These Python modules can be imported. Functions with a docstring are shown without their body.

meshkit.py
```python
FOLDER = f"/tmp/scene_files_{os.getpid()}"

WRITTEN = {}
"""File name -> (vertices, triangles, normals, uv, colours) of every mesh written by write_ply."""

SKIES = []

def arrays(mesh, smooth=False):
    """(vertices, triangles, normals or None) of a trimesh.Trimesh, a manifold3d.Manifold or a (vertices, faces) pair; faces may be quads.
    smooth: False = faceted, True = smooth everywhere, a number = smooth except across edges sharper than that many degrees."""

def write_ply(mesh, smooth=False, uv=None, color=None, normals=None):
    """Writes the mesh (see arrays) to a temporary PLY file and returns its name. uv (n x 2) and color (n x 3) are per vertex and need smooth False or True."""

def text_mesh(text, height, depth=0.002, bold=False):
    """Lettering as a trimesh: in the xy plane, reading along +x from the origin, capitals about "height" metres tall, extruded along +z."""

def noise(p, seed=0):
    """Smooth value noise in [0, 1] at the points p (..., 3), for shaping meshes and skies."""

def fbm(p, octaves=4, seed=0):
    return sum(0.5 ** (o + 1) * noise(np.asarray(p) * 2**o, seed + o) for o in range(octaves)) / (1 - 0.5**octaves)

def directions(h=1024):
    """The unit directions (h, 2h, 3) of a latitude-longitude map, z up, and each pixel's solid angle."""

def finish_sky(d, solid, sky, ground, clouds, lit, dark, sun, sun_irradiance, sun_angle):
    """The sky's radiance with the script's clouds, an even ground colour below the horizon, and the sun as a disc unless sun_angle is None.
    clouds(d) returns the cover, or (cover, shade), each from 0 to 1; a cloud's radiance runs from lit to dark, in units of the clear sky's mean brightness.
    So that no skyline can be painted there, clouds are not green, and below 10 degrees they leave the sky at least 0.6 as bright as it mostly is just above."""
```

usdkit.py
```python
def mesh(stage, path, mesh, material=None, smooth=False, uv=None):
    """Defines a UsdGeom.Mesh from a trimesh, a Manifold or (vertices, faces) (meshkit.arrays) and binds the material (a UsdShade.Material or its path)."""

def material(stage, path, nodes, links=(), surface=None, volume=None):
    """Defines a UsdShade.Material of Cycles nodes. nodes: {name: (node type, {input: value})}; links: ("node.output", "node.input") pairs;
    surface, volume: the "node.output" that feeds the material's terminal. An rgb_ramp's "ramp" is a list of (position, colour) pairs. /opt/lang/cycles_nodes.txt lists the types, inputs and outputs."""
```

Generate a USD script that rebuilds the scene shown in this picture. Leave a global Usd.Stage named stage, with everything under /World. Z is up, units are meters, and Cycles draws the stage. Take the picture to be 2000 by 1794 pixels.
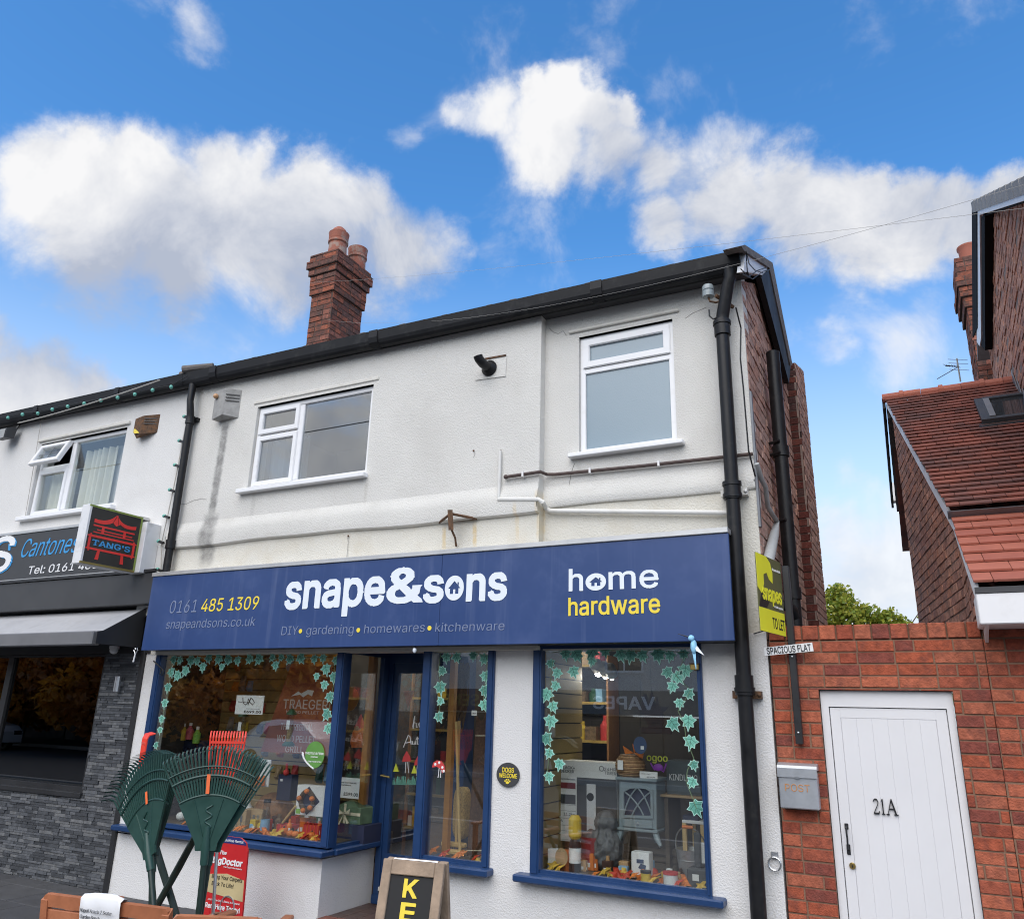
import math, random
import numpy as np, trimesh, usdkit, meshkit
from shapely.geometry import Polygon, Point, LineString, box as sbox, MultiPolygon
from shapely import affinity
from shapely.ops import unary_union
from pxr import Usd, UsdGeom, UsdLux, UsdShade, Gf, Sdf

stage = Usd.Stage.CreateInMemory()
UsdGeom.SetStageUpAxis(stage, UsdGeom.Tokens.z)
UsdGeom.SetStageMetersPerUnit(stage, 1.0)
UsdGeom.Xform.Define(stage, '/World')
random.seed(7); np.random.seed(7)
rng = random.Random(11)

# ---------------------------------------------------------------- camera, sky, sun, exposure
EYE = np.array([0.0, -5.7424, 1.73]); FPX = 1541.16
_yaw, _pitch, _roll = -0.48425515, 0.31004015, 0.02648468
_f = np.array([math.sin(_yaw) * math.cos(_pitch), math.cos(_yaw) * math.cos(_pitch), math.sin(_pitch)])
_r = np.cross(_f, [0, 0, 1]); _r /= np.linalg.norm(_r); _u = np.cross(_r, _f)
_r, _u = _r * math.cos(_roll) + _u * math.sin(_roll), -_r * math.sin(_roll) + _u * math.cos(_roll)
cam = UsdGeom.Camera.Define(stage, '/World/camera')
cam.CreateHorizontalApertureAttr(36.0); cam.CreateVerticalApertureAttr(36.0 * 918 / 1024)
cam.CreateFocalLengthAttr(36.0 * FPX / 2000)
cam.CreateClippingRangeAttr(Gf.Vec2f(0.05, 3000))
m4 = Gf.Matrix4d(*_r, 0, *_u, 0, *(-_f), 0, *EYE, 1)
cam.AddTransformOp().Set(m4)
cam.CreateExposureAttr(EXPOSURE := 0.98)

SUN_EL, SUN_AZ = math.radians(48), math.radians(176)      # azimuth = atan2(x, y) of the direction towards the sun
sun_dir = np.array([math.sin(SUN_AZ) * math.cos(SUN_EL), math.cos(SUN_AZ) * math.cos(SUN_EL), math.sin(SUN_EL)])
sun = UsdLux.DistantLight.Define(stage, '/World/sun')
sun.CreateIntensityAttr(0.40); sun.CreateAngleAttr(70.0); sun.CreateColorAttr(Gf.Vec3f(1.0, 0.94, 0.84))
sun.CreateNormalizeAttr(True)
_z = sun_dir; _x = np.cross([0, 0, 1], _z); _x /= np.linalg.norm(_x); _y = np.cross(_z, _x)
sun.AddTransformOp().Set(Gf.Matrix4d(*_x, 0, *_y, 0, *_z, 0, 0, 0, 30, 1))

def ray(x, y):
    return _f + _r * ((x - 1000) / FPX) - _u * ((y - 897) / FPX)
def P(x, y, Y):            # the point at depth Y seen at this place of the photograph
    d = ray(x, y); return EYE + d * ((Y - EYE[1]) / d[1])
def PX(x, y, X):
    d = ray(x, y); return EYE + d * ((X - EYE[0]) / d[0])
def PZ(x, y, Z):
    d = ray(x, y); return EYE + d * ((Z - EYE[2]) / d[2])
def XZ(x, y, Y):
    p = P(x, y, Y); return (p[0], p[2])

def make_sky():
    N, L = {}, []
    N['tc'] = ('texture_coordinate', {})
    N['sky'] = ('sky_texture', {'sky_type': 'single_scattering', 'sun_disc': False, 'sun_elevation': SUN_EL, 'sun_rotation': SUN_AZ,
                                'air_density': 1.0, 'aerosol_density': 0.6, 'ozone_density': 1.6, 'altitude': 100.0})
    N['hs'] = ('hsv', {'saturation': SKY_SAT, 'value': SKY_VAL, 'hue': 0.5})
    L += [('sky.color', 'hs.color')]
    D = 'tc.generated'
    # warp the direction a little so that the clouds have ragged edges
    N['wn'] = ('noise_texture', {'scale': 5.5, 'detail': 9.0, 'roughness': 0.62}); L.append((D, 'wn.vector'))
    N['wn2'] = ('noise_texture', {'scale': 16.0, 'detail': 8.0, 'roughness': 0.6}); L.append((D, 'wn2.vector'))
    N['wc'] = ('vector_math', {'math_type': 'subtract', 'vector2': (0.5, 0.5, 0.5)}); L.append(('wn.color', 'wc.vector1'))
    N['ws'] = ('vector_math', {'math_type': 'scale', 'scale': 0.13}); L.append(('wc.vector', 'ws.vector1'))
    N['dd'] = ('vector_math', {'math_type': 'add'}); L += [(D, 'dd.vector1'), ('ws.vector', 'dd.vector2')]
    N['wc2'] = ('vector_math', {'math_type': 'subtract', 'vector2': (0.5, 0.5, 0.5)}); L.append(('wn2.color', 'wc2.vector1'))
    N['ws2'] = ('vector_math', {'math_type': 'scale', 'scale': 0.04}); L.append(('wc2.vector', 'ws2.vector1'))
    N['de'] = ('vector_math', {'math_type': 'add'}); L += [('dd.vector', 'de.vector1'), ('ws2.vector', 'de.vector2')]
    # cumulus: a soft field of round puffs at directions on the dome, broken up by noise and cut at a level
    def field(tag, puffs, soft, src):
        nonlocal L
        prev = None
        for i, (x, y, rx, w) in enumerate(puffs):
            d = ray(x, y); rad = rx / FPX / np.linalg.norm(d); d = d / np.linalg.norm(d)
            a, b, c = f'{tag}{i}a', f'{tag}{i}b', f'{tag}{i}c'
            N[a] = ('vector_math', {'math_type': 'distance', 'vector2': tuple(d)}); L.append((src, a + '.vector1'))
            N[b] = ('map_range', {'range_type': 'smoothstep', 'from_min': rad * 1.6, 'from_max': rad * soft, 'to_min': 0.0, 'to_max': w, 'clamp': True}); L.append((a + '.value', b + '.value'))
            if prev:
                N[c] = ('math', {'math_type': 'smoothmax', 'value3': .18}); L += [(prev, c + '.value1'), (b + '.result', c + '.value2')]
                prev = c + '.value'
            else:
                prev = b + '.result'
        return prev
    N['n1'] = ('noise_texture', {'scale': 7.0, 'detail': 12.0, 'roughness': .60, 'distortion': .3}); L.append((D, 'n1.vector'))
    N['n2'] = ('noise_texture', {'scale': 3.4, 'detail': 9.0, 'roughness': .55}); L.append((D, 'n2.vector'))
    def bump_by(tag, f, amp, lo, hi, top=1.0):
        nonlocal L
        N[tag + 'x'] = ('math', {'math_type': 'multiply_add', 'value2': amp, 'value3': -.5 * amp}); L.append(('n1.fac', tag + 'x.value1'))
        N[tag + 'y'] = ('math', {'math_type': 'add'}); L += [(f, tag + 'y.value1'), (tag + 'x.value', tag + 'y.value2')]
        N[tag + 'z'] = ('map_range', {'range_type': 'smoothstep', 'from_min': lo, 'from_max': hi, 'to_max': top, 'clamp': True}); L.append((tag + 'y.value', tag + 'z.value'))
        return tag + 'z.result', tag + 'y.value'
    cover, dens = bump_by('cv', field('k', CLOUDS, .1, 'de.vector'), 1.35, .16, .78)
    wisp, _ = bump_by('wv', field('w', WISPS, .0, 'de.vector'), 1.9, .35, 1.15, .8)
    shade = field('s', SHADES, .1, 'dd.vector')
    # more of the same broken cloud over the rest of the sky
    N['gm'] = ('mapping', {'mapping_type': 'point', 'scale': (1.0, 1.0, 1.9)}); L.append((D, 'gm.vector'))
    N['gn'] = ('noise_texture', {'scale': 2.6, 'detail': 10.0, 'roughness': 0.58, 'distortion': 0.25}); L.append(('gm.vector', 'gn.vector'))
    N['gr'] = ('map_range', {'range_type': 'smoothstep', 'from_min': 0.46, 'from_max': 0.62, 'clamp': True}); L.append(('gn.fac', 'gr.value'))
    va = ray(1000, 700); va = va / np.linalg.norm(va)
    N['vd'] = ('vector_math', {'math_type': 'distance', 'vector2': tuple(va)}); L.append((D, 'vd.vector1'))
    N['vr'] = ('map_range', {'from_min': 0.75, 'from_max': 1.0, 'clamp': True}); L.append(('vd.value', 'vr.value'))
    N['gx'] = ('math', {'math_type': 'multiply'}); L += [('gr.result', 'gx.value1'), ('vr.result', 'gx.value2')]
    N['c1'] = ('math', {'math_type': 'maximum'}); L += [(cover, 'c1.value1'), ('gx.value', 'c1.value2')]
    N['c2'] = ('math', {'math_type': 'maximum'}); L += [('c1.value', 'c2.value1'), (wisp, 'c2.value2')]
    # the pale air near the horizon
    N['sx'] = ('separate_xyz', {}); L.append((D, 'sx.vector'))
    N['hz'] = ('map_range', {'range_type': 'smoothstep', 'from_min': 0.56, 'from_max': 0.06, 'to_min': 0.0, 'to_max': 0.92, 'clamp': True}); L.append(('sx.z', 'hz.value'))
    N['hm'] = ('mix_color', {'blend_type': 'mix', 'b': HAZE_COL, 'use_clamp': False}); L += [('hz.result', 'hm.fac'), ('hs.color', 'hm.a')]
    # cloud colour: grey undersides and billows
    N['sn'] = ('map_range', {'from_min': .36, 'from_max': .64, 'to_min': .62, 'to_max': -.12, 'clamp': True}); L.append(('n2.fac', 'sn.value'))
    N['sm'] = ('map_range', {'from_min': .4, 'from_max': .62, 'to_min': .36, 'to_max': -.20, 'clamp': False}); L.append(('n1.fac', 'sm.value'))
    N['s1'] = ('math', {'math_type': 'multiply_add', 'value3': .0}); L += [(shade, 's1.value1'), ('sn.result', 's1.value2')]
    N['s2'] = ('math', {'math_type': 'multiply_add', 'value2': .40}); L += [(shade, 's2.value1'), ('s1.value', 's2.value3')]
    N['sh'] = ('math', {'math_type': 'add', 'use_clamp': True}); L += [('s2.value', 'sh.value1'), ('sm.result', 'sh.value2')]
    N['cc'] = ('mix_color', {'blend_type': 'mix', 'a': CLOUD_LIT, 'b': CLOUD_DARK, 'use_clamp': False}); L.append(('sh.value', 'cc.fac'))
    N['mx'] = ('mix_color', {'blend_type': 'mix', 'use_clamp': False}); L += [('c2.value', 'mx.fac'), ('hm.result', 'mx.a'), ('cc.result', 'mx.b')]
    N['bg'] = ('background_shader', {'strength': 0.1}); L.append(('mx.result', 'bg.color'))
    return usdkit.material(stage, '/World/Looks/sky', N, L, surface='bg.background')
SKY_SAT, SKY_VAL = 1.32, 1.33
CLOUD_LIT, CLOUD_DARK, HAZE_COL = (4.75, 4.75, 4.8), (2.35, 2.6, 3.2), (4.0, 4.7, 5.6)
CLOUDS = [(130,400,110,1),(190,350,75,1),(280,330,85,1),(330,420,150,1),(200,490,170,.95),(430,320,75,.9),(520,300,55,.75),(480,420,150,1),(610,360,75,.9),(620,450,140,1),(560,520,110,.75),(330,540,110,.85),
          (720,400,75,.85),(770,480,120,.85),(850,460,75,.7),(700,540,90,.6),
          (1010,190,45,.8),(1080,200,60,.95),(1150,210,70,.95),(1200,205,50,.9),(1050,260,90,.85),(1170,275,95,.85),(1265,305,80,.75),(940,205,60,.6),(890,210,45,.5),
          (1400,275,70,.5),(1340,330,80,.55),(1420,380,110,.95),(1300,420,80,.85),(1540,390,100,1),(1650,410,110,1),(1720,360,70,1),(1800,370,75,1),(1880,380,70,1),(1970,370,60,1),(1800,440,110,1),(1930,440,100,1),(1560,470,90,.75),(1690,490,90,.7),(1960,480,70,.8),
          (60,740,110,1),(-30,710,100,1),(150,755,80,.95),(205,765,35,.5)]
SHADES = [(150,560,230,.9),(380,590,230,1),(600,560,220,.95),(780,520,200,.9),(720,590,200,.9),(230,430,110,.2),(1150,300,150,.55),(1260,310,120,.85),(1200,345,130,.8),(1330,400,100,.55),(1560,500,170,.95),(1740,520,170,1),(1880,520,150,.9),(1420,300,60,.5),(100,800,180,.35),(520,300,60,.4),(850,430,90,.6)]
WISPS = [(380,70,90,.8),(390,110,60,.7),(30,110,80,.6),(60,20,80,.4),(790,280,60,.6),(270,110,50,.4),(1400,0,110,.5),(880,200,60,.5),(1030,380,70,.5),(950,480,80,.5),(1620,670,70,.75),(1560,660,50,.7),(1790,660,110,.7),(1760,750,90,.6),(1850,800,70,.5),(1690,950,120,.55),(1650,1000,90,.6),(1800,1030,120,.7),(1700,1130,200,1.2),(1620,1040,110,1.0),(1760,980,110,.9),(1640,900,70,.6),(1560,150,80,.3),(1980,150,70,.35)]
sky_mat = make_sky()
dome = UsdLux.DomeLight.Define(stage, '/World/sky')
UsdShade.MaterialBindingAPI.Apply(dome.GetPrim()).Bind(sky_mat)
dome.GetPrim().SetCustomDataByKey('kind', 'structure')

# ---------------------------------------------------------------- helpers
_names = {}
def numbered(base, name):
    k = (base, name); n = _names.get(k, 0); _names[k] = n + 1
    return name if n == 0 else f'{name}_{n:03d}'
_locs = {}
def tag(p, label=None, cat=None, group=None, kind=None):
    for k, v in (('label', label), ('category', cat), ('group', group), ('kind', kind)):
        if v: p.SetCustomDataByKey(k, v)
def thing(name, label, cat, loc=(0, 0, 0), group=None, kind=None):
    path = '/World/' + numbered('/World', name)
    x = UsdGeom.Xform.Define(stage, path); x.AddTranslateOp().Set(Gf.Vec3d(*map(float, loc)))
    _locs[path] = np.array(loc, float); tag(x.GetPrim(), label, cat, group, kind)
    return path
def obj(name, mesh, mat, parent=None, smooth=False, label=None, cat=None, group=None, kind=None):
    base = parent or '/World'
    path = base + '/' + numbered(base, name)
    if isinstance(mesh, MB): mesh = mesh.arrays()
    v, f, n = meshkit.arrays(mesh, smooth)
    off = _locs.get(base, np.zeros(3)); _locs[path] = off
    usdkit.mesh(stage, path, (v - off, f), MATS[mat] if isinstance(mat, str) else mat, smooth=False)
    if n is not None:
        g = UsdGeom.Mesh.Get(stage, path)
        from pxr import Vt
        g.CreateNormalsAttr(Vt.Vec3fArray.FromNumpy(n.astype(np.float32))); g.SetNormalsInterpolation('vertex')
    tag(stage.GetPrimAtPath(path), label, cat, group, kind)
    return path
class MB:
    """collects shapes; becomes one mesh"""
    def __init__(self): self.v, self.f, self.n = [], [], 0
    def add(self, v, f):
        v = np.asarray(v, float); f = np.asarray(f, int)
        if f.shape[1] == 4: f = np.vstack([f[:, [0, 1, 2]], f[:, [0, 2, 3]]])
        self.v.append(v); self.f.append(f + self.n); self.n += len(v); return self
    def tm(self, m): return self.add(m.vertices, m.faces)
    def box(self, x0, x1, y0, y1, z0, z1):
        v = [(x, y, z) for z in (z0, z1) for x, y in ((x0, y0), (x1, y0), (x1, y1), (x0, y1))]
        return self.add(v, [(0, 3, 2, 1), (4, 5, 6, 7), (0, 1, 5, 4), (1, 2, 6, 5), (2, 3, 7, 6), (3, 0, 4, 7)])
    def cbox(self, x0, x1, y0, y1, z0, z1, c=.004):
        """a box with chamfered edges"""
        pts = []
        for x in (x0, x1):
            for y in (y0, y1):
                for z in (z0, z1):
                    sx, sy, sz = (1 if x == x0 else -1), (1 if y == y0 else -1), (1 if z == z0 else -1)
                    pts += [(x, y + sy * c, z + sz * c), (x + sx * c, y, z + sz * c), (x + sx * c, y + sy * c, z)]
        h = trimesh.convex.convex_hull(np.array(pts)); return self.tm(h)
    def hull(self, pts):
        pts = np.array(pts, float); d = pts - pts.mean(0)
        if len(pts) < 4 or np.linalg.svd(d)[1][2] < 1e-4: pts = np.vstack([pts, pts + (0, .003, .0007)])
        return self.tm(trimesh.convex.convex_hull(pts))
    def tube(self, pts, rad, n=8, cap=True):
        pts = np.array(pts, float); rad = np.broadcast_to(rad, len(pts))
        t = np.gradient(pts, axis=0); t /= np.maximum(np.linalg.norm(t, axis=1, keepdims=True), 1e-9)
        a = np.array([0, 0, 1.0]) if abs(t[0][2]) < .9 else np.array([1.0, 0, 0])
        v = []
        for p, d, r in zip(pts, t, rad):
            s = np.cross(d, a); s /= max(np.linalg.norm(s), 1e-9); q = np.cross(s, d); a = q
            for k in range(n):
                w = 2 * math.pi * k / n; v.append(p + r * (math.cos(w) * s + math.sin(w) * q))
        f = []
        for i in range(len(pts) - 1):
            for k in range(n):
                b, c = i * n + k, i * n + (k + 1) % n; f += [(b, c, c + n), (b, c + n, b + n)]
        if cap:
            for i, o in ((0, 1), (len(pts) - 1, 0)):
                v.append(pts[i]); ci = len(v) - 1
                for k in range(n):
                    b, c = i * n + k, i * n + (k + 1) % n; f.append((ci, c, b) if o else (ci, b, c))
        return self.add(v, f)
    def lathe(self, c, prof, n=20):
        """prof: (radius, z) from below"""
        v, f = [], []
        for r, z in prof:
            for k in range(n):
                a = 2 * math.pi * k / n; v.append((c[0] + r * math.cos(a), c[1] + r * math.sin(a), c[2] + z))
        for i in range(len(prof) - 1):
            for k in range(n):
                b, d = i * n + k, i * n + (k + 1) % n; f += [(b, d, d + n), (b, d + n, b + n)]
        for i, up in ((0, False), (len(prof) - 1, True)):
            v.append((c[0], c[1], c[2] + prof[i][1])); ci = len(v) - 1
            for k in range(n):
                b, d = i * n + k, i * n + (k + 1) % n; f.append((ci, b, d) if up else (ci, d, b))
        return self.add(v, f)
    def ext(self, poly, y0, y1):
        """(x, z) polygon extruded from y1 (back) to y0 (front)"""
        for g in getattr(poly, 'geoms', [poly]):
            if g.is_empty or g.area < 1e-9: continue
            m = trimesh.creation.extrude_polygon(g, y1 - y0, engine='earcut')
            v = m.vertices; self.add(np.c_[v[:, 0], y1 - v[:, 2], v[:, 1]], m.faces)
        return self
    def extx(self, poly, x0, x1):
        """(y, z) polygon extruded from x0 to x1"""
        for g in getattr(poly, 'geoms', [poly]):
            if g.is_empty or g.area < 1e-9: continue
            m = trimesh.creation.extrude_polygon(g, x1 - x0, engine='earcut')
            v = m.vertices; self.add(np.c_[x0 + v[:, 2], v[:, 0], v[:, 1]], m.faces)
        return self
    def extz(self, poly, z0, z1):
        for g in getattr(poly, 'geoms', [poly]):
            if g.is_empty or g.area < 1e-9: continue
            m = trimesh.creation.extrude_polygon(g, z1 - z0, engine='earcut')
            v = m.vertices; self.add(np.c_[v[:, 0], v[:, 1], z0 + v[:, 2]], m.faces)
        return self
    def sphere(self, c, r, sub=2, s=(1, 1, 1)):
        m = trimesh.creation.icosphere(sub, 1.0); return self.add(m.vertices * np.array(s) * r + np.array(c), m.faces)
    def xf(self, M, t=(0, 0, 0)):
        M = np.array(M, float); self.v = [a @ M.T + np.array(t) for a in self.v]; return self
    def arrays(self): return (np.vstack(self.v), np.vstack(self.f))
def rotz(a): c, s = math.cos(a), math.sin(a); return np.array([[c, -s, 0], [s, c, 0], [0, 0, 1]])
def rotx(a): c, s = math.cos(a), math.sin(a); return np.array([[1, 0, 0], [0, c, -s], [0, s, c]])
def roty(a): c, s = math.cos(a), math.sin(a); return np.array([[c, 0, s], [0, 1, 0], [-s, 0, c]])
def quad(*pts): return Polygon(pts)
def rect(x0, x1, z0, z1): return sbox(min(x0, x1), min(z0, z1), max(x0, x1), max(z0, z1))

_glyph = {}
def text_poly(s, bold=0.0):
    """lettering as a polygon, capitals 1 high, baseline at 0"""
    if (s, bold) not in _glyph:
        m = meshkit.text_mesh(s, 1.0, 0.1)
        v, f = np.array(m.vertices), np.array(m.faces)
        top = np.all(np.abs(v[f][:, :, 2] - 0.1) < 1e-6, axis=1)
        p = unary_union([Polygon(t[:, :2]) for t in v[f[top]] if Polygon(t[:, :2]).area > 1e-10])
        if bold: p = p.buffer(bold, join_style=2, mitre_limit=2)
        _glyph[(s, bold)] = p.simplify(0.006)
    return _glyph[(s, bold)]
def fit(poly, x0, x1, zb, h, shear=0.0, natural=False):
    b = poly.bounds
    sx = h if natural else (x1 - x0) / (b[2] - b[0])
    q = affinity.affine_transform(poly, [sx, shear * h, 0, h, x0 - b[0] * sx, zb])
    return q
def text_front(s, pl, pr, ht, Y, d=.003, bold=0.0, shear=0.0):
    """lettering on a plane facing the street, from the place pl to pr (baseline ends as seen), capitals ht px high"""
    a, b = P(*pl, Y), P(*pr, Y); t = P(pl[0], pl[1] - ht, Y)
    return MB().ext(fit(text_poly(s, bold), a[0], b[0], (a[2] + b[2]) / 2, t[2] - a[2], shear), Y - d, Y)

MATS = {}
def mat(name, col, v=.12, sc=6.0, rough=.6, bump=0.0, bsc=60.0, metal=0.0, spec=.5, dirt=None, coat=0.0, detail=6.0, bdet=3.0, extra=None, bdist=.004):
    c = np.array(col, float)
    N = {'g': ('geometry', {}), 'n': ('noise_texture', {'scale': sc, 'detail': detail, 'roughness': .6}),
         'r': ('rgb_ramp', {'ramp': [(.28, tuple(c * (1 - v))), (.5, tuple(c)), (.72, tuple(np.minimum(c * (1 + v), 1)))]}),
         'q': ('map_range', {'from_min': .3, 'from_max': .7, 'to_min': max(rough - .08, .02), 'to_max': min(rough + .08, 1)}),
         'p': ('principled_bsdf', {'metallic': metal, 'specular_ior_level': spec, 'coat_weight': coat})}
    L = [('g.position', 'n.vector'), ('n.fac', 'r.fac'), ('n.fac', 'q.value'), ('q.result', 'p.roughness')]
    src = 'r.color'
    if dirt:   # (colour, amount, scale, low, high)
        dc, da, ds, lo, hi = dirt
        N['dn'] = ('noise_texture', {'scale': ds, 'detail': 7.0, 'roughness': .65}); N['dr'] = ('map_range', {'from_min': lo, 'from_max': hi, 'to_min': 0.0, 'to_max': da, 'clamp': True})
        N['dm'] = ('mix_color', {'blend_type': 'mix', 'b': dc})
        L += [('g.position', 'dn.vector'), ('dn.fac', 'dr.value'), ('dr.result', 'dm.fac'), (src, 'dm.a')]; src = 'dm.result'
    if extra: src = extra(N, L, src)
    L.append((src, 'p.base_color'))
    if bump:
        N['bn'] = ('noise_texture', {'scale': bsc, 'detail': bdet, 'roughness': .55}); N['b'] = ('bump', {'strength': min(bump, 1.0), 'distance': bdist})
        L += [('g.position', 'bn.vector'), ('bn.fac', 'b.height'), ('b.normal', 'p.normal')]
    MATS[name] = usdkit.material(stage, '/World/Looks/' + name, N, L, surface='p.BSDF')
    return name
def emit(name, col, s):
    MATS[name] = usdkit.material(stage, '/World/Looks/' + name, {'e': ('emission', {'color': col, 'strength': s})}, [], surface='e.emission')
def glass(name, tint=(.96, .98, .97), refl=1.0, rough=.0, ior=1.5, extra_fac=0.0):
    f0 = .04 + extra_fac
    N = {'t': ('transparent_bsdf', {'color': tint}), 'gl': ('glossy_bsdf', {'color': (refl, refl, refl), 'roughness': rough}), 'g': ('geometry', {}),
         'd': ('vector_math', {'math_type': 'dot_product'}), 'ab': ('math', {'math_type': 'absolute'}), 'om': ('math', {'math_type': 'subtract', 'value1': 1.0, 'use_clamp': True}),
         'pw': ('math', {'math_type': 'power', 'value2': 5.0}), 'a': ('math', {'math_type': 'multiply_add', 'value2': 1 - f0, 'value3': f0, 'use_clamp': True}), 'm': ('mix_closure', {})}
    L = [('g.incoming', 'd.vector1'), ('g.normal', 'd.vector2'), ('d.value', 'ab.value1'), ('ab.value', 'om.value2'), ('om.value', 'pw.value1'), ('pw.value', 'a.value1'), ('a.value', 'm.fac'), ('t.BSDF', 'm.closure1'), ('gl.BSDF', 'm.closure2')]
    MATS[name] = usdkit.material(stage, '/World/Looks/' + name, N, L, surface='m.closure')
def leafmat(name, col, v=.3, sc=9.0, trans=.35):
    c = np.array(col)
    N = {'g': ('geometry', {}), 'n': ('noise_texture', {'scale': sc, 'detail': 4.0}), 'r': ('rgb_ramp', {'ramp': [(.3, tuple(c * (1 - v))), (.7, tuple(c * (1 + v)))]}),
         'p': ('principled_bsdf', {'roughness': .5}), 't': ('translucent_bsdf', {}), 'm': ('mix_closure', {'fac': trans})}
    MATS[name] = usdkit.material(stage, '/World/Looks/' + name, N, [('g.position', 'n.vector'), ('n.fac', 'r.fac'), ('r.color', 'p.base_color'), ('r.color', 't.color'), ('p.BSDF', 'm.closure1'), ('t.BSDF', 'm.closure2')], surface='m.closure')

# ---------------------------------------------------------------- bricks
def brick_mesh(ring, O, U, N, c=.004, deep=.03, jit=0.0):
    """ring of (u, z) corners, counter-clockwise seen from outside"""
    r = np.array(ring); k = len(r); ctr = r.mean(0)
    d = ctr - r; ln = np.linalg.norm(d, axis=1, keepdims=True); ins = r + d / np.maximum(ln, 1e-6) * c * 1.4
    def put(q, n): return O + np.outer(q[:, 0], U) + np.outer(q[:, 1], [0, 0, 1]) + np.asarray(N) * n
    v = np.vstack([put(r, jit - deep), put(r, jit - c), put(ins, jit)])
    f = []
    for a in range(2):
        for i in range(k):
            j = (i + 1) % k; f += [(a * k + i, a * k + j, (a + 1) * k + j), (a * k + i, (a + 1) * k + j, (a + 1) * k + i)]
    for i in range(1, k - 1): f.append((2 * k, 2 * k + i, 2 * k + i + 1))
    return v, np.array(f)
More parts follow.
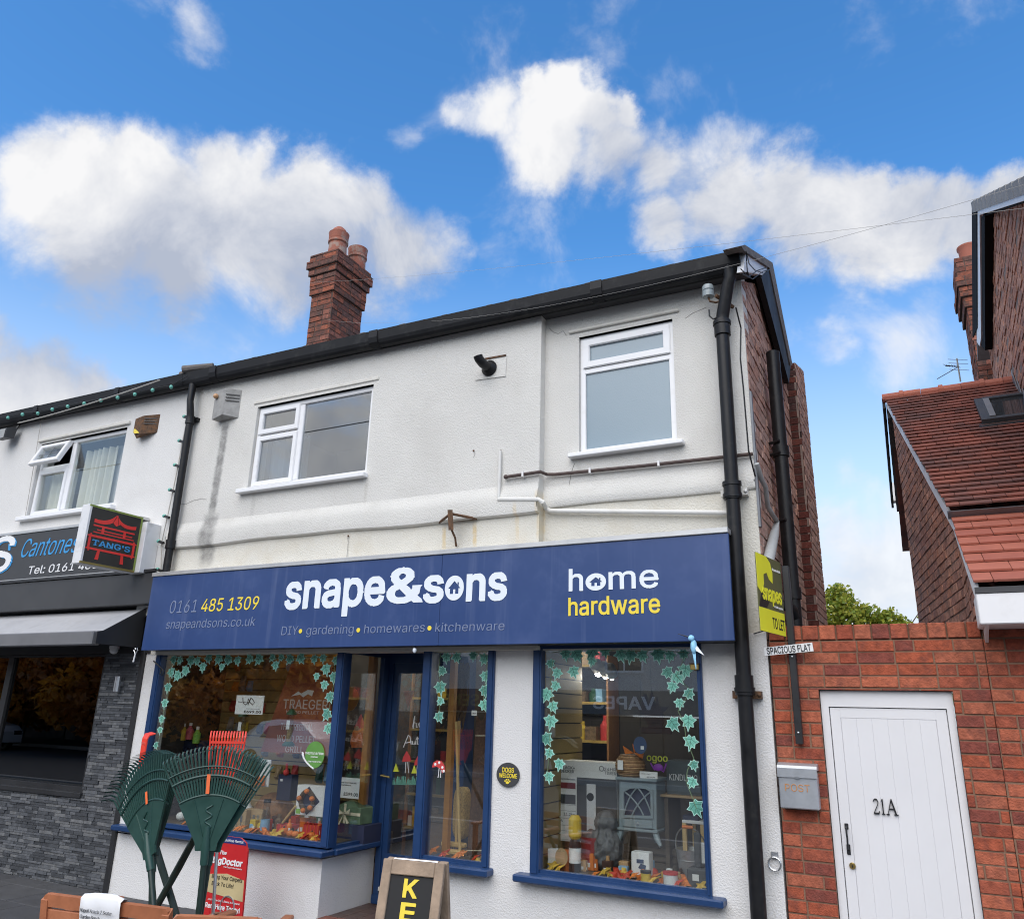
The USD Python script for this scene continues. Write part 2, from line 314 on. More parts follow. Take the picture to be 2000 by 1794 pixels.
def brickwork(parent, O, U, N, region, mats, z0=0.0, course=.075, blen=.225, mort=.01, limit=300, name='brick', headers=.0, seed=1, jit=.0025, mortar='mortar', back=.02, deep=.012):
    """lays bricks over a (u, z) region; the nearest become parts, the rest one stuff part; the mortar lies behind"""
    R = random.Random(seed); O, U, N = np.array(O, float), np.array(U, float), np.array(N, float)
    u0, b0, u1, b1 = region.bounds; bricks = []
    z = z0 + course * math.floor((b0 - z0) / course); row = int(round((z - z0) / course))
    while z < b1:
        u = u0 - blen + ((row % 2) * .5) * blen + R.uniform(-.006, .006)
        while u < u1:
            L = blen * (.5 if R.random() < headers else 1.0)
            w = R.uniform(-.0015, .0015)
            cell = sbox(u + mort / 2, z + mort / 2 + w, u + L - mort / 2, z + course - mort / 2 + w)
            u += L
            g = cell.intersection(region) if not region.contains(cell) else cell
            for q in getattr(g, 'geoms', [g]):
                if q.geom_type != 'Polygon' or q.area < 2.5e-4: continue
                if q.area < q.convex_hull.area * .985:   # an L-shaped cut brick is laid as two pieces
                    zs_ = sorted({round(c_[1], 4) for c_ in q.exterior.coords}); xs_q = q.bounds
                    for za_, zb_ in zip(zs_[:-1], zs_[1:]):
                        pc = q.intersection(sbox(xs_q[0] - 1, za_, xs_q[2] + 1, zb_))
                        for g_ in getattr(pc, 'geoms', [pc]):
                            if g_.geom_type == 'Polygon' and g_.area > 1e-4:
                                b_ = g_.bounds; bricks.append([(b_[0], b_[1]), (b_[2], b_[1]), (b_[2], b_[3]), (b_[0], b_[3])])
                    continue
                ring = list(q.simplify(.001).exterior.coords)[:-1]
                if Polygon(ring).exterior.is_ccw is False: ring = ring[::-1]
                bricks.append(ring)
        z += course; row += 1
    # seen from outside, u must run to the right: flip the winding when U x Z points against N
    flip = np.dot(np.cross(U, [0, 0, 1]), N) < 0
    items = []
    for ring in bricks:
        if flip: ring = ring[::-1]
        c = np.mean(np.array(ring), 0); p = O + c[0] * U + np.array([0, 0, c[1]])
        v, f = brick_mesh(ring, O, U, N, c=.004, jit=R.uniform(-jit, jit), deep=deep)
        items.append((np.linalg.norm(p - EYE), R.choice(mats), v, f))
    items.sort(key=lambda t: t[0])
    for d, mt, v, f in items[:limit]: obj(name, (v, f), mt, parent)
    rest = {}
    for d, mt, v, f in items[limit:]: rest.setdefault(mt, MB()).add(v, f)
    for mt, mb in rest.items(): obj('far_' + name + 's', mb, mt, parent, kind='stuff')
    back_m = MB()
    for g in getattr(region, 'geoms', [region]):
        m = trimesh.creation.extrude_polygon(g, back, engine='earcut'); v = m.vertices
        back_m.add(O + np.outer(v[:, 0], U) + np.outer(v[:, 1], [0, 0, 1]) - np.outer(v[:, 2] + .006, N), m.faces if flip else m.faces[:, ::-1])
    obj('mortar', back_m, mortar, parent)
# ---------------------------------------------------------------- materials
def stain(x0, z0, x1, z1, w0, w1, col, amount, sc=22.0, tag_='a'):
    """a run-down stain along the line (x0, z0)-(x1, z1), w wide"""
    def add(N, L, src):
        k = 'st' + tag_
        N[k + 's'] = ('separate_xyz', {}); L.append(('g.position', k + 's.vector'))
        sl = (x1 - x0) / (z1 - z0)
        N[k + 'a'] = ('math', {'math_type': 'multiply_add', 'value2': -sl, 'value3': -(x0 - sl * z0)}); L.append((k + 's.z', k + 'a.value1'))
        N[k + 'b'] = ('math', {'math_type': 'add'}); L += [(k + 's.x', k + 'b.value1'), (k + 'a.value', k + 'b.value2')]
        N[k + 'c'] = ('math', {'math_type': 'absolute'}); L.append((k + 'b.value', k + 'c.value1'))
        N[k + 'n'] = ('noise_texture', {'scale': sc, 'detail': 8.0, 'roughness': .7}); L.append(('g.position', k + 'n.vector'))
        N[k + 'w'] = ('math', {'math_type': 'multiply_add', 'value2': w1, 'value3': w0 - .5 * w1}); L.append((k + 'n.fac', k + 'w.value1'))
        N[k + 'd'] = ('math', {'math_type': 'divide'}); L += [(k + 'c.value', k + 'd.value1'), (k + 'w.value', k + 'd.value2')]
        N[k + 'e'] = ('map_range', {'range_type': 'smoothstep', 'from_min': 1.25, 'from_max': .45, 'to_max': amount, 'clamp': True}); L.append((k + 'd.value', k + 'e.value'))
        N[k + 'f'] = ('map_range', {'from_min': max(z0, z1) + .03, 'from_max': max(z0, z1) - .04, 'clamp': True}); L.append((k + 's.z', k + 'f.value'))
        N[k + 'g'] = ('map_range', {'from_min': min(z0, z1) - .03, 'from_max': min(z0, z1) + .08, 'clamp': True}); L.append((k + 's.z', k + 'g.value'))
        N[k + 'h'] = ('math', {'math_type': 'multiply'}); L += [(k + 'e.result', k + 'h.value1'), (k + 'f.result', k + 'h.value2')]
        N[k + 'i'] = ('math', {'math_type': 'multiply'}); L += [(k + 'h.value', k + 'i.value1'), (k + 'g.result', k + 'i.value2')]
        N[k + 'j'] = ('map_range', {'from_min': .33, 'from_max': .6, 'to_min': .5, 'to_max': 1.0, 'clamp': True}); L.append((k + 'n.fac', k + 'j.value'))
        N[k + 'k'] = ('math', {'math_type': 'multiply'}); L += [(k + 'i.value', k + 'k.value1'), (k + 'j.result', k + 'k.value2')]
        N[k + 'm'] = ('mix_color', {'blend_type': 'mix', 'b': col}); L += [(k + 'k.value', k + 'm.fac'), (src, k + 'm.a')]
        return k + 'm.result'
    return add
def chain(*fs):
    def add(N, L, src):
        for f in fs: src = f(N, L, src)
        return src
    return add
_s0, _s1, _s2 = XZ(441, 826, -.09), XZ(413, 1005, -.09), XZ(399, 1105, -.09)
stains_left = chain(stain(*_s0, *_s1, .058, .05, (.20, .195, .185), .85, sc=13.0, tag_='a'), stain(*_s1, *_s2, .115, .05, (.20, .195, .185), .8, sc=11.0, tag_='b'),
                    stain(*XZ(866, 1030, -.09), *XZ(866, 1075, -.09), .02, .03, (.62, .42, .13), .55, tag_='c'), stain(*XZ(926, 1022, -.09), *XZ(926, 1072, -.09), .02, .03, (.62, .42, .13), .55, tag_='d'),
                    stain(*XZ(1008, 985, -.09), *XZ(1010, 1060, -.09), .02, .04, (.66, .5, .25), .4, tag_='e'), stain(*XZ(1052, 960, -.09), *XZ(1050, 1055, -.09), .02, .04, (.66, .52, .28), .5, tag_='f'),
                    stain(*XZ(497, 962, -.09), *XZ(490, 1015, -.09), .03, .04, (.42, .41, .38), .35, tag_='g'), stain(*XZ(716, 940, -.09), *XZ(712, 985, -.09), .02, .03, (.45, .42, .36), .4, tag_='h'), stain(*XZ(1130, 898, 0), *XZ(1131, 925, 0), .025, .03, (.45, .43, .38), .35, tag_='i'))
WHITE = (.665, .650, .607)
mat('roughcast', WHITE, v=.05, sc=1.6, rough=.9, bump=1.0, bsc=85, bdet=5.0, bdist=.0075, spec=.2, dirt=((.50, .48, .43), .4, 2.3, .52, .8))
mat('roughcast_upper', WHITE, v=.05, sc=1.3, rough=.9, bump=1.0, bsc=85, bdet=5.0, bdist=.0075, spec=.2, dirt=((.49, .47, .43), .42, 1.1, .5, .76), extra=stains_left)
mat('roughcast_base', (.72, .71, .69), v=.03, sc=2, rough=.9, bump=1.0, bsc=85, bdet=5.0, bdist=.0075, spec=.2, dirt=((.5, .48, .44), .35, 3, .55, .8))
mat('cream_render', (.66, .635, .56), v=.07, sc=2.2, rough=.9, bump=1.0, bsc=85, bdet=5.0, bdist=.0075, spec=.2, dirt=((.55, .47, .33), .4, 3.1, .5, .75), extra=stains_left)
mat('band_render', (.655, .64, .595), v=.05, sc=2.2, rough=.9, bump=1.0, bsc=85, bdet=5.0, bdist=.0075, spec=.2, dirt=((.46, .44, .38), .4, 3.4, .52, .78), extra=stains_left)
mat('upvc', (.80, .80, .80), v=.02, rough=.3, dirt=((.55, .53, .47), .25, 9, .55, .75))
mat('sill_stone', (.66, .64, .58), v=.05, rough=.75, bump=.4, dirt=((.42, .38, .3), .4, 8, .5, .75))
mat('black_gutter', (.012, .012, .013), v=.3, rough=.55, sc=5, spec=.25, dirt=((.06, .06, .056), .5, 7, .54, .78))
mat('black_pipe', (.010, .010, .011), v=.3, rough=.42, sc=7, spec=.3, dirt=((.055, .05, .045), .45, 12, .55, .78))
mat('soffit_dark', (.05, .05, .052), v=.25, rough=.7)
mat('soffit_black', (.012, .012, .013), v=.25, rough=.9, spec=.1)
mat('roof_slate', (.13, .115, .105), v=.3, sc=5, rough=.85, bump=.6, bsc=40, dirt=((.26, .25, .22), .5, 9, .5, .7))
mat('blue_paint', (.013, .043, .125), v=.12, sc=4, rough=.36, bump=.25, bsc=25)
def drips(N, L, src):
    N['dmp'] = ('mapping', {'mapping_type': 'point', 'scale': (14.0, 1.0, .55)}); L.append(('g.position', 'dmp.vector'))
    N['dpn'] = ('noise_texture', {'scale': 1.0, 'detail': 5.0, 'roughness': .6}); L.append(('dmp.vector', 'dpn.vector'))
    N['dpr'] = ('map_range', {'from_min': .56, 'from_max': .76, 'to_max': .32, 'clamp': True}); L.append(('dpn.fac', 'dpr.value'))
    N['dpm'] = ('mix_color', {'blend_type': 'mix', 'b': (.13, .17, .30)}); L += [('dpr.result', 'dpm.fac'), (src, 'dpm.a')]
    return 'dpm.result'
mat('blue_fascia', (.027, .060, .178), v=.08, sc=1.2, rough=.34, dirt=((.10, .14, .28), .35, 2.4, .54, .8), extra=drips)
mat('aluminium', (.55, .55, .54), v=.06, rough=.45, metal=.6, dirt=((.4, .39, .36), .4, 10, .5, .8))
mat('white_vinyl', (.78, .83, .88), v=.02, rough=.4)
mat('grey_vinyl', (.20, .24, .36), v=.05, rough=.4)
mat('yellow_vinyl', (.85, .66, .06), v=.03, rough=.4)
mat('grey_plastic', (.36, .37, .36), v=.1, rough=.6, dirt=((.2, .2, .19), .5, 12, .5, .7))
mat('weathered_metal', (.30, .295, .28), v=.2, sc=10, rough=.6, dirt=((.14, .13, .12), .5, 15, .5, .7))
mat('rust', (.10, .055, .03), v=.5, sc=25, rough=.85, bump=.6, bsc=120, dirt=((.25, .10, .03), .6, 30, .5, .7))
mat('copper_lamp', (.50, .28, .14), v=.1, rough=.3)
mat('white_pipe', (.66, .65, .61), v=.04, rough=.45, dirt=((.45, .42, .34), .4, 8, .5, .75))
mat('brown_pipe', (.07, .045, .038), v=.25, rough=.6)
mat('lead', (.18, .19, .205), v=.25, sc=6, rough=.5, bump=.3, bsc=20, metal=.3)
mat('insulator', (.27, .31, .32), v=.08, rough=.25)
mat('cable', (.02, .02, .02), v=.1, rough=.6)
mat('pale_cable', (.42, .40, .36), v=.1, rough=.6)
def bricks_mats(prefix, cols, **k):
    names = []
    for i, c in enumerate(cols):
        names.append(mat(f'{prefix}_{"abcdefgh"[i]}', c, v=.38, sc=24, rough=.9, bump=1.0, bsc=95, spec=.2, bdist=.006, dirt=k.get('dirt', ((.10, .06, .05), .5, 14, .53, .72))))
    return names
BR_GARDEN = bricks_mats('garden_brick', [(.35, .088, .046), (.29, .072, .042), (.41, .12, .066), (.23, .066, .048), (.37, .115, .066), (.33, .09, .052)], dirt=((.14, .055, .045), .6, 11, .5, .68))
BR_CHIM = bricks_mats('chimney_brick', [(.24, .085, .055), (.19, .07, .05), (.30, .10, .06), (.15, .075, .06), (.27, .11, .08)], dirt=((.07, .055, .05), .75, 9, .46, .64))
BR_GABLE = bricks_mats('gable_brick', [(.46, .29, .23), (.39, .24, .19), (.52, .33, .26), (.43, .29, .24), (.48, .27, .20)], dirt=((.20, .15, .125), .5, 10, .48, .66))
BR_SHADED = bricks_mats('dark_brick', [(.10, .03, .024), (.08, .028, .023), (.125, .04, .03), (.07, .035, .032)])  # dark dirty brick; shade on the rear pier front is put into the colour
BR_SIDE = bricks_mats('side_brick', [(.48, .25, .175), (.42, .21, .155), (.53, .28, .20), (.40, .22, .17), (.50, .235, .155)], dirt=((.13, .09, .07), .6, 8, .48, .66))
mat('pale_brick', (.42, .27, .17), v=.25, sc=30, rough=.9, bump=.8, bsc=110)
mat('mortar', (.215, .125, .08), v=.2, sc=20, rough=.95, bump=.6, bsc=150)
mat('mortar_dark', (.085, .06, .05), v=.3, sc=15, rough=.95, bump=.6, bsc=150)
mat('mortar_grey', (.22, .165, .14), v=.3, sc=15, rough=.95, bump=.6, bsc=150)
mat('terracotta', (.31, .10, .06), v=.2, sc=8, rough=.75, bump=.3, dirt=((.34, .29, .24), .7, 9, .49, .64))
mat('tile_red', (.37, .118, .074), v=.10, sc=7, rough=.75, bump=.35, bsc=120)
mat('tile_red_b', (.33, .10, .064), v=.10, sc=7, rough=.75, bump=.35, bsc=120)
mat('tile_old', (.225, .080, .058), v=.22, sc=5, rough=.8, bump=.4, bsc=90, dirt=((.095, .06, .055), .7, 2.2, .44, .62))
mat('tile_old_b', (.25, .086, .06), v=.22, sc=5, rough=.8, bump=.4, bsc=90, dirt=((.095, .06, .055), .7, 2.2, .46, .64))
mat('tile_old_c', (.195, .075, .056), v=.22, sc=5, rough=.8, bump=.4, bsc=90, dirt=((.095, .06, .055), .7, 2.2, .42, .60))
mat('grey_tile', (.26, .25, .24), v=.2, sc=9, rough=.85, bump=.5)
mat('white_board', (.78, .77, .76), v=.03, sc=3, rough=.45, dirt=((.5, .48, .44), .3, 6, .56, .78))
mat('white_door', (.72, .71, .71), v=.02, sc=2, rough=.42, bump=.1, bsc=20)
mat('black_metal', (.015, .015, .016), v=.2, rough=.4)
mat('brass', (.42, .30, .10), v=.1, rough=.3, metal=.9)
mat('steel', (.55, .56, .57), v=.05, rough=.32, metal=.9)
mat('post_box_paint', (.46, .48, .50), v=.05, sc=5, rough=.35, metal=.55)
mat('orange_print', (.55, .22, .05), v=.05, rough=.5)
mat('black_print', (.012, .012, .014), v=.05, rough=.5)
mat('grey_print', (.16, .16, .17), v=.05, rough=.6)
mat('sign_yellow', (.85, .82, .04), v=.04, rough=.45)
mat('sign_olive', (.12, .12, .05), v=.06, rough=.5)
mat('sign_black', (.020, .019, .017), v=.15, rough=.45)
mat('sign_white', (.80, .80, .79), v=.03, rough=.45)
mat('charcoal', (.045, .046, .048), v=.15, sc=3, rough=.5)
mat('charcoal_dark', (.02, .02, .021), v=.15, sc=3, rough=.5)
mat('awning_grey', (.40, .40, .405), v=.08, sc=5, rough=.5, dirt=((.2, .2, .2), .5, 5, .5, .75))
mat('awning_front', (.15, .15, .155), v=.12, sc=5, rough=.5)
mat('sign_blue', (.04, .30, .62), v=.05, rough=.4)
mat('sign_deep_blue', (.02, .10, .30), v=.05, rough=.4)
mat('sign_red', (.72, .03, .025), v=.05, rough=.4)
mat('green_trim', (.22, .30, .06), v=.3, sc=14, rough=.6, dirt=((.2, .14, .05), .6, 14, .45, .65))
mat('gold_trim', (.24, .19, .06), v=.2, rough=.45, metal=.4)
mat('casing_white', (.72, .72, .72), v=.03, rough=.4, dirt=((.35, .34, .3), .5, 7, .55, .75))
SL = [mat('slate_strip_' + 'abcde'[i], c, v=.35, sc=20, rough=.7, bump=.9, bsc=90) for i, c in enumerate([(.085, .09, .098), (.06, .064, .07), (.11, .115, .122), (.045, .048, .053), (.135, .138, .14)])]
mat('slate_gap', (.016, .017, .019), v=.2, rough=.9)
PV = [mat('paving_' + 'abc'[i], c, v=.18, sc=6, rough=.8, bump=.6, bsc=90, dirt=((.04, .038, .034), .5, 4, .5, .7)) for i, c in enumerate([(.062, .062, .064), (.075, .074, .074), (.052, .052, .055)])]
mat('paving_joint', (.10, .10, .09), v=.2, rough=.95)
mat('pavement_base', (.10, .098, .092), v=.2, sc=3, rough=.9, bump=.5, bsc=90)
mat('asphalt', (.05, .05, .052), v=.25, sc=6, rough=.9, bump=.7, bsc=120)
mat('kerb_stone', (.25, .245, .235), v=.15, sc=8, rough=.85, bump=.5)
mat('road_paint', (.55, .50, .12), v=.1, rough=.7)
mat('lobby_tile', (.075, .045, .036), v=.25, sc=9, rough=.45)
mat('lobby_nosing', (.20, .065, .04), v=.25, sc=9, rough=.5)
mat('upstairs_grey', (.14, .145, .15), v=.1, sc=2, rough=.9)
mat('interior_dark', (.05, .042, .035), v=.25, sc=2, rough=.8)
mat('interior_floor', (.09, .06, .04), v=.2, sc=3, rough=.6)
mat('room_wall', (.30, .29, .27), v=.05, rough=.9)
mat('curtain', (.62, .59, .50), v=.06, sc=3, rough=.9)
mat('net_curtain', (.50, .50, .50), v=.05, sc=3, rough=.9)
glass('pane_glass', refl=.95, extra_fac=.05)
glass('shop_glass', tint=(.95, .97, .96), refl=.95, extra_fac=.11)
glass('upper_glass', tint=(.72, .76, .78), refl=.95, extra_fac=.22)
N_ = {'p': ('principled_bsdf', {'base_color': (.20, .27, .31), 'roughness': .16, 'specular_ior_level': .7}), 'g': ('geometry', {}), 'n': ('noise_texture', {'scale': 130.0, 'detail': 2.0}), 'b': ('bump', {'strength': .35, 'distance': .002})}
MATS['frosted_glass'] = usdkit.material(stage, '/World/Looks/frosted_glass', N_, [('g.position', 'n.vector'), ('n.fac', 'b.height'), ('b.normal', 'p.normal')], surface='p.BSDF')
glass('tinted_glass', tint=(.25, .24, .23), refl=.95, extra_fac=.09)

# ---------------------------------------------------------------- ground
def slab_sheet(name, x0, x1, y0, y1, z, m, nx=1, ny=1, **k):
    v = [(x, y, z) for x, y in ((x0, y0), (x1, y0), (x1, y1), (x0, y1))]
    return obj(name, (np.array(v), np.array([(0, 1, 2, 3)])), m, **k)
pavement = '/World/pavement'
UsdGeom.Xform.Define(stage, pavement); _locs[pavement] = np.zeros(3); _names[('/World', 'pavement')] = 1
tag(stage.GetPrimAtPath(pavement), kind='structure')
obj('bedding', MB().box(-60, 40, -6.6, 30, -.6, -.03), 'pavement_base', pavement)
# slabs near the frontage one by one
R = random.Random(5); sl = []
for iy, y in enumerate(np.arange(-6.55, .6, .45)):
    x = -14 - (iy % 2) * .3
    while x < 6:
        if y < -.1 or x < -7.2: sl.append((x, y))
        x += .6
sl.sort(key=lambda p: (p[0] + 7.6) ** 2 + (p[1] + .8) ** 2)
rest = MB()
for i, (x, y) in enumerate(sl):
    dz = R.uniform(-.0025, .0025); b = MB() if i < 120 else rest
    y1 = min(y + .445, -.012)
    if y1 - y < .05: continue
    b.cbox(x + .003, x + .597, y, y1, -.04, dz, .004)
    if i < 120: obj('paving_slab', b, R.choice(PV), pavement)
obj('far_paving', rest, PV[0], pavement, kind='stuff')
obj('kerb', MB().cbox(-60, 40, -6.75, -6.6, -.3, 0, .012), 'kerb_stone', kind='structure')
slab_sheet('road', -80, 60, -16.0, -6.75, -.12, 'asphalt', kind='structure')
obj('kerb', MB().cbox(-80, 60, -16.15, -16.0, -.3, .01, .012), 'kerb_stone', kind='structure')
slab_sheet('far_pavement', -80, 60, -19.6, -16.15, 0.0, 'pavement_base', kind='structure')
slab_sheet('ground', -900, 900, -900, 900, -.14, 'pavement_base', kind='structure')

# ---------------------------------------------------------------- the shop building
shop = thing('shop_building', 'white roughcast two storey shop with flat above and long black gutter', 'building', (-4.1, 0, 0))
YL, YR = -.09, 0.0
XB, XS, XC = -7.09, -2.715, -1.0         # boundary with the neighbour, step in the wall, corner
def polyrect(pts, Y): q = [P(*p, Y) for p in pts]; return np.array([(a[0], a[2]) for a in q])
def axis_rect(pts, Y):
    q = polyrect(pts, Y); xs, zs = np.sort(q[:, 0]), np.sort(q[:, 1])
    return (xs[:2].mean(), xs[2:].mean(), zs[:2].mean(), zs[2:].mean())
zoomw = lambda x, y: (340 + x / 3.386, 600 + y / 3.386)
WL = axis_rect([zoomw(575, 665), zoomw(1340, 520), zoomw(1285, 1108), zoomw(500, 1210)], -.05)
zoomr = lambda x, y: (1080 + x / 3.5875, 440 + y / 3.588)
WR = axis_rect([zoomr(185, 792), zoomr(840, 680), zoomr(888, 1530), zoomr(205, 1610)], .04)
ZE = 4.98
obj('upper_wall', MB().ext(rect(XB, XS, 3.42, ZE + .20).difference(rect(*WL)), YL, .12), 'roughcast_upper', shop)
obj('upper_wall', MB().ext(rect(XS, XC, 3.44, ZE + .17).difference(rect(*WR)), YR, .18), 'roughcast_upper', shop)
# the bulging string course and the creamier wall below it
def band(x0, x1, z0, z1, y, out, m):
    prof = [(y + .1, z1 + .05), (y, z1 + .05), (y - out * .25, z1 + .015), (y - out * .8, z1 - .03), (y - out, z1 - .08), (y - out, z0 + .05), (y - out * .8, z0 + .012), (y - out * .3, z0), (y + .1, z0)]
    n = 40; v, f = [], []
    for i, x in enumerate(np.linspace(x0, x1, n)):
        w = .008 * math.sin(x * 2.1) + .004 * math.sin(x * 5.3 + 1)
        for yy, zz in prof: v.append((x, yy, zz + w * (1 if zz < z1 + .04 else 0)))
    k = len(prof)
    for i in range(n - 1):
        for j in range(k - 1): f.append((i * k + j, i * k + j + 1, (i + 1) * k + j + 1, (i + 1) * k + j))
    mb = MB().add(v, f)
    for i, a_, b_ in ((0, 0, .006), (n - 1, -.006, 0)):
        q_ = Polygon([v[i * k + j][1:] for j in range(k)]).buffer(0); obj('band_end', MB().extx(q_, v[i * k][0] + a_, v[i * k][0] + b_ + .0005 * (1 if i else -1)), m, shop)
    return obj('string_course', mb, m, shop, smooth=40)
band(XB, XS, 3.285, 3.50, YL, .036, 'band_render')
band(XS + .001, XC, 3.335, 3.48, YR, .026, 'band_render')
obj('frieze', MB().box(XB, XS, YL + .01, .12, 2.2, 3.42), 'cream_render', shop)
obj('frieze', MB().box(XS, XC, YR + .006, .18, 2.2, 3.44), 'cream_render', shop)
# ground floor: openings
GL = (-7.07, -4.64, .62, 2.26)      # left window
GC = (-3.80, -3.12, .62, 2.26)      # narrow window right of the lobby
GR = (-2.775, -1.455, .62, 2.26)    # right window
obj('pillar', MB().ext(rect(-7.26, GL[0], .52, 2.3), .0, .2), 'roughcast_base', shop)
obj('stall_riser', MB().ext(rect(-7.26, -4.70, -.1, .53), .0, .2), 'roughcast_base', shop)
obj('stall_riser', MB().box(-4.90, -4.701, .2, .72, -.1, .53), 'roughcast_base', shop)
obj('pillar', MB().ext(rect(-3.76, XC, -.1, 2.3).difference(rect(GC[0], GC[1], .56, 3)).difference(rect(GR[0], GR[1], .57, 3)), .0, .2), 'roughcast_base', shop)
obj('return_wall', MB().box(XC - .2, XC, .2, 2.6, -.1, 2.3), 'roughcast_base', shop)

mat('crack_dark', (.22, .21, .19), v=.2, rough=.9)
for Yc, pts in ((YL - .001, [(350, 985), (365, 983), (378, 977), (392, 974), (404, 975)]), (YR - .001, [(1072, 640), (1080, 648), (1090, 652), (1100, 646), (1106, 655)]), (YR - .001, [(1338, 622), (1352, 612), (1366, 606), (1380, 600)]), (YR - .001, [(1122, 905), (1116, 922), (1112, 945), (1106, 968)]), (YL - .001, [(679, 1045), (680, 1060), (677, 1090)]), (YL - .001, [(924, 878), (928, 885), (925, 893)])):
    obj('crack', MB().tube([P(*p, Yc) for p in pts], .0022, 4), 'crack_dark', shop)
for x, y in ((680, 1046), (925, 880), (978, 880)): obj('wall_plug', MB().sphere(P(x, y, YL - .002), .009, 1), 'rust', shop)
# ---- windows of the flat
def glaz(name, r, Y, m, parent, frame=.0): return obj(name, MB().box(r[0], r[1], Y, Y + .006, r[2], r[3]), m, parent)
def frame_ext(outer, holes, y0, y1):
    p = rect(*outer)
    for h in holes: p = p.difference(rect(*h))
    # small bevel: a slightly smaller face stands in front
    mb = MB().ext(p, y0 + .006, y1)
    mb.ext(p.buffer(-.006, join_style=2), y0, y0 + .006)
    return mb
def inset(r, a): return (r[0] + a, r[1] - a, r[2] + a, r[3] - a)
def flat_window(win, Yf, label, split_x=None, split_z=None, wide=.055, gm='upper_glass', layout='left'):
    f = obj('window', MB().box(win[0], win[1], Yf + .03, Yf + .034, win[2], win[3]) if False else frame_ext(win, [inset(win, wide)], Yf, Yf + .06), 'upvc', shop, label=label)
    return f
# left window: small top-hung sash over a casement, then a wide fixed pane
w = WL; Yf = -.055
lwin = obj('window', frame_ext(w, [inset(w, .05)], Yf, Yf + .06), 'upvc', shop, label='white window with one wide pane and two small ones')
xm = P(*zoomw(850, 640), Yf)[0]; xm = (xm + P(*zoomw(790, 1160), Yf)[0]) / 2
obj('mullion', MB().cbox(xm - .035, xm + .035, Yf + .002, Yf + .058, w[2] + .05, w[3] - .05, .006), 'upvc', lwin)
zm = (P(*zoomw(560, 850), Yf)[2] + P(*zoomw(815, 810), Yf)[2]) / 2
v_ = (w[0] + .02, xm - .02, zm + .01, w[3] - .03); obj('sash', frame_ext(v_, [inset(v_, .055)], Yf - .012, Yf + .03), 'upvc', lwin); glaz('pane', inset(v_, .05), Yf + .012, 'upper_glass', lwin)
c_ = (w[0] + .02, xm - .02, w[2] + .03, zm - .01); obj('sash', frame_ext(c_, [inset(c_, .055)], Yf - .012, Yf + .03), 'upvc', lwin); glaz('pane', inset(c_, .05), Yf + .012, 'upper_glass', lwin)
glaz('pane', (xm + .03, w[1] - .045, w[2] + .045, w[3] - .045), Yf + .02, 'upper_glass', lwin)
obj('sill', MB().cbox(w[0] - .09, w[1] + .02, YL - .07, .05, w[2] - .045, w[2], .006), 'upvc', lwin)
obj('lintel', MB().cbox(w[0] - .06, w[1] + .06, YL - .012, .05, w[3] + .035, w[3] + .07, .006).box(w[0], w[1], YL + .002, .05, w[3], w[3] + .035), 'sill_stone', lwin)
# right window: top light over one big frosted pane
w = WR; Yf = .03
rwin = obj('window', frame_ext(w, [inset(w, .05)], Yf, Yf + .06), 'upvc', shop, label='white window with frosted panes')
zt = (P(*zoomr(215, 1000), Yf)[2] + P(*zoomr(820, 905), Yf)[2]) / 2
v_ = (w[0] + .03, w[1] - .03, zt, w[3] - .03); obj('sash', frame_ext(v_, [inset(v_, .06)], Yf - .015, Yf + .03), 'upvc', rwin); glaz('pane', inset(v_, .055), Yf + .012, 'frosted_glass', rwin)
obj('transom', MB().cbox(w[0] + .03, w[1] - .03, Yf + .002, Yf + .05, zt - .05, zt - .002, .006), 'upvc', rwin)
glaz('pane', (w[0] + .045, w[1] - .045, w[2] + .045, zt - .045), Yf + .02, 'frosted_glass', rwin)
obj('sill', MB().cbox(w[0] - .075, w[1] + .06, YR - .07, .05, w[2] - .035, w[2], .006), 'upvc', rwin)
obj('lintel', MB().cbox(w[0] - .09, w[1] + .06, YR - .025, .05, w[3] + .05, w[3] + .075, .006).box(w[0], w[1], YR + .002, .05, w[3], w[3] + .05), 'sill_stone', rwin)
# rooms behind
obj('upstairs_room', MB().box(-7.0, -1.1, 3.4, 3.44, 2.7, 5.1).box(-7.0, -1.1, .25, 3.4, 2.7, 2.72).box(-7.0, -1.1, .2, 3.4, 5.06, 5.1).box(-7.02, -7.0, .2, 3.4, 2.7, 5.1).box(-1.12, -1.1, .2, 2.1, 2.7, 5.1), 'upstairs_grey', shop)
def curtain(x0, x1, z0, z1, y, m, parent, folds, amp=.025):
    n = 80; xs = np.linspace(x0, x1, n); v = []
    for z in (z0, z1):
        for i, x in enumerate(xs): v.append((x, y + amp * math.sin(i / n * folds * 2 * math.pi) + .4 * amp * math.sin(i / n * folds * 4.7), z))
    return obj('curtain', (np.array(v), np.array([(i, i + 1, n + i + 1, n + i) for i in range(n - 1)])), m, parent, smooth=True)
curtain(WL[0] + .05, xm - .02, WL[2], zm - .01, .14, 'net_curtain', lwin, 7)

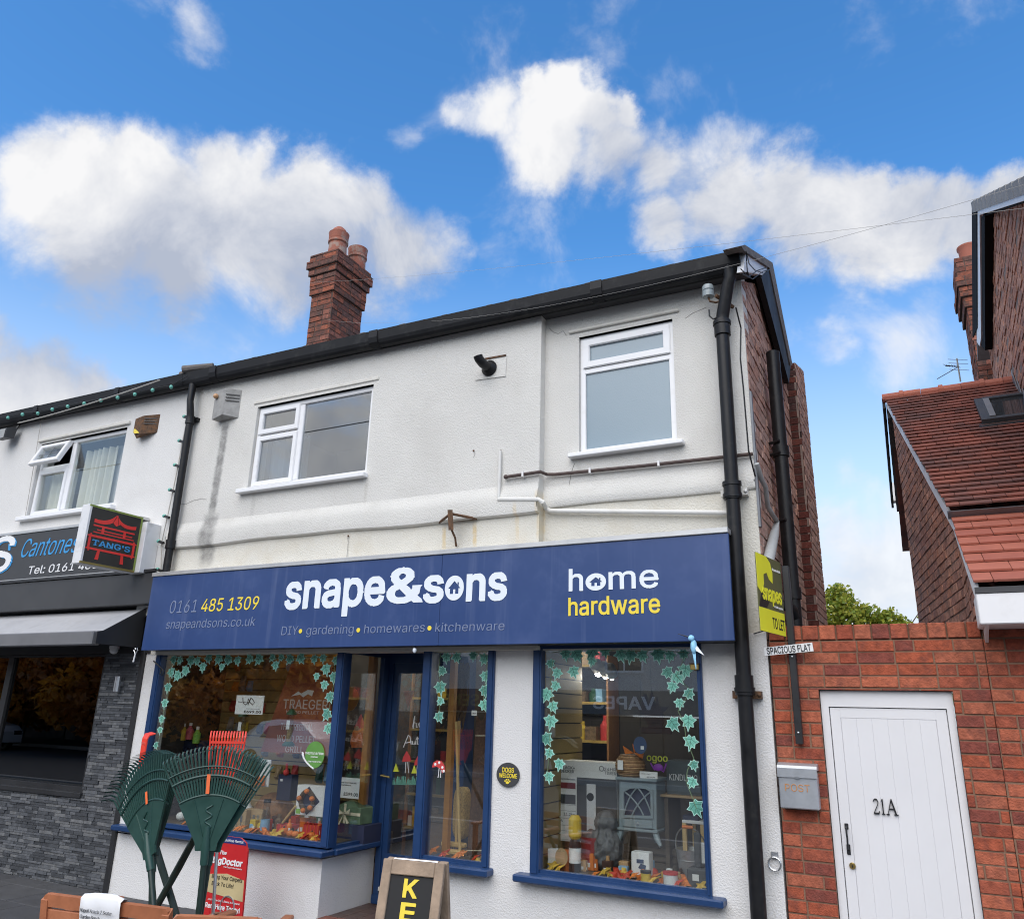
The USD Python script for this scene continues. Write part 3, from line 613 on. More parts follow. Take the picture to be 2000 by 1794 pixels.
# ---- gutter, eaves, roof
gz = 5.165; GO = .095
XG0, XG1 = -10.9, -.955
def rise(mb, k=.0115): # the eaves climb a little towards the left
    for v in mb.v: v[:, 2] += k * (XG1 - v[:, 0])
    return mb
obj('eaves_board', rise(MB().box(XB, XG1 + .03, -.21 + GO, -.188 + GO, gz - .105, gz + .06)), 'black_gutter', shop)
obj('soffit', rise(MB().box(XB, XG1 + .03, -.188 + GO, .0, gz - .105, gz - .09)), 'soffit_dark', shop)
def gutter(x0, x1, parent):
    n = 9; outer = [(-.205 + GO, gz + .005)] + [(-.212 + GO - .062 - .062 * math.cos(math.pi * (1 - k / (n - 1))), gz - .035 - .10 * math.sin(math.pi * k / (n - 1))) for k in range(n)] + [(-.342 + GO, gz + .022), (-.328 + GO, gz + .022), (-.328 + GO, gz - .03), (-.24 + GO, gz - .08), (-.22 + GO, gz - .02)]
    return obj('gutter', rise(MB().extx(Polygon(outer).buffer(0), x0, x1)), 'black_gutter', parent)
gutter(XB, XG1, shop)
for x in (-6.62, -4.45, -2.14):
    obj('gutter_joint', rise(MB().extx(Polygon([(y_ + GO, z_) for y_, z_ in ((-.345, gz + .028), (-.35, gz - .05), (-.335, gz - .10), (-.275, gz - .142), (-.22, gz - .12), (-.212, gz), (-.3, gz - .02))]), x - .05, x + .05)), 'black_gutter', shop)
Yr, Zr = 1.33, 5.86            # ridge
def roofpt(y): return gz + .010 + (y + .2) / (Yr + .2) * (Zr - gz - .05)
roof = obj('roof', rise(MB().extx(Polygon([(-.16, gz + .025), (Yr, Zr - .02), (3.1, 5.0), (3.1, 4.94), (Yr, Zr - .1), (-.10, gz + .0)]), XB, XG1 - .02)), 'roof_slate', shop)
R = random.Random(3)
for row in range(3):
    y0 = -.20 + row * .26; y1 = y0 + .30
    x = XB - .06
    while x < XG1 - .05:
        x2 = min(x + .24, XG1 + .02); j = R.uniform(-.006, .006)
        z0, z1 = roofpt(y0) + .018 + j, roofpt(y1) + .004
        n = 6; v = []
        for yy, zz in ((y0, z0), (y1, z1)):
            for k in range(n):
                t = k / (n - 1); v.append((x + (x2 - x) * t, yy, zz + .028 * math.sin(math.pi * min(t * 1.0, 1)) ** 2 * (1 if t > .0 else 0)))
        for k in range(n):
            t = k / (n - 1); v.append((x + (x2 - x) * t, y0, z0 - .02))
        f = [(k, k + 1, n + k + 1, n + k) for k in range(n - 1)] + [(2 * n + k, 2 * n + k + 1, k + 1, k) for k in range(n - 1)]
        if row < 1: obj('roof_tile', rise(MB().add(v, f)), 'roof_slate', roof)
        x = x2
# verge of the gable: boxed end, boards, tile edge
XV = -.93
box_end = [PX(*p, XV)[1:] for p in [(1456, 490), (1507, 524), (1503, 540), (1452, 530)]]
obj('boxed_eave', MB().extx(Polygon(box_end).buffer(0), XV - .05, XV), 'white_board', shop)
v0 = [PX(*p, XV + .01)[1:] for p in [(1487, 541), (1505, 522), (1545, 707), (1541, 748)]]
obj('bargeboard', MB().extx(Polygon(v0).buffer(0), XV - .04, XV + .01), 'black_gutter', shop)
v1 = [PX(*p, XV + .02)[1:] for p in [(1448, 480), (1455, 478), (1509, 513), (1548, 712), (1544, 714), (1503, 523), (1453, 489)]]
obj('verge', MB().extx(Polygon(v1).buffer(0), XV - .12, XV + .02), 'roof_slate', shop)
# ---- gable wall
gable = UsdGeom.Xform.Define(stage, shop + '/gable_wall'); _locs[shop + '/gable_wall'] = _locs[shop]; gable = shop + '/gable_wall'
greg = Polygon([(0.02, 2.2), (2.2, 2.2), (2.2, 5.12), (1.4, 5.5), (.6, 5.35), (.02, 5.06)])
brickwork(gable, (XC + .004, 0, 0), (0, 1, 0), (1, 0, 0), greg, BR_GABLE, limit=300, seed=4, mortar='mortar_grey', jit=.006)
obj('flashing_strip', MB().box(XC + .002, XC + .018, -.004, .035, 3.05, 4.1), 'lead', gable)
rear = UsdGeom.Xform.Define(stage, shop + '/rear_wall'); _locs[shop + '/rear_wall'] = _locs[shop]; rear = shop + '/rear_wall'
brickwork(rear, (0, 2.2, 0), (1, 0, 0), (0, -1, 0), rect(-1.02, -.9, 2.2, 5.25), BR_SHADED, limit=120, seed=8, mortar='mortar_dark')
brickwork(rear, (-.9, 0, 0), (0, 1, 0), (1, 0, 0), Polygon([(2.2, 2.2), (2.95, 2.2), (2.95, 5.46), (2.2, 5.25)]), BR_GABLE, limit=120, seed=9, mortar='mortar_grey')
obj('bulk', MB().box(-6.9, -.93, 2.24, 2.93, -.1, 5.1), 'interior_dark', rear)
# ---- pipes
def pipe(name, pts, rad, m, parent, n=14, collars=(), smooth=35, label=None):
    p = obj(name, MB().tube(pts, rad, n), m, parent, smooth=smooth, label=label)
    for c in collars: obj('collar', MB().tube(c[0], c[1], n), m, p, smooth=smooth)
    return p
dp = -.11; xd = -1.147
a_, b_ = P(1425, 532, -.18), P(1409, 610, dp)
pipe('downpipe', [(xd, dp, 0), (xd, dp, 4.66), (xd + .015, dp - .02, 4.72), (a_[0] - .02, -.17, 4.95), (a_[0], -.18, 5.0), (a_[0], -.18, 5.10)], [.05, .05, .05, .047, .047, .055], 'black_pipe', shop,
     collars=[([(xd, dp, z), (xd, dp, z + .13)], .062) for z in (3.24, 1.88, 4.55)] + [([(xd, dp, z), (xd, dp, z + .03)], .069) for z in (3.25, 3.34, 1.9, 4.64)], label='black cast iron downpipe at the right corner')
for z in (1.86, 3.28): obj('pipe_clip', MB().box(xd - .095, xd + .095, -.06, -.0, z, z + .05).sphere((xd + .085, -.065, z + .025), .013, 1), 'rust' if z < 2 else 'white_pipe', shop)
xl = -6.955
pipe('downpipe', [(xl, -.16, 2.95), (xl, -.16, 4.70), (xl + .01, -.18, 4.78), (xl + .0, -.2, 4.92), (xl - .01, -.19, 5.12)], [.04, .04, .04, .037, .04], 'black_pipe', shop,
     collars=[([(xl, -.16, z), (xl, -.16, z + .09)], .05) for z in (3.27, 4.66)], label='black downpipe between the two shops')
obj('pipe_clip', MB().box(xl - .07, xl + .07, -.13, -.09, 4.70, 4.74), 'black_pipe', shop)
# soil pipe up the gable
xs_, ys_ = -.905, .72
pipe('soil_pipe', [(xs_, ys_, 2.0), (xs_, ys_, 4.72)], .055, 'black_pipe', shop, collars=[([(xs_, ys_, z), (xs_, ys_, z + .09)], .066) for z in (2.62, 3.78)])
obj('pipe_clip', MB().tube([(-.99, ys_ - .02, 3.9), (-.9, ys_ - .07, 3.9)], .012, 6).tube([(-.99, ys_ - .02, 3.8), (-.9, ys_ - .07, 3.8)], .012, 6).tube([(-.99, ys_ - .02, 3.24), (-.9, ys_ - .07, 3.24)], .012, 6), 'black_pipe', shop)
pipe('branch_pipe', [(-.99, ys_ - .16, 2.55), (-.93, ys_ - .14, 2.56), (-.905, ys_ - .07, 2.53), (-.905, ys_ - .01, 2.47)], .042, 'black_pipe', shop)
pipe('soil_pipe_branch', [PX(1478, 905, -.97), PX(1487, 935, -.96), PX(1495, 950, -.96), PX(1500, 990, -.96), PX(1517, 1018, -.95), PX(1512, 1045, -.95), PX(1505, 1075, -.95), PX(1500, 1100, -.95)], [.018, .018, .018, .018, .02, .035, .04, .04], 'grey_plastic', shop)
# brown waste pipe along the string course, white pipe beneath it
pts = [P(988, 931, YL - .03), P(1055, 921, YL - .03), P(1068, 926, -.035), P(1085, 926, -.03), P(1250, 910, -.03), P(1470, 886, -.03)]
wp = pipe('waste_pipe', pts, .014, 'brown_pipe', shop, 10); obj('pipe_end', MB().sphere(pts[0], .02), 'brown_pipe', wp)
for x, y in ((1022, 926), (1153, 919), (1287, 905)):
    c = P(x, y, YL - .03 if x < 1060 else -.03); obj('clip', MB().box(c[0] - .008, c[0] + .008, c[1] - .018, c[1] + .03, c[2] - .022, c[2] + .02), 'white_board', wp)
pts = [P(973, 975, YL - .03), P(1052, 975, YL - .03), P(1060, 980, YL - .03), P(1066, 992, -.04), P(1075, 997, -.035), P(1427, 1001, -.035)]
wp = pipe('waste_pipe', pts, .019, 'white_pipe', shop, 10)
pipe('riser_pipe', [P(977, 880, YL - .02), P(974, 972, YL - .03)], .014, 'white_pipe', shop, 10)
xw = P(1432, 1010, -.04)[0]
pipe('small_downpipe', [(xw, -.045, 0), (xw, -.045, P(1432, 1000, -.045)[2])], .022, 'white_pipe', shop, 10, collars=[([(xw, -.045, z), (xw, -.045, z + .08)], .028) for z in (.35, 2.94)])
# ---- shopfront joinery
def shop_window(r, label, sill_x, y=.03, gm='shop_glass', left=.08, right=.08, top=.05, zsill=.62):
    o = (r[0], r[1], r[2], r[3])
    p = rect(*o).difference(rect(o[0] + left, o[1] - right, o[2] + .015, o[3] - top))
    wn = obj('shop_window', MB().ext(p, -.022, .05).ext(p.buffer(-.012, join_style=2), -.03, -.022), 'blue_paint', shop, label=label)
    glaz('pane', (o[0] + left - .01, o[1] - right + .01, o[2] + .005, o[3] - top + .01), y - .01, gm, wn)
    obj('sill', MB().cbox(sill_x[0], sill_x[1], -.11, .06, zsill - .045, zsill + .005, .01), 'blue_paint', wn)
    obj('beading', MB().box(o[0] + left, o[1] - right, -.005, .03, o[2] + .015, o[2] + .035), 'blue_paint', wn)
    return wn
wleft = shop_window(GL, 'wide blue framed shop window left of the lobby', (-7.23, -4.63), zsill=.60)
wmid = shop_window(GC, 'narrow blue framed window beside the door', (-3.9, -3.085), left=.085, right=.06)
wright = shop_window(GR, 'blue framed shop window at the right', (-2.875, -1.365), left=.07, right=.035)
# lobby: glazed return on the left, recessed door, tiled step
DY = .68
ret = obj('return_window', MB().box(-4.70, -4.65, .052, .10, .6, 2.26).box(-4.70, -4.65, .60, DY, .6, 2.26).box(-4.70, -4.65, .1, .6, 2.2, 2.26).box(-4.70, -4.65, .1, .6, .6, .63), 'blue_paint', shop)
obj('pane', MB().box(-4.685, -4.679, .1, .6, .63, 2.2), 'shop_glass', ret)
obj('sill', MB().cbox(-4.73, -4.61, .062, DY, .555, .605, .01), 'blue_paint', ret)
mat('varnished_wood', (.42, .19, .045), v=.2, sc=12, rough=.45)
obj('inner_post', MB().box(-4.78, -4.72, .52, .59, .58, 2.22), 'varnished_wood', ret)
obj('inner_post', MB().box(-3.70, -3.65, .25, .30, .58, 2.22), 'varnished_wood', wmid)
obj('return_window', MB().box(-3.80, -3.72, .052, .1, .1, 2.26).box(-3.78, -3.73, .1, DY, 2.2, 2.26).box(-3.78, -3.73, .1, DY, .1, .62).box(-3.78, -3.73, .6, DY, .62, 2.2), 'blue_paint', shop)
obj('door_frame', MB().box(-4.66, -4.60, DY, DY + .07, .1, 2.26).box(-3.80, -3.73, DY, DY + .07, .1, 2.26).box(-4.60, -3.80, DY, DY + .07, 2.15, 2.26).box(-4.66, -3.73, DY - .02, DY + .07, .10, .17), 'blue_paint', shop)
door = obj('door', MB().ext(rect(-4.60, -3.81, .23, 2.15).difference(rect(-4.545, -3.9, .5, 2.06)), DY + .012, DY + .055), 'blue_paint', shop, label='recessed blue door with a tall glass pane')
obj('pane', MB().box(-4.55, -3.89, DY + .03, DY + .036, .49, 2.07), 'shop_glass', door)
obj('weather_bar', MB().cbox(-4.60, -3.81, DY - .015, DY + .012, .20, .235, .005), 'sill_stone', door)
h_ = P(750, 1513, DY)
obj('handle', MB().box(h_[0] - .018, h_[0] + .018, DY + .002, DY + .012, h_[2] - .1, h_[2] + .06).tube([(h_[0], DY + .005, h_[2]), (h_[0], DY - .045, h_[2]), (h_[0] + .1, DY - .05, h_[2] - .01)], .009, 8), 'brass', door)
obj('lobby_ceiling', MB().box(-4.7, -3.72, .05, DY + .07, 2.26, 2.3), 'soffit_dark', shop)
step = obj('step', MB().box(-4.70, -3.76, .06, DY, -.1, .085), 'lobby_nosing', shop)
for i in range(7):
    for j in range(5):
        x = -4.695 + i * .133; y = .125 + j * .112
        obj('floor_tile', MB().cbox(x, x + .128, y, y + .107, .08, .095, .003), 'lobby_tile' , step)
for i in range(7): obj('nosing_tile', MB().cbox(-4.715 + i * .137, -4.715 + i * .137 + .133, -.01, .12, .03, .097, .008), 'lobby_nosing', step)
# inside of the shop
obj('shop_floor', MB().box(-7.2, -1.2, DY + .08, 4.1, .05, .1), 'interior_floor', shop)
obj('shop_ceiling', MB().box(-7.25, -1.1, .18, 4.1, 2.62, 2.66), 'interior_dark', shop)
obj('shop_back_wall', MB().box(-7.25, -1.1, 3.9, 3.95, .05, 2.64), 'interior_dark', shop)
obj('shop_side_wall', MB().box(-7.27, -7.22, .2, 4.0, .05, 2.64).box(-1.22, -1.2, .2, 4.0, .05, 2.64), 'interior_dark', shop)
def group(parent, name):
    n = numbered(parent, name); UsdGeom.Xform.Define(stage, parent + '/' + n); _locs[parent + '/' + n] = _locs.get(parent, np.zeros(3)); return parent + '/' + n
# ---------------------------------------------------------------- the restaurant on the left
rest_b = thing('restaurant_building', 'white rendered restaurant building with grey stone strip front', 'building', (-9, 0, 0))
TX0, TX1 = -12.5, XB
z1f = lambda x, y: (x / 4.9975, 660 + y / 4.9975)
z2f = lambda x, y: (x / 2.586, 1100 + y / 2.586)
WT = axis_rect([z1f(445, 1030), z1f(1290, 885), z1f(1100, 1640), z1f(262, 1760)], -.06)
mat('roughcast_rest', (.69, .68, .655), v=.04, sc=1.6, rough=.9, bump=1.0, bsc=80, spec=.2, dirt=((.5, .48, .44), .35, 2.0, .54, .8))
obj('upper_wall', MB().ext(rect(TX0, TX1 - .002, 2.9, ZE + .22).difference(rect(*WT)), YL, .12), 'roughcast_rest', rest_b)
w = WT; Yf = -.05
tw = obj('window', frame_ext(w, [inset(w, .05)], Yf, Yf + .06), 'upvc', rest_b, label='white window with a small sash propped open')
xm = P(*z1f(735, 1020), Yf)[0]; zm = P(*z1f(375, 1300), Yf)[2]
obj('mullion', MB().cbox(xm - .04, xm + .04, Yf + .002, Yf + .058, w[2] + .05, w[3] - .05, .006), 'upvc', tw)
c_ = (w[0] + .02, xm - .03, w[2] + .02, zm - .01); obj('sash', frame_ext(c_, [inset(c_, .055)], Yf - .012, Yf + .03), 'upvc', tw); glaz('pane', inset(c_, .05), Yf + .012, 'pane_glass', tw)
obj('transom', MB().box(w[0] + .04, xm - .03, Yf + .01, Yf + .05, zm - .02, zm + .04), 'upvc', tw)
sw, sh = xm - .03 - w[0] - .02, w[3] - .03 - zm
sa = frame_ext((0, sw, -sh, 0), [inset((0, sw, -sh, 0), .055)], -.03, .02); A = -math.radians(24)
sa.xf(rotx(A), (w[0] + .02, Yf - .02, w[3] - .03)); sash = obj('open_sash', sa, 'upvc', tw, label='small sash propped open')
obj('sash_pane', MB().box(.05, sw - .05, -.004, .002, -sh + .05, -.05).xf(rotx(A), (w[0] + .02, Yf - .02, w[3] - .03)), 'pane_glass', tw)
obj('lead_strips', MB().box(sw / 2 - .004, sw / 2 + .004, -.008, -.004, -sh + .05, -.05).box(.05, sw - .05, -.008, -.004, -sh / 2 - .004, -sh / 2 + .004).xf(rotx(A), (w[0] + .02, Yf - .02, w[3] - .03)), 'lead', tw)
glaz('pane', (xm + .035, w[1] - .045, w[2] + .045, w[3] - .045), Yf + .02, 'pane_glass', tw)
obj('sill', MB().cbox(w[0] - .1, w[1] + .05, YL - .07, .05, w[2] - .05, w[2], .006), 'upvc', tw)
obj('lintel', MB().cbox(w[0] - .05, w[1] + .05, YL - .03, .05, w[3] + .03, w[3] + .07, .006).box(w[0], w[1], YL + .002, .05, w[3], w[3] + .03), 'sill_stone', tw)
curtain(w[0] + .03, xm - .02, w[2], zm, .10, 'curtain', tw, 5); curtain(xm + .0, xm + .62, w[2], w[3] - .12, .12, 'curtain', tw, 6, .04)
obj('net_panel', MB().box(xm + .55, w[1], .16, .165, w[2], w[3] - .1), 'net_curtain', tw)
obj('upstairs_room', MB().box(TX0, TX1 - .05, 2.4, 2.44, 2.9, 5.1).box(TX0, TX1 - .05, .2, 2.4, 2.9, 2.92).box(TX0, TX1 - .05, .2, 2.4, 5.06, 5.1).box(TX1 - .05, TX1 - .03, .2, 2.4, 2.9, 5.1).box(TX0, TX0 + .04, .2, 2.4, 2.93, 5.05), 'room_wall', rest_b)
obj('eaves_board', rise(MB().box(TX0, TX1 - .003, -.21 + GO, -.188 + GO, gz - .105, gz + .06)), 'black_gutter', rest_b)
obj('soffit', rise(MB().box(TX0, TX1 - .003, -.188 + GO, .0, gz - .105, gz - .09)), 'soffit_dark', rest_b)
gutter(TX0, TX1 - .004, rest_b)
for x in (-9.75, -8.2): obj('gutter_joint', rise(MB().extx(Polygon([(y_ + GO, z_) for y_, z_ in ((-.345, gz + .028), (-.35, gz - .05), (-.335, gz - .10), (-.275, gz - .142), (-.22, gz - .12), (-.212, gz), (-.3, gz - .02))]), x - .04, x + .04)), 'black_gutter', rest_b)
obj('roof', rise(MB().extx(Polygon([(-.17, gz + .02), (Yr, Zr - .07), (3.0, 5.0), (3.0, 4.94), (Yr, Zr - .15), (-.10, gz + .0)]), TX0, TX1 - .003)), 'roof_slate', rest_b)
obj('ridge_end_tile', rise(MB().tube([(TX1 - .1, -.18, gz + .03), (TX1 + .04, -.15, gz + .04)], .055, 10).tube([(TX1 + .0, -.25, gz + .06), (TX1 + .3, -.1, gz + .12)], [.05, .035], 10).box(TX1 - .06, TX1 - .03, -.19, -.16, gz + .07, gz + .14)), 'roof_slate', rest_b)
# ground floor: dark fascia, shutter box, sloping canopy, tinted window, stone strips
fz0, fz1 = 3.07, 3.625
obj('white_wall_end', MB().box(-7.42, TX1 - .01, YL + .01, .1, 2.6, 2.92), 'roughcast_rest', rest_b)
sb = obj('shutter_box', MB().cbox(TX0, -7.06, -.20, .1, 2.70, 3.03, .008), 'charcoal', rest_b)
obj('trim', MB().box(TX0, -7.06, -.215, -.19, 3.03, 3.06), 'charcoal_dark', rest_b)
cn = MB().extx(Polygon([(-.10, 2.66), (-.53, 2.40), (-.53, 2.385), (-.09, 2.6)]), TX0, -7.26)
canopy = obj('canopy', cn, 'awning_grey', rest_b)
obj('valance', MB().cbox(TX0, -7.32, -.60, -.50, 2.26, 2.395, .01), 'awning_front', canopy)
obj('canopy_end', MB().extx(Polygon([(-.09, 2.68), (-.54, 2.40), (-.6, 2.39), (-.6, 2.27), (-.09, 2.27)]), -7.259, -7.25), 'charcoal_dark', canopy)
obj('head_panel', MB().box(TX0, -7.1, -.02, .1, 2.22, 2.62), 'charcoal_dark', rest_b)
CW = (TX0, -7.88, .82, 2.215)
tw2 = obj('restaurant_window', MB().ext(rect(*CW).difference(rect(-9.53, CW[1] - .05, CW[2] + .07, CW[3] - .02)).difference(rect(TX0 + .1, -9.63, CW[2] + .07, CW[3] - .02)), .02, .09), 'charcoal_dark', rest_b)
glaz('pane', (-9.55, CW[1] - .04, CW[2] + .06, CW[3]), .05, 'tinted_glass', tw2); glaz('pane', (TX0 + .05, -9.61, CW[2] + .06, CW[3]), .05, 'tinted_glass', tw2)
obj('sill', MB().cbox(TX0, -7.87, -.03, .06, CW[2] - .03, CW[2] + .02, .005), 'charcoal_dark', tw2)
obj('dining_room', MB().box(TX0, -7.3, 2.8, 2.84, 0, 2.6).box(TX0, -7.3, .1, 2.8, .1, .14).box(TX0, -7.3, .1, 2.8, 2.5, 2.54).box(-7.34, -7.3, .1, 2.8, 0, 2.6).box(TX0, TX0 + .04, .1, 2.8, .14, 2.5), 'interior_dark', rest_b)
clad = group(rest_b, 'stone_strip_cladding')
creg = rect(TX0 + 2.2, -7.30, -.02, CW[2] - .03).union(rect(-7.88, -7.27, CW[2] - .05, 2.24))
obj('backing', MB().ext(rect(TX0, -7.28, -.05, CW[2] - .03).union(rect(-7.88, -7.28, CW[2] - .1, 2.24)), .006, .12), 'slate_gap', clad)
R = random.Random(21); items = []
z = -.02; 
while z < 2.25:
    h = R.choice([.022, .027, .033]); x = -10.6 + R.uniform(0, .2)
    while x < -7.27:
        L = R.uniform(.07, .26); g = sbox(x + .0015, z + .0015, x + L - .0015, z + h - .001).intersection(creg); x += L
        if g.area > 1.5e-4 and g.geom_type == 'Polygon':
            b = g.bounds; o = R.uniform(-.004, .012)
            v, f = brick_mesh([(b[0], b[1]), (b[2], b[1]), (b[2], b[3]), (b[0], b[3])], np.zeros(3), np.array([1., 0, 0]), np.array([0, -1., 0]), c=.002, jit=o, deep=.03)
            v = v + np.array([0, 0, 0]); cx = (b[0] + b[2]) / 2
            items.append(((cx + 7.6) ** 2 + (b[1] - 1.0) ** 2 * .8, R.choice(SL), v, f))
    z += h
items.sort(key=lambda t: t[0])
for d, m_, v, f in items[:300]: obj('stone_strip', (v, f), m_, clad)
rest_m = {}
for d, m_, v, f in items[300:]: rest_m.setdefault(m_, MB()).add(v, f)
for m_, mb in rest_m.items(): obj('far_stone_strips', mb, m_, clad, kind='stuff')
obj('edge_board', MB().cbox(-7.30, -7.245, -.03, .08, -.02, 2.26, .004), 'charcoal_dark', rest_b)
wl_ = P(231, 1335, -.05); obj('wall_light', MB().tube([(wl_[0], -.06, wl_[2] - .075), (wl_[0], -.06, wl_[2] + .075)], .03, 14).box(wl_[0] - .02, wl_[0] + .02, -.05, .0, wl_[2] - .02, wl_[2] + .02), 'steel', rest_b)
wd = P(223, 1267, -.08); obj('dome_camera', MB().sphere((wd[0], -.08, wd[2] - .015), .042, 2, (1, 1, .85)).lathe((wd[0], -.08, wd[2]), [(.05, 0), (.05, .03)], 16), 'white_board', rest_b)

# ---------------------------------------------------------------- brick garden wall with the white door
gw = thing('garden_wall', 'red brick wall with header course on top between the two buildings', 'wall', (-.35, 0, 0))
DX0, DX1, DZ = -.692, .087, 1.925     # opening (frame outer)
GX0, GX1 = -.985, .29
GT = 2.238
reg = rect(GX0, GX1, -.05, GT).difference(rect(DX0, DX1, -1, DZ))
brickwork(gw, (0, -.004, 0), (1, 0, 0), (0, -1, 0), reg, BR_GARDEN * 7 + ['pale_brick'], z0=GT - 40 * .075, limit=290, headers=.18, seed=31, jit=.003, blen=.222, back=.2)
# soldier/header course on top, each a brick end
R = random.Random(2); x = GX0
while x < GX1 - .02:
    x2 = min(x + .1085, GX1)
    v, f = brick_mesh([(x + .005, GT + .008), (x2 - .005, GT + .008), (x2 - .005, GT + .102), (x + .005, GT + .102)], np.zeros(3), np.array([1., 0, 0]), np.array([0, -1., 0]), c=.005, jit=R.uniform(-.002, .004) + .004, deep=.21)
    obj('coping_brick', (v, f), R.choice(BR_GARDEN), gw); x = x2
obj('coping_bed', MB().box(GX0, GX1, .012, .2, GT - .004, GT + .096), 'mortar', gw)
wd_ = obj('door_frame', MB().ext(rect(DX0 + .004, DX1 - .004, -.05, DZ - .004).difference(rect(DX0 + .05, DX1 - .045, -.1, DZ - .105)), .030, .11), 'white_door', gw)
dr = obj('door', MB().ext(rect(DX0 + .054, DX1 - .049, .01, DZ - .109), .045, .07).ext(rect(DX0 + .03, DX1 - .03, .01, DZ - .08), .072, .10), 'white_door', gw, label='white boarded door numbered 21A')
# raised rails and stiles round the grooved boards
dl, drr, dt = DX0 + .054, DX1 - .049, DZ - .109
obj('stile', MB().cbox(dl + .002, dl + .062, .0375, .05, .012, dt - .002, .0012), 'white_door', dr); obj('stile', MB().cbox(drr - .062, drr - .002, .0375, .05, .012, dt - .002, .0012), 'white_door', dr)
obj('rail', MB().cbox(dl + .062, drr - .062, .0375, .05, dt - .0635, dt - .002, .0012), 'white_door', dr)
bw = (drr - dl - .128) / 6
for i in range(6): obj('board', MB().cbox(dl + .064 + i * bw + .0002, dl + .064 + (i + 1) * bw - .0002, .039, .05, .012, dt - .064, .0010), 'white_door', dr)
# number in slim serif figures
def serif_21A():
    two = LineString([(.04, .82), (.10, .93), (.22, .99), (.36, .95), (.43, .82), (.40, .66), (.28, .46), (.03, .06)]).buffer(.023)
    two = two.union(Polygon([(0, 0), (.46, 0), (.5, .2), (.44, .2), (.40, .09), (.1, .09)]))
    one = rect(.74, .83, 0, 1.0).union(rect(.66, .92, 0, .05)).union(Polygon([(.66, .86), (.83, 1.0), (.74, .9)]))
    ax = 1.02
    a = Polygon([(ax + .10, .03), (ax + .15, .03), (ax + .46, .9), (ax + .72, .03), (ax + .86, .03), (ax + .52, 1.04), (ax + .46, 1.04)]).union(rect(ax + .24, ax + .66, .36, .42)).union(rect(ax, ax + .26, 0, .05)).union(rect(ax + .62, ax + .97, 0, .05))
    return unary_union([two, one, a])
n0, n1 = P(1707, 1588, .036), P(1755, 1588, .036)
obj('house_number', MB().ext(fit(serif_21A(), n0[0], n1[0], n0[2], .088), .026, .0385), 'black_metal', dr)
h0, h1 = P(1653, 1612, .03), P(1657, 1658, .03)
obj('pull_handle', MB().tube([(h0[0], .036, h0[2]), (h0[0], .0, h0[2] - .01), (h0[0] + .002, -.004, (h0[2] + h1[2]) / 2), (h0[0], .0, h1[2] + .01), (h0[0], .036, h1[2])], .006, 8).cbox(h0[0] - .011, h0[0] + .011, .03, .0375, h0[2] - .02, h0[2] + .015, .003).cbox(h0[0] - .011, h0[0] + .011, .03, .0375, h1[2] - .03, h1[2] + .03, .003), 'black_metal', dr)
k0 = P(1665, 1690, .03); lk = MB().lathe((0, 0, 0), [(.019, 0), (.019, .008), (.015, .012), (.004, .012)], 16).xf(rotx(math.pi / 2), (k0[0], .037, k0[2])); obj('lock', lk, 'brass', dr)
obj('keyhole', MB().box(k0[0] - .003, k0[0] + .003, .021, .0245, k0[2] - .008, k0[2] + .006), 'black_print', dr)

# ---------------------------------------------------------------- brick house on the right
house = thing('brick_house', 'red brick house with long tiled lean-to roof and skylight', 'house', (1.0, 2, 0))
fw = group(house, 'front_wall')
brickwork(fw, (0, -.012, 0), (1, 0, 0), (0, -1, 0), rect(.2925, 1.3, -.05, 2.44), BR_GARDEN * 7 + ['pale_brick'], z0=GT - 40 * .075 + .0, limit=290, headers=.2, seed=41, jit=.003, blen=.222, back=.2)
SP = [(.29, .01), (.268, 1.0), (-.075, 3.25), (-.09, 6.6)]     # plan of the long side wall
EAVE = (-.3, 2.52); LEADP = (1.0, 3.235); RIDGE = (3.25, 5.12); BACK = (6.5, 4.70)
sd = group(house, 'side_wall')
def roof_z(y): return np.interp(y, [-.3, 1.0, 3.25, 6.9], [2.52, 3.235, 5.12, 4.2])
for i in range(3):
    a, b = np.array(SP[i]), np.array(SP[i + 1]); L = np.linalg.norm(b - a); U = np.append((b - a) / L, 0); Nn = np.array([-U[1], U[0], 0])
    us = np.linspace(0, L, 6); top = [(u, float(roof_z(a[1] + U[1] * u)) - .10) for u in us]
    regn = Polygon([(0, 2.0), (L, 2.0)] + top[::-1])
    brickwork(sd, (a[0], a[1], 0), U, Nn, regn, BR_SIDE, limit=(140, 160, 0)[i], seed=50 + i, mortar='mortar_grey', jit=.004, deep=.02, mort=.011)
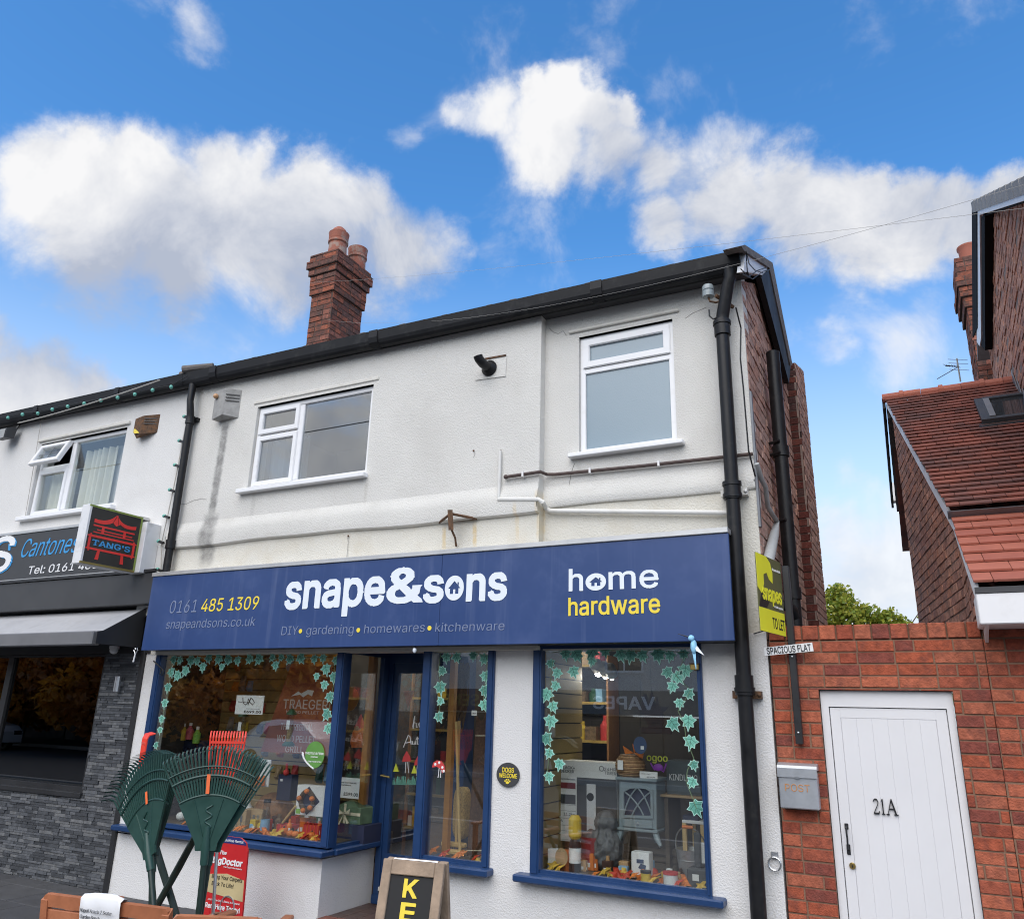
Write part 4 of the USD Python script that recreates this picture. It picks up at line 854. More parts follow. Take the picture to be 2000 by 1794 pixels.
# roof: plane tiles in courses, each its own
roof2 = obj('roof', MB().add([(.30, -.28, 2.47), (2.2, -.28, 2.47), (2.2, 1.0, 3.17), (.29, 1.0, 3.17)], [(0, 1, 2, 3)]).add([(.29, 1.0, 3.17), (2.2, 1.0, 3.17), (2.2, 3.25, 5.06), (-.09, 3.25, 5.06)], [(0, 1, 2, 3)])
            .add([(-.09, 3.25, 5.06), (2.2, 3.25, 5.06), (2.2, 6.9, 4.1), (-.2, 6.9, 4.1)], [(0, 1, 2, 3)]), 'tile_old', house)
R = random.Random(17); tiles = []
def lay(y0, z0, y1, z1, xa, xb, rows, width, x_end, mats, lift, start=0):
    dy, dz = (y1 - y0) / rows, (z1 - z0) / rows; s = math.hypot(dy, dz); ty, tz = dy / s, dz / s; ny, nz = -tz, ty
    for r in range(rows):
        xs = xa + (xb - xa) * (r + .5) / rows; x = xs + R.uniform(-.012, .004) - (0 if r % 2 else width * .5)
        while x < x_end:
            xl_, xr_ = max(x, xs + R.uniform(-.004, .012)), min(x + width - .004, x_end); x += width
            if xr_ - xl_ < .03: continue
            t = .014; j = R.uniform(-.002, .003); ya, za = y0 + dy * r, z0 + dz * r; yb, zb = ya + dy * 1.25, za + dz * 1.25
            lo, hi = lift + j, .004
            v = []
            for (yy, zz, hgt) in ((ya, za, lo), (yb, zb, hi)):
                for xx in (xl_, xr_): v += [(xx, yy + ny * hgt, zz + nz * hgt), (xx, yy + ny * (hgt - t), zz + nz * (hgt - t))]
            f = [(0, 2, 6, 4), (0, 1, 3, 2), (0, 4, 5, 1), (2, 3, 7, 6), (4, 6, 7, 5), (1, 5, 7, 3)]
            c = np.mean(v, 0); tiles.append((np.linalg.norm(c - EYE), R.choice(mats), np.array(v), np.array(f)))
lay(-.33, 2.52, 1.02, 3.235, .263, .25, 8, .235, 1.25, ['tile_red', 'tile_red', 'tile_red_b'], .026)
n_low = len(tiles)
lay(.98, 3.30, 3.25, 5.10, .235, -.135, 33, .215, 1.08, ['tile_old', 'tile_old_b', 'tile_old_c', 'tile_old_b'], .028)
tiles.sort(key=lambda t: t[0])
for d, m_, v, f in tiles[:300]: obj('roof_tile', (v, f), m_, roof2)
rest_m = {}
for d, m_, v, f in tiles[300:]: rest_m.setdefault(m_, MB()).add(v, f)
for m_, mb in rest_m.items(): obj('far_roof_tiles', mb, m_, roof2, kind='stuff')
obj('lead_flashing', MB().hull([(.235, .93, 3.262), (1.3, .93, 3.262), (.235, 1.06, 3.30), (1.3, 1.06, 3.30), (.235, 1.0, 3.22), (1.3, 1.0, 3.22)]), 'lead', house)
# ridge tiles
for i in range(7):
    x = -.15 + i * .19; j = R.uniform(-.004, .004)
    obj('ridge_tile', MB().tube([(x, 3.25, 5.115 + j), (x + .186, 3.25, 5.115 + j)], [.05, .05], 12), 'tile_red' if i % 2 else 'tile_red_b', roof2)
    if i % 2: obj('ridge_collar', MB().tube([(x - .02, 3.25, 5.12), (x + .02, 3.25, 5.12)], .06, 12), 'tile_red', roof2)
# white boards at the verge and boxed eave
def strip(p0, p1, h, th, m, name, parent):   # upright board from p0 to p1, h high, th thick towards +x
    p0, p1 = np.array(p0, float), np.array(p1, float); v = [p0, p1, p1 + (0, 0, h), p0 + (0, 0, h)]; v += [q + (th, 0, 0) for q in v]
    return obj(name, MB().add(v, [(0, 1, 2, 3), (7, 6, 5, 4), (0, 4, 5, 1), (3, 2, 6, 7), (1, 5, 6, 2), (0, 3, 7, 4)]), m, parent)
strip((.275, -.3, 2.40), (.262, 1.0, 3.10), .13, .02, 'white_board', 'bargeboard', house)
strip((.262, 1.0, 3.12), (-.115, 3.25, 5.0), .10, .02, 'white_board', 'bargeboard', house)
strip((-.155, 3.25, 5.0), (-.262, 6.5, 4.66), .12, .03, 'black_gutter', 'bargeboard', house)
strip((-.12, 3.3, 4.90), (-.2, 6.5, 4.6), .16, .09, 'soffit_dark', 'verge_soffit', house)
obj('board_foot', MB().box(-.24, -.1, 6.45, 6.6, 4.75, 5.02), 'white_board', house)
bx = obj('eave_box', MB().cbox(.272, 1.4, -.33, -.02, 2.29, 2.47, .006), 'white_board', house)
obj('eave_box_end', MB().hull([(.300, -.02, 2.29), (.300, -.32, 2.29), (.300, -.02, 2.21), (.318, -.02, 2.29), (.318, -.32, 2.29), (.318, -.02, 2.21)]), 'white_board', house)
obj('under_tile_strip', MB().box(.272, 1.4, -.335, -.3, 2.47, 2.505), 'soffit_dark', house)
# skylight
def onroof(px, py, up=0.0):
    d = ray(px, py); # upper slope through (1.0, 3.30)-(3.25, 5.10)
    ty, tz = 2.25, 1.80; n = np.array([0, -tz, ty]) / math.hypot(ty, tz); o = np.array([0, 1.0, 3.30]) + n * up
    return EYE + d * (np.dot(o - EYE, n) / np.dot(d, n))
k1, k2 = onroof(1893, 784, .05), onroof(1928, 822, .05)
sy0, sz0, sy1, sz1, sx0 = k2[1], k2[2], k1[1], k1[2], (k1[0] + k2[0]) / 2
def slope_box(x0, x1, a, b, h0, h1):
    """a box on the slope between fractions a, b of the skylight's height"""
    ty, tz = sy1 - sy0, sz1 - sz0; L = math.hypot(ty, tz); ny, nz = -tz / L, ty / L; v = []
    for h in (h0, h1):
        for t, x in ((a, x0), (a, x1), (b, x1), (b, x0)): v.append((x, sy0 + ty * t + ny * h, sz0 + tz * t + nz * h))
    return MB().add(v, [(0, 3, 2, 1), (4, 5, 6, 7), (0, 1, 5, 4), (1, 2, 6, 5), (2, 3, 7, 6), (3, 0, 4, 7)])
sk = obj('skylight', slope_box(sx0, sx0 + .07, 0, 1, -.06, .02), 'charcoal', house)
obj('frame', slope_box(sx0 + .07, sx0 + .8, 0, .09, -.06, .02), 'charcoal', sk); obj('frame', slope_box(sx0 + .07, sx0 + .8, .92, 1, -.06, .025), 'charcoal', sk)
obj('frame', slope_box(sx0 + .07, sx0 + .12, .09, .92, -.06, .03), 'awning_front', sk)
obj('flashing', slope_box(sx0 - .03, sx0 + .85, -.12, 0, -.05, -.02), 'charcoal_dark', sk)
N_ = {'p': ('principled_bsdf', {'base_color': (.03, .032, .035), 'roughness': .06, 'specular_ior_level': .9})}
MATS['dark_pane'] = usdkit.material(stage, '/World/Looks/dark_pane', N_, [], surface='p.BSDF')
obj('pane', slope_box(sx0 + .12, sx0 + .8, .09, .92, -.02, .0), 'dark_pane', sk)
# taller part behind: gable wall, verge boards, chimney
tl = group(house, 'tall_gable_wall')
TXW = 1.08
treg = Polygon([(-.2, 2.3), (4.9, 2.3), (4.9, 6.35), (3.3, 7.2), (-.2, 5.15)])
brickwork(tl, (TXW, 0, 0), (0, 1, 0), (-1, 0, 0), treg.difference(Polygon([(-.5, 2.0), (.9, 2.0), (.9, 3.1), (3.2, 4.8), (3.3, 4.7), (5, 4.0), (5, 2)])), BR_SIDE, limit=300, seed=61, mortar='mortar_grey', jit=.007, deep=.02, mort=.013)
vf = [PX(*p, .98)[1:] for p in [(1907, 398), (2000, 357), (2060, 332), (2060, 366), (2000, 392), (1912, 420)]]
obj('bargeboard', MB().extx(Polygon(vf).buffer(0), .98, 1.005), 'white_board', house)
vb = [PX(*p, .985)[1:] for p in [(1906, 402), (1913, 420), (1916, 660), (1913, 676), (1908, 668)]]
obj('bargeboard', MB().extx(Polygon(vb).buffer(0), .985, 1.005), 'white_board', house)
vd = [PX(*p, .975)[1:] for p in [(1898, 398), (1907, 400), (1908, 640), (1899, 660)]]
obj('verge_edge', MB().extx(Polygon(vd).buffer(0), .975, .99), 'soffit_black', house)
obj('verge_soffit', MB().extx(Polygon([PX(*p, 1.0)[1:] for p in [(1912, 425), (2040, 372), (2040, 380), (1923, 421), (1924, 684), (1914, 672)]]).buffer(0), 1.0, 1.075), 'soffit_black', house)  # near black: the shade of the underside is put into the colour
ft = MB(); a = PX(1896, 396, .97); b = PX(2060, 318, .97)
for i in range(14):
    t = i / 14; p = a + (b - a) * t; q = a + (b - a) * ((i + .93) / 14)
    obj('verge_tile', MB().hull([p + (0, 0, -.13), q + (0, 0, -.13), p + (0, 0, -.0), q + (0, 0, .015), p + (.2, 0, .02), q + (.2, 0, .04), p + (.2, 0, -.1), q + (.2, 0, -.1)]), 'grey_tile', house)
obj('tall_roof', MB().hull([(1.0, y, z + d) for y, z in ((-.3, 5.17), (3.27, 7.26)) for d in (0, .05)] + [(3.5, y, z + d) for y, z in ((-.3, 5.17), (3.27, 7.26)) for d in (0, .05)])
    .hull([(1.0, y, z + d) for y, z in ((5.5, 6.30), (3.27, 7.26)) for d in (0, .05)] + [(3.5, y, z + d) for y, z in ((5.5, 6.30), (3.27, 7.26)) for d in (0, .05)]), 'grey_tile', house)
zz = MB()
for i in range(9):
    t0 = i / 9; p = np.array([TXW - .012, 3.2 - 2.3 * t0, 5.14 - 1.84 * t0]); zz.hull([p + (0, 0, -.06), p + (0, -.24, -.25), p + (0, -.02, .07), p + (.008, 0, -.06), p + (.008, -.24, -.25), p + (.008, -.02, .07)])
obj('stepped_flashing', zz, 'lead', house)
ch = group(house, 'chimney')
SY = 5.6
q0, q1 = P(1904, 726, SY), P(1890, 640, SY)
cx0 = q0[0]; cz = 5.0
def stack(parent, x0, x1, y0, y1, layers, mats, seed, mort='mortar_dark', faces='fl'):
    """layers: (z0, z1, overhang)"""
    for i, (za, zb, o) in enumerate(layers):
        brickwork(parent, (0, y0 - o, 0), (1, 0, 0), (0, -1, 0), rect(x0 - o, x1 + o, za, zb), mats, z0=za, seed=seed + i, mortar=mort, limit=300, back=.01, headers=.3, jit=.004)
        if 'l' in faces: brickwork(parent, (x0 - o, 0, 0), (0, 1, 0), (-1, 0, 0), rect(y0 - o, y1 + o, za, zb), mats, z0=za, seed=seed + 30 + i, mortar=mort, limit=300, back=.01, headers=.3, jit=.004)
        if 'r' in faces: brickwork(parent, (x1 + o, 0, 0), (0, 1, 0), (1, 0, 0), rect(y0 - o, y1 + o, za, zb), mats, z0=za, seed=seed + 60 + i, mortar=mort, limit=300, back=.01, headers=.3, jit=.004)
        obj('core', MB().box(x0 - o + .012, x1 + o - .012, y0 - o + .012, y1 + o - .012, za - .002, zb + .004), mort, parent)
xsL = P(1905, 700, SY)[0]
zt_ = P(1868, 508, SY)[2]; zlow = P(1904, 726, SY)[2] - .6
zs = [zlow, zt_ - .75, zt_ - .6, zt_ - .45, zt_ - .3, zt_]
stack(ch, xsL, xsL + .55, SY, SY + .7, [(zs[0], zs[1], 0), (zs[1], zs[2], .03), (zs[2], zs[3], .06), (zs[3], zs[4], .085), (zs[4], zs[5], .06)], BR_CHIM, 71, 'mortar_dark', 'fl')
pp = P(1886, 505, SY + .3)
obj('chimney_pot', MB().lathe((pp[0] + .05, SY + .3, zt_), [(.13, 0), (.13, .02), (.115, .04), (.13, .28), (.145, .30), (.145, .33), (.12, .33), (.11, .2)], 20), 'tile_red', house, smooth=40)
# aerial on the ridge
ar = thing('roof_aerial', 'thin metal television aerial on a short mast behind the tiled ridge', 'aerial', P(1872, 738, 6.5))
ab = P(1876, 745, 6.5); at_ = P(1868, 700, 6.5)
obj('mast', MB().tube([ab, (ab[0], 6.5, at_[2])], .012, 6), 'weathered_metal', ar)
e0, e1 = P(1846, 714, 6.5), P(1872, 716, 6.5)
obj('boom', MB().tube([e0, e1], .008, 5).tube([e1, P(1830, 740, 6.5)], .006, 5), 'black_metal', ar)
er = MB()
for t in np.linspace(0, 1, 6):
    c = e0 + (e1 - e0) * t; er.tube([c + (-.03, -.12, -.02), c + (.03, .12, .03)], .004, 4)
for dz in (-.04, .06, .12): er.tube([(e1[0] - .12, 6.45, e1[2] + dz), (e1[0] + .13, 6.55, e1[2] + dz - .02)], .004, 4)
obj('elements', er, 'weathered_metal', ar)
# ---------------------------------------------------------------- chimney of the shop
chs = group(shop, 'chimney')
CY = 1.3
c0, c1 = P(640, 674, CY), P(597, 677, CY)
cxr, cxl = c0[0] , c1[0]
c2 = PX(704, 645, cxr)
cyb = c2[1]
Lc = lambda y, x=640: P(x, y, CY)[2]
lay_ = [(5.5, Lc(568, 648), 0), (Lc(568, 648), Lc(552, 648), .025), (Lc(552, 648), Lc(531, 652), 0.03), (Lc(531, 652), Lc(518, 654), .055), (Lc(518, 654), Lc(504, 656), .08), (Lc(504, 656), Lc(491, 657), .055)]
stack(chs, cxl, cxr, CY, min(cyb, CY + .95), lay_, BR_CHIM, 81, 'mortar_dark', 'fr')
ztop = lay_[-1][1]
obj('flaunching', MB().hull([(cxl, CY, ztop), (cxr, CY, ztop), (cxl, CY + .8, ztop), (cxr, CY + .8, ztop), (cxl + .1, CY + .1, ztop + .06), (cxr - .1, CY + .1, ztop + .06), (cxl + .1, CY + .7, ztop + .06), (cxr - .1, CY + .7, ztop + .06)]), 'mortar_dark', chs)
pot = [(r_, z_ * .68) for r_, z_ in [(.13, 0), (.125, .2), (.12, .34), (.138, .36), (.138, .40), (.125, .42), (.133, .45), (.138, .56), (.142, .58), (.125, .60), (.1, .6)]]
xm_ = (cxl + cxr) / 2
obj('chimney_pot', MB().lathe((xm_, CY + .2, ztop + .03), pot + [(.115, .41), (.09, .46), (.05, .50), (.01, .51)], 22), 'terracotta', shop, smooth=40, label='taller clay pot with domed cap')
obj('chimney_pot', MB().lathe((xm_, CY + .62, ztop + .03), pot, 22), 'terracotta', shop, smooth=40, label='open clay pot')
# ---------------------------------------------------------------- signs on the shop
FY = -.25
fasc = thing('fascia_sign', 'long dark blue shop fascia with white and yellow lettering', 'sign', (-4.1, FY, 2.6))
FX0, FX1, FZ0, FZ1 = -7.025, -1.165, 2.228, 2.965
for a, b in ((FX0, -3.52), (-3.517, FX1)): obj('panel', MB().cbox(a, b, FY, FY + .02, FZ0, FZ1, .003), 'blue_fascia', fasc)
obj('tray', MB().box(FX0 + .002, FX1 - .012, FY + .02, -.0, FZ0 + .003, FZ0 + .02).box(FX0 + .002, FX0 + .02, FY + .02, -.02, FZ0 + .02, FZ1).box(FX1 - .03, FX1 - .012, FY + .02, -.012, FZ0 + .02, FZ1), 'charcoal_dark', fasc)
for a, b in ((FX0, -3.52), (-3.517, FX1)): obj('top_trim', MB().cbox(a - .01, b, FY - .012, YL, FZ1 + .002, FZ1 + .042, .004), 'aluminium', fasc)
TY = FY - .001
def fl(name, s, pl, pr, ht, m, bold=0.0, shear=0.0): return obj(name, text_front(s, pl, pr, ht, TY, .0025, bold, shear), m, fasc)
fl('lettering', '0161', (330, 1198), (383, 1194), 24, 'grey_vinyl', -.012, .1)
fl('lettering', '485 1309', (392, 1193), (503, 1190), 24, 'yellow_vinyl', .004, .1)
fl('lettering', 'snapeandsons.co.uk', (324, 1226), (497, 1223), 17, 'grey_vinyl', -.012, .1)
p_ = [('DIY', 549, 581, 1240), ('gardening', 598, 690, 1238), ('homewares', 711, 829, 1235), ('kitchenware', 850, 985, 1232)]
for s, a, b, y in p_: fl('lettering', s, (a, y), (b, y - 1), 17, 'grey_vinyl', -.012, .06)
for x, y in ((587, 1232), (700, 1230), (839, 1226)):
    c = P(x, y, TY); obj('dot', MB().ext(Point(c[0], c[2]).buffer(.019), TY - .0025, TY), 'yellow_vinyl', fasc)
# big wordmark: lower case, the o holds a little house
def o_house(x0, x1, zb, h):
    """a round o whose hollow is a house"""
    cx, cz, rx, rz = (x0 + x1) / 2, zb + h / 2, (x1 - x0) / 2, h / 2
    o = affinity.scale(Point(cx, cz).buffer(1.0, 32), rx, rz * 1.04)
    w, t = rx * .62, rz * .62
    hs = Polygon([(cx - w * 1.05, cz - .02 * h), (cx, cz + t * .95), (cx + w * 1.05, cz - .02 * h), (cx + w * .72, cz - .02 * h), (cx + w * .72, cz - t * .8), (cx + w * .18, cz - t * .8), (cx + w * .18, cz - t * .2), (cx - w * .18, cz - t * .2), (cx - w * .18, cz - t * .8), (cx - w * .72, cz - t * .8), (cx - w * .72, cz - .02 * h)])
    hs = hs.union(rect(cx + w * .5, cx + w * .75, cz, cz + t * .75))
    return o.difference(hs)
def word_front(name, s, pl, pr, ht, m, bold, par=None, Y=None):
    return obj(name, text_front(s, pl, pr, ht, TY if Y is None else Y, .0025, bold), m, par or fasc)
word_front('wordmark', 'snape', (555, 1187), (751, 1177), 63, 'white_vinyl', .045)
word_front('wordmark', '&', (754, 1176), (826, 1173), 63, 'white_vinyl', .04)
word_front('wordmark', 's', (826, 1174), (866, 1172), 63, 'white_vinyl', .045)
a, b, t = P(868, 1172, TY), P(905, 1172, TY), P(880, 1125, TY); obj('wordmark', MB().ext(o_house(a[0], b[0], a[2], (t[2] - a[2])), TY - .0025, TY), 'white_vinyl', fasc)
word_front('wordmark', 'ns', (910, 1171), (990, 1167), 63, 'white_vinyl', .045)
word_front('wordmark', 'h', (1111, 1153), (1139, 1152), 42, 'white_vinyl', .02)
a, b, t = P(1144, 1153, TY), P(1184, 1152, TY), P(1160, 1120, TY); obj('wordmark', MB().ext(o_house(a[0], b[0], a[2], (t[2] - a[2])), TY - .0025, TY), 'white_vinyl', fasc)
word_front('wordmark', 'me', (1189, 1151), (1287, 1145), 44, 'white_vinyl', .015)
word_front('wordmark', 'hardware', (1110, 1201), (1290, 1195), 34, 'yellow_vinyl', .022)
# two hooks and ornaments below the fascia
bird = thing('hanging_bird', 'pale blue and white bird ornament hung at the fascia corner', 'ornament', P(1355, 1268, FY - .02))
c = P(1355, 1262, FY - .03)
mat('bird_blue', (.30, .62, .85), v=.2, sc=40, rough=.5); mat('bird_white', (.75, .78, .80), v=.05, rough=.5)
obj('body', MB().sphere(c, .032, 2, (.7, .7, 1.5)).sphere(c + (-.012, -.01, .055), .022, 1), 'bird_blue', bird, smooth=True)
obj('wing', MB().hull([c + (.0, -.01, .03), c + (.07, .0, -.06), c + (.02, -.02, -.03), c + (.01, .01, .02)]), 'bird_white', bird)
obj('tail', MB().hull([c + (-.012, 0, -.04), c + (.012, 0, -.04), c + (.012, -.006, -.15), c + (.004, .006, -.15)]), 'bird_blue', bird)
obj('beak', MB().tube([c + (-.02, 0, .06), c + (-.10, -.02, .085)], [.006, .002], 6), 'black_metal', bird)
orn = thing('hanging_ornament', 'small silver heart and tag ornament hanging at left fascia end', 'ornament', P(265, 1280, FY))
c = P(265, 1272, FY - .01)
obj('heart', MB().tube([c + (.0, 0, -.02), c + (-.03, 0, .015), c + (-.015, 0, .035), c + (0, 0, .02), c + (.015, 0, .035), c + (.03, 0, .015), c + (0, 0, -.02)], .006, 6), 'steel', orn)
obj('tag', MB().tube([c + (0, 0, -.02), c + (-.012, 0, -.1)], .008, 6), 'white_board', orn)
b2 = thing('fascia_spot_fitting', 'little white light fitting under the fascia above the door', 'light fitting', P(810, 1268, FY + .02)); c = P(810, 1268, FY + .03)
obj('stem', MB().tube([c + (0, 0, .05), c + (0, 0, .01)], .012, 8), 'black_metal', b2); obj('bulb', MB().sphere(c + (0, 0, -.005), .017, 1, (1, 1, 1.4)), 'white_vinyl', b2)
ct = thing('alarm_contact', 'tiny brass contact box at top right of right shop window', 'box', P(1357, 1303, -.03)); c = P(1357, 1302, -.035)
obj('case', MB().cbox(c[0] - .03, c[0] + .03, c[1] - .015, c[1] + .01, c[2] - .02, c[2] + .02, .004), 'brass', ct); obj('lid', MB().box(c[0] - .034, c[0] + .034, c[1] - .018, c[1] + .012, c[2] + .02, c[2] + .026), 'rust', ct)
# basket bracket on the left pillar
hb = thing('hanging_bracket', 'black scrolled iron hook bracket on white pillar left of window', 'bracket', (-7.1, 0, 2.0))
c = P(312, 1310, -.03)
obj('arm', MB().tube([P(300, 1290, -.05), P(316, 1305, -.05), c + (.01, -.0, -.03)], .007, 6), 'black_metal', hb)
obj('scroll', MB().tube([P(317, 1306, -.05) + (.02 * math.sin(a) * 1, 0, -.03 - .03 * math.cos(a)) for a in np.linspace(0, 5.2, 14)], .005, 6), 'black_metal', hb)
# alarm boxes
al = thing('alarm_box', 'grey bell box with copper lamp and louvres beside left flat window', 'alarm', P(450, 800, YL))
A = [P(*p, YL) for p in [(434, 770), (471, 768), (464, 826), (431, 827)]]
x0, x1, z0, z1 = A[0][0], A[1][0], A[3][2] + .02, A[0][2]
x0, x1 = min(A[0][0], A[3][0]), max(A[1][0], A[2][0])
wd = .20; x1 = x0 + .30
obj('case', MB().hull([(x0 + .02, YL, z0), (x1, YL, z0 + .01), (x1, YL, z1), (x0 + .02, YL, z1), (x0, YL - .09, z0 + .0), (x0 + .17, YL - .11, z0 + .03), (x0 + .17, YL - .11, z1), (x0, YL - .09, z1)]), 'weathered_metal', al)
obj('lamp', MB().sphere((x0 + .04, YL - .115, z1 - .07), .028, 2), 'copper_lamp', al, smooth=True)
for i in range(3): obj('louvre', MB().hull([(x0 + .185, YL - .108, z1 - .06 - i * .035), (x0 + .29, YL - .012, z1 - .06 - i * .035), (x0 + .185, YL - .112, z1 - .072 - i * .035), (x0 + .29, YL - .016, z1 - .072 - i * .035)]), 'black_print', al)
al2 = thing('alarm_box', 'rusty dark bell box with yellow patch above the open window', 'alarm', P(298, 835, YL))
c = P(275, 830, YL); x0 = c[0]; z1 = P(300, 816, YL)[2]; z0 = P(300, 850, YL)[2]
obj('case', MB().hull([(x0 + .02, YL, z0 + .02), (x0 + .31, YL, z0 + .03), (x0 + .31, YL, z1 + .03), (x0 + .02, YL, z1), (x0, YL - .08, z0 + .05), (x0 + .16, YL - .1, z0 + .0), (x0 + .16, YL - .1, z1), (x0, YL - .08, z1 - .01), (x0 + .05, YL - .06, z0 - .03)]), 'rust', al2)
obj('yellow_patch', MB().hull([(x0 + .015, YL - .087, z0 + .085), (x0 + .05, YL - .094, z0 + .075), (x0 + .11, YL - .099, z0 + .035), (x0 + .14, YL - .102, z0 + .012), (x0 + .05, YL - .094, z0 + .02), (x0 + .015, YL - .088, z0 + .045)]), 'yellow_vinyl', al2)
for i in range(3): obj('louvre', MB().hull([(x0 + .18, YL - .098, z1 - .03 - i * .03), (x0 + .29, YL - .012, z1 - .02 - i * .03), (x0 + .18, YL - .102, z1 - .042 - i * .03), (x0 + .29, YL - .016, z1 - .032 - i * .03)]), 'black_print', al2)
fld = thing('floodlight', 'grey floodlight under the gutter at far left', 'light', P(15, 850, -.2))
c = P(12, 848, -.22)
obj('housing', MB().hull([c + (-.14, -.06, .06), c + (.10, -.06, .06), c + (.12, .06, .09), c + (-.14, .06, .09), c + (-.14, -.05, -.07), c + (.07, -.05, -.07), c + (.1, .05, -.05), c + (-.14, .05, -.05)]), 'charcoal', fld)
obj('lens', MB().hull([c + (-.13, -.066, .05), c + (.08, -.066, .05), c + (-.13, -.056, -.066), c + (.055, -.056, -.066), c + (-.13, -.06, .05), c + (.08, -.06, .05)]), 'grey_plastic', fld)
obj('bracket', MB().tube([c + (.09, .05, .05), c + (.11, .07, .13), c + (.08, .1, .18)], .014, 6), 'black_metal', fld)
# flue terminal on its square patch
flu = thing('boiler_flue', 'black boiler flue elbow on a made good patch of wall', 'flue', P(957, 716, YL))
q = [XZ(x, y, YL) for x, y in ((932, 704), (990, 695), (988, 735), (929, 743))]
obj('patch', MB().ext(Polygon(q), YL - .008, YL + .01), 'roughcast', flu)
obj('lintel_strip', MB().ext(Polygon([XZ(x, y, YL) for x, y in ((938, 702), (989, 693), (989, 696), (938, 705))]), YL - .016, YL), 'rust', flu)
c = P(957, 720, YL)
obj('flange', MB().lathe((0, 0, 0), [(.075, 0), (.075, .015), (.055, .04), (.045, .05)], 20).xf(rotx(math.pi / 2), (c[0], YL - .006, c[2])), 'black_pipe', flu, smooth=35)
obj('elbow', MB().tube([(c[0], YL - .04, c[2]), (c[0] - .01, YL - .12, c[2] + .005), (c[0] - .025, YL - .16, c[2] + .035), (c[0] - .03, YL - .17, c[2] + .06)], .042, 16), 'black_pipe', flu, smooth=35)
# rusty sign bracket
br = thing('iron_bracket', 'rusty iron sign bracket bolted below the string course', 'bracket', P(880, 1020, YL))
yb = YL - .004
obj('post', MB().hull([P(874, 995, yb - .14), P(884, 995, yb - .14), P(886, 1035, yb - .14), P(876, 1035, yb - .14), P(874, 995, yb - .11), P(884, 995, yb - .11), P(886, 1035, yb - .11), P(876, 1035, yb - .11)]), 'rust', br)
obj('arm', MB().tube([P(880, 1003, yb - .12), P(858, 1020, yb)], .012, 6), 'rust', br); obj('arm', MB().tube([P(882, 1003, yb - .12), P(932, 1013, yb)], .012, 6), 'rust', br)
obj('tie', MB().tube([P(859, 1020, yb), P(930, 1014, yb)], .006, 5), 'rust', br); obj('leg', MB().tube([P(882, 1034, yb - .12), P(889, 1050, yb - .06), P(891, 1066, yb)], .01, 6), 'rust', br)
# insulator by the downpipe
ins = thing('cable_insulator', 'grey ceramic cable insulator on rusty arm near the gutter corner', 'insulator', P(1383, 570, -.15))
c = P(1383, 570, -.17)
obj('pot', MB().lathe((c[0], c[1], c[2] - .05), [(.02, 0), (.045, .005), (.047, .05), (.04, .055), (.046, .062), (.046, .09), (.038, .105), (.02, .115)], 16), 'insulator', ins, smooth=40)
obj('pin', MB().tube([c + (.0, 0, -.05), c + (.01, 0, -.085), c + (.05, .02, -.095), c + (.09, .04, -.08)], .009, 6), 'rust', ins)
obj('cross_arm', MB().tube([P(1398, 577, -.17), P(1432, 600, -.02)], .016, 6), 'rust', ins)
obj('hook', MB().tube([P(1385, 605, -.16), P(1386, 617, -.16), P(1393, 623, -.16), P(1400, 620, -.15), P(1404, 612, -.12)], .007, 6), 'black_metal', ins)
# loose cables
cb = thing('loose_cables', 'tangle of thin black cables on the white boxed eave', 'cable', PX(1470, 530, -.9))
for pts in ([(1447, 525), (1462, 540), (1480, 528), (1498, 522)], [(1450, 535), (1470, 545), (1490, 530), (1504, 527)], [(1457, 490), (1463, 515), (1475, 528), (1490, 533)]):
    obj('cable', MB().tube([PX(*p, -.90) for p in pts], .004, 5), 'cable', cb)
c2 = thing('wall_cable', 'thin black cable run down the brick gable edge', 'cable', (-.98, 0, 3))
obj('run', MB().tube([PX(1437, 600, -.985), PX(1447, 640, -.985), PX(1446, 700, -.985), PX(1452, 760, -.985), PX(1462, 880, -.985), PX(1475, 930, -.985)], .006, 5), 'cable', c2)
obj('loop', MB().tube([P(1497, 1195, -.02), P(1498, 1215, -.03), P(1490, 1232, -.03), P(1472, 1237, -.02)], .005, 5), 'cable', c2)
# plaque DOGS WELCOME
dg = thing('dogs_welcome_plaque', 'small dark oval plaque with yellow words and paw print on white pillar', 'plaque', P(993, 1512, 0))
c = P(993, 1512, -.004); ew, eh = .097, .086
obj('board', MB().ext(affinity.scale(Point(c[0], c[2]).buffer(1, 24), ew, eh), -.016, -.004), 'charcoal', dg)
obj('lettering', text_front('DOGS', (981, 1507), (1004, 1508), 9, -.0161, .003, .03), 'yellow_vinyl', dg); obj('lettering', text_front('WELCOME', (975, 1518), (1010, 1518), 8, -.0161, .003, .03), 'yellow_vinyl', dg)
pw = unary_union([affinity.scale(Point(c[0], c[2] - .055).buffer(1, 10), .014, .010)] + [Point(c[0] + dx, c[2] - .055 + dz).buffer(.006) for dx, dz in ((-.02, .01), (-.008, .02), (.008, .02), (.02, .01))])
obj('paw_print', MB().ext(pw, -.019, -.0161), 'yellow_vinyl', dg)
# iron ring
rg = thing('iron_ring', 'iron tether ring on the white wall beside the brick', 'ring', P(1512, 1680, 0)); c = P(1513, 1672, -.01)
obj('plate', MB().cbox(c[0] - .022, c[0] + .022, -.012, 0, c[2] - .01, c[2] + .03, .003), 'steel', rg)
obj('ring', MB().tube([(c[0] + .038 * math.sin(a), -.025, c[2] - .04 + .038 * math.cos(a)) for a in np.linspace(0, 2 * math.pi, 20)], .006, 6), 'steel', rg)
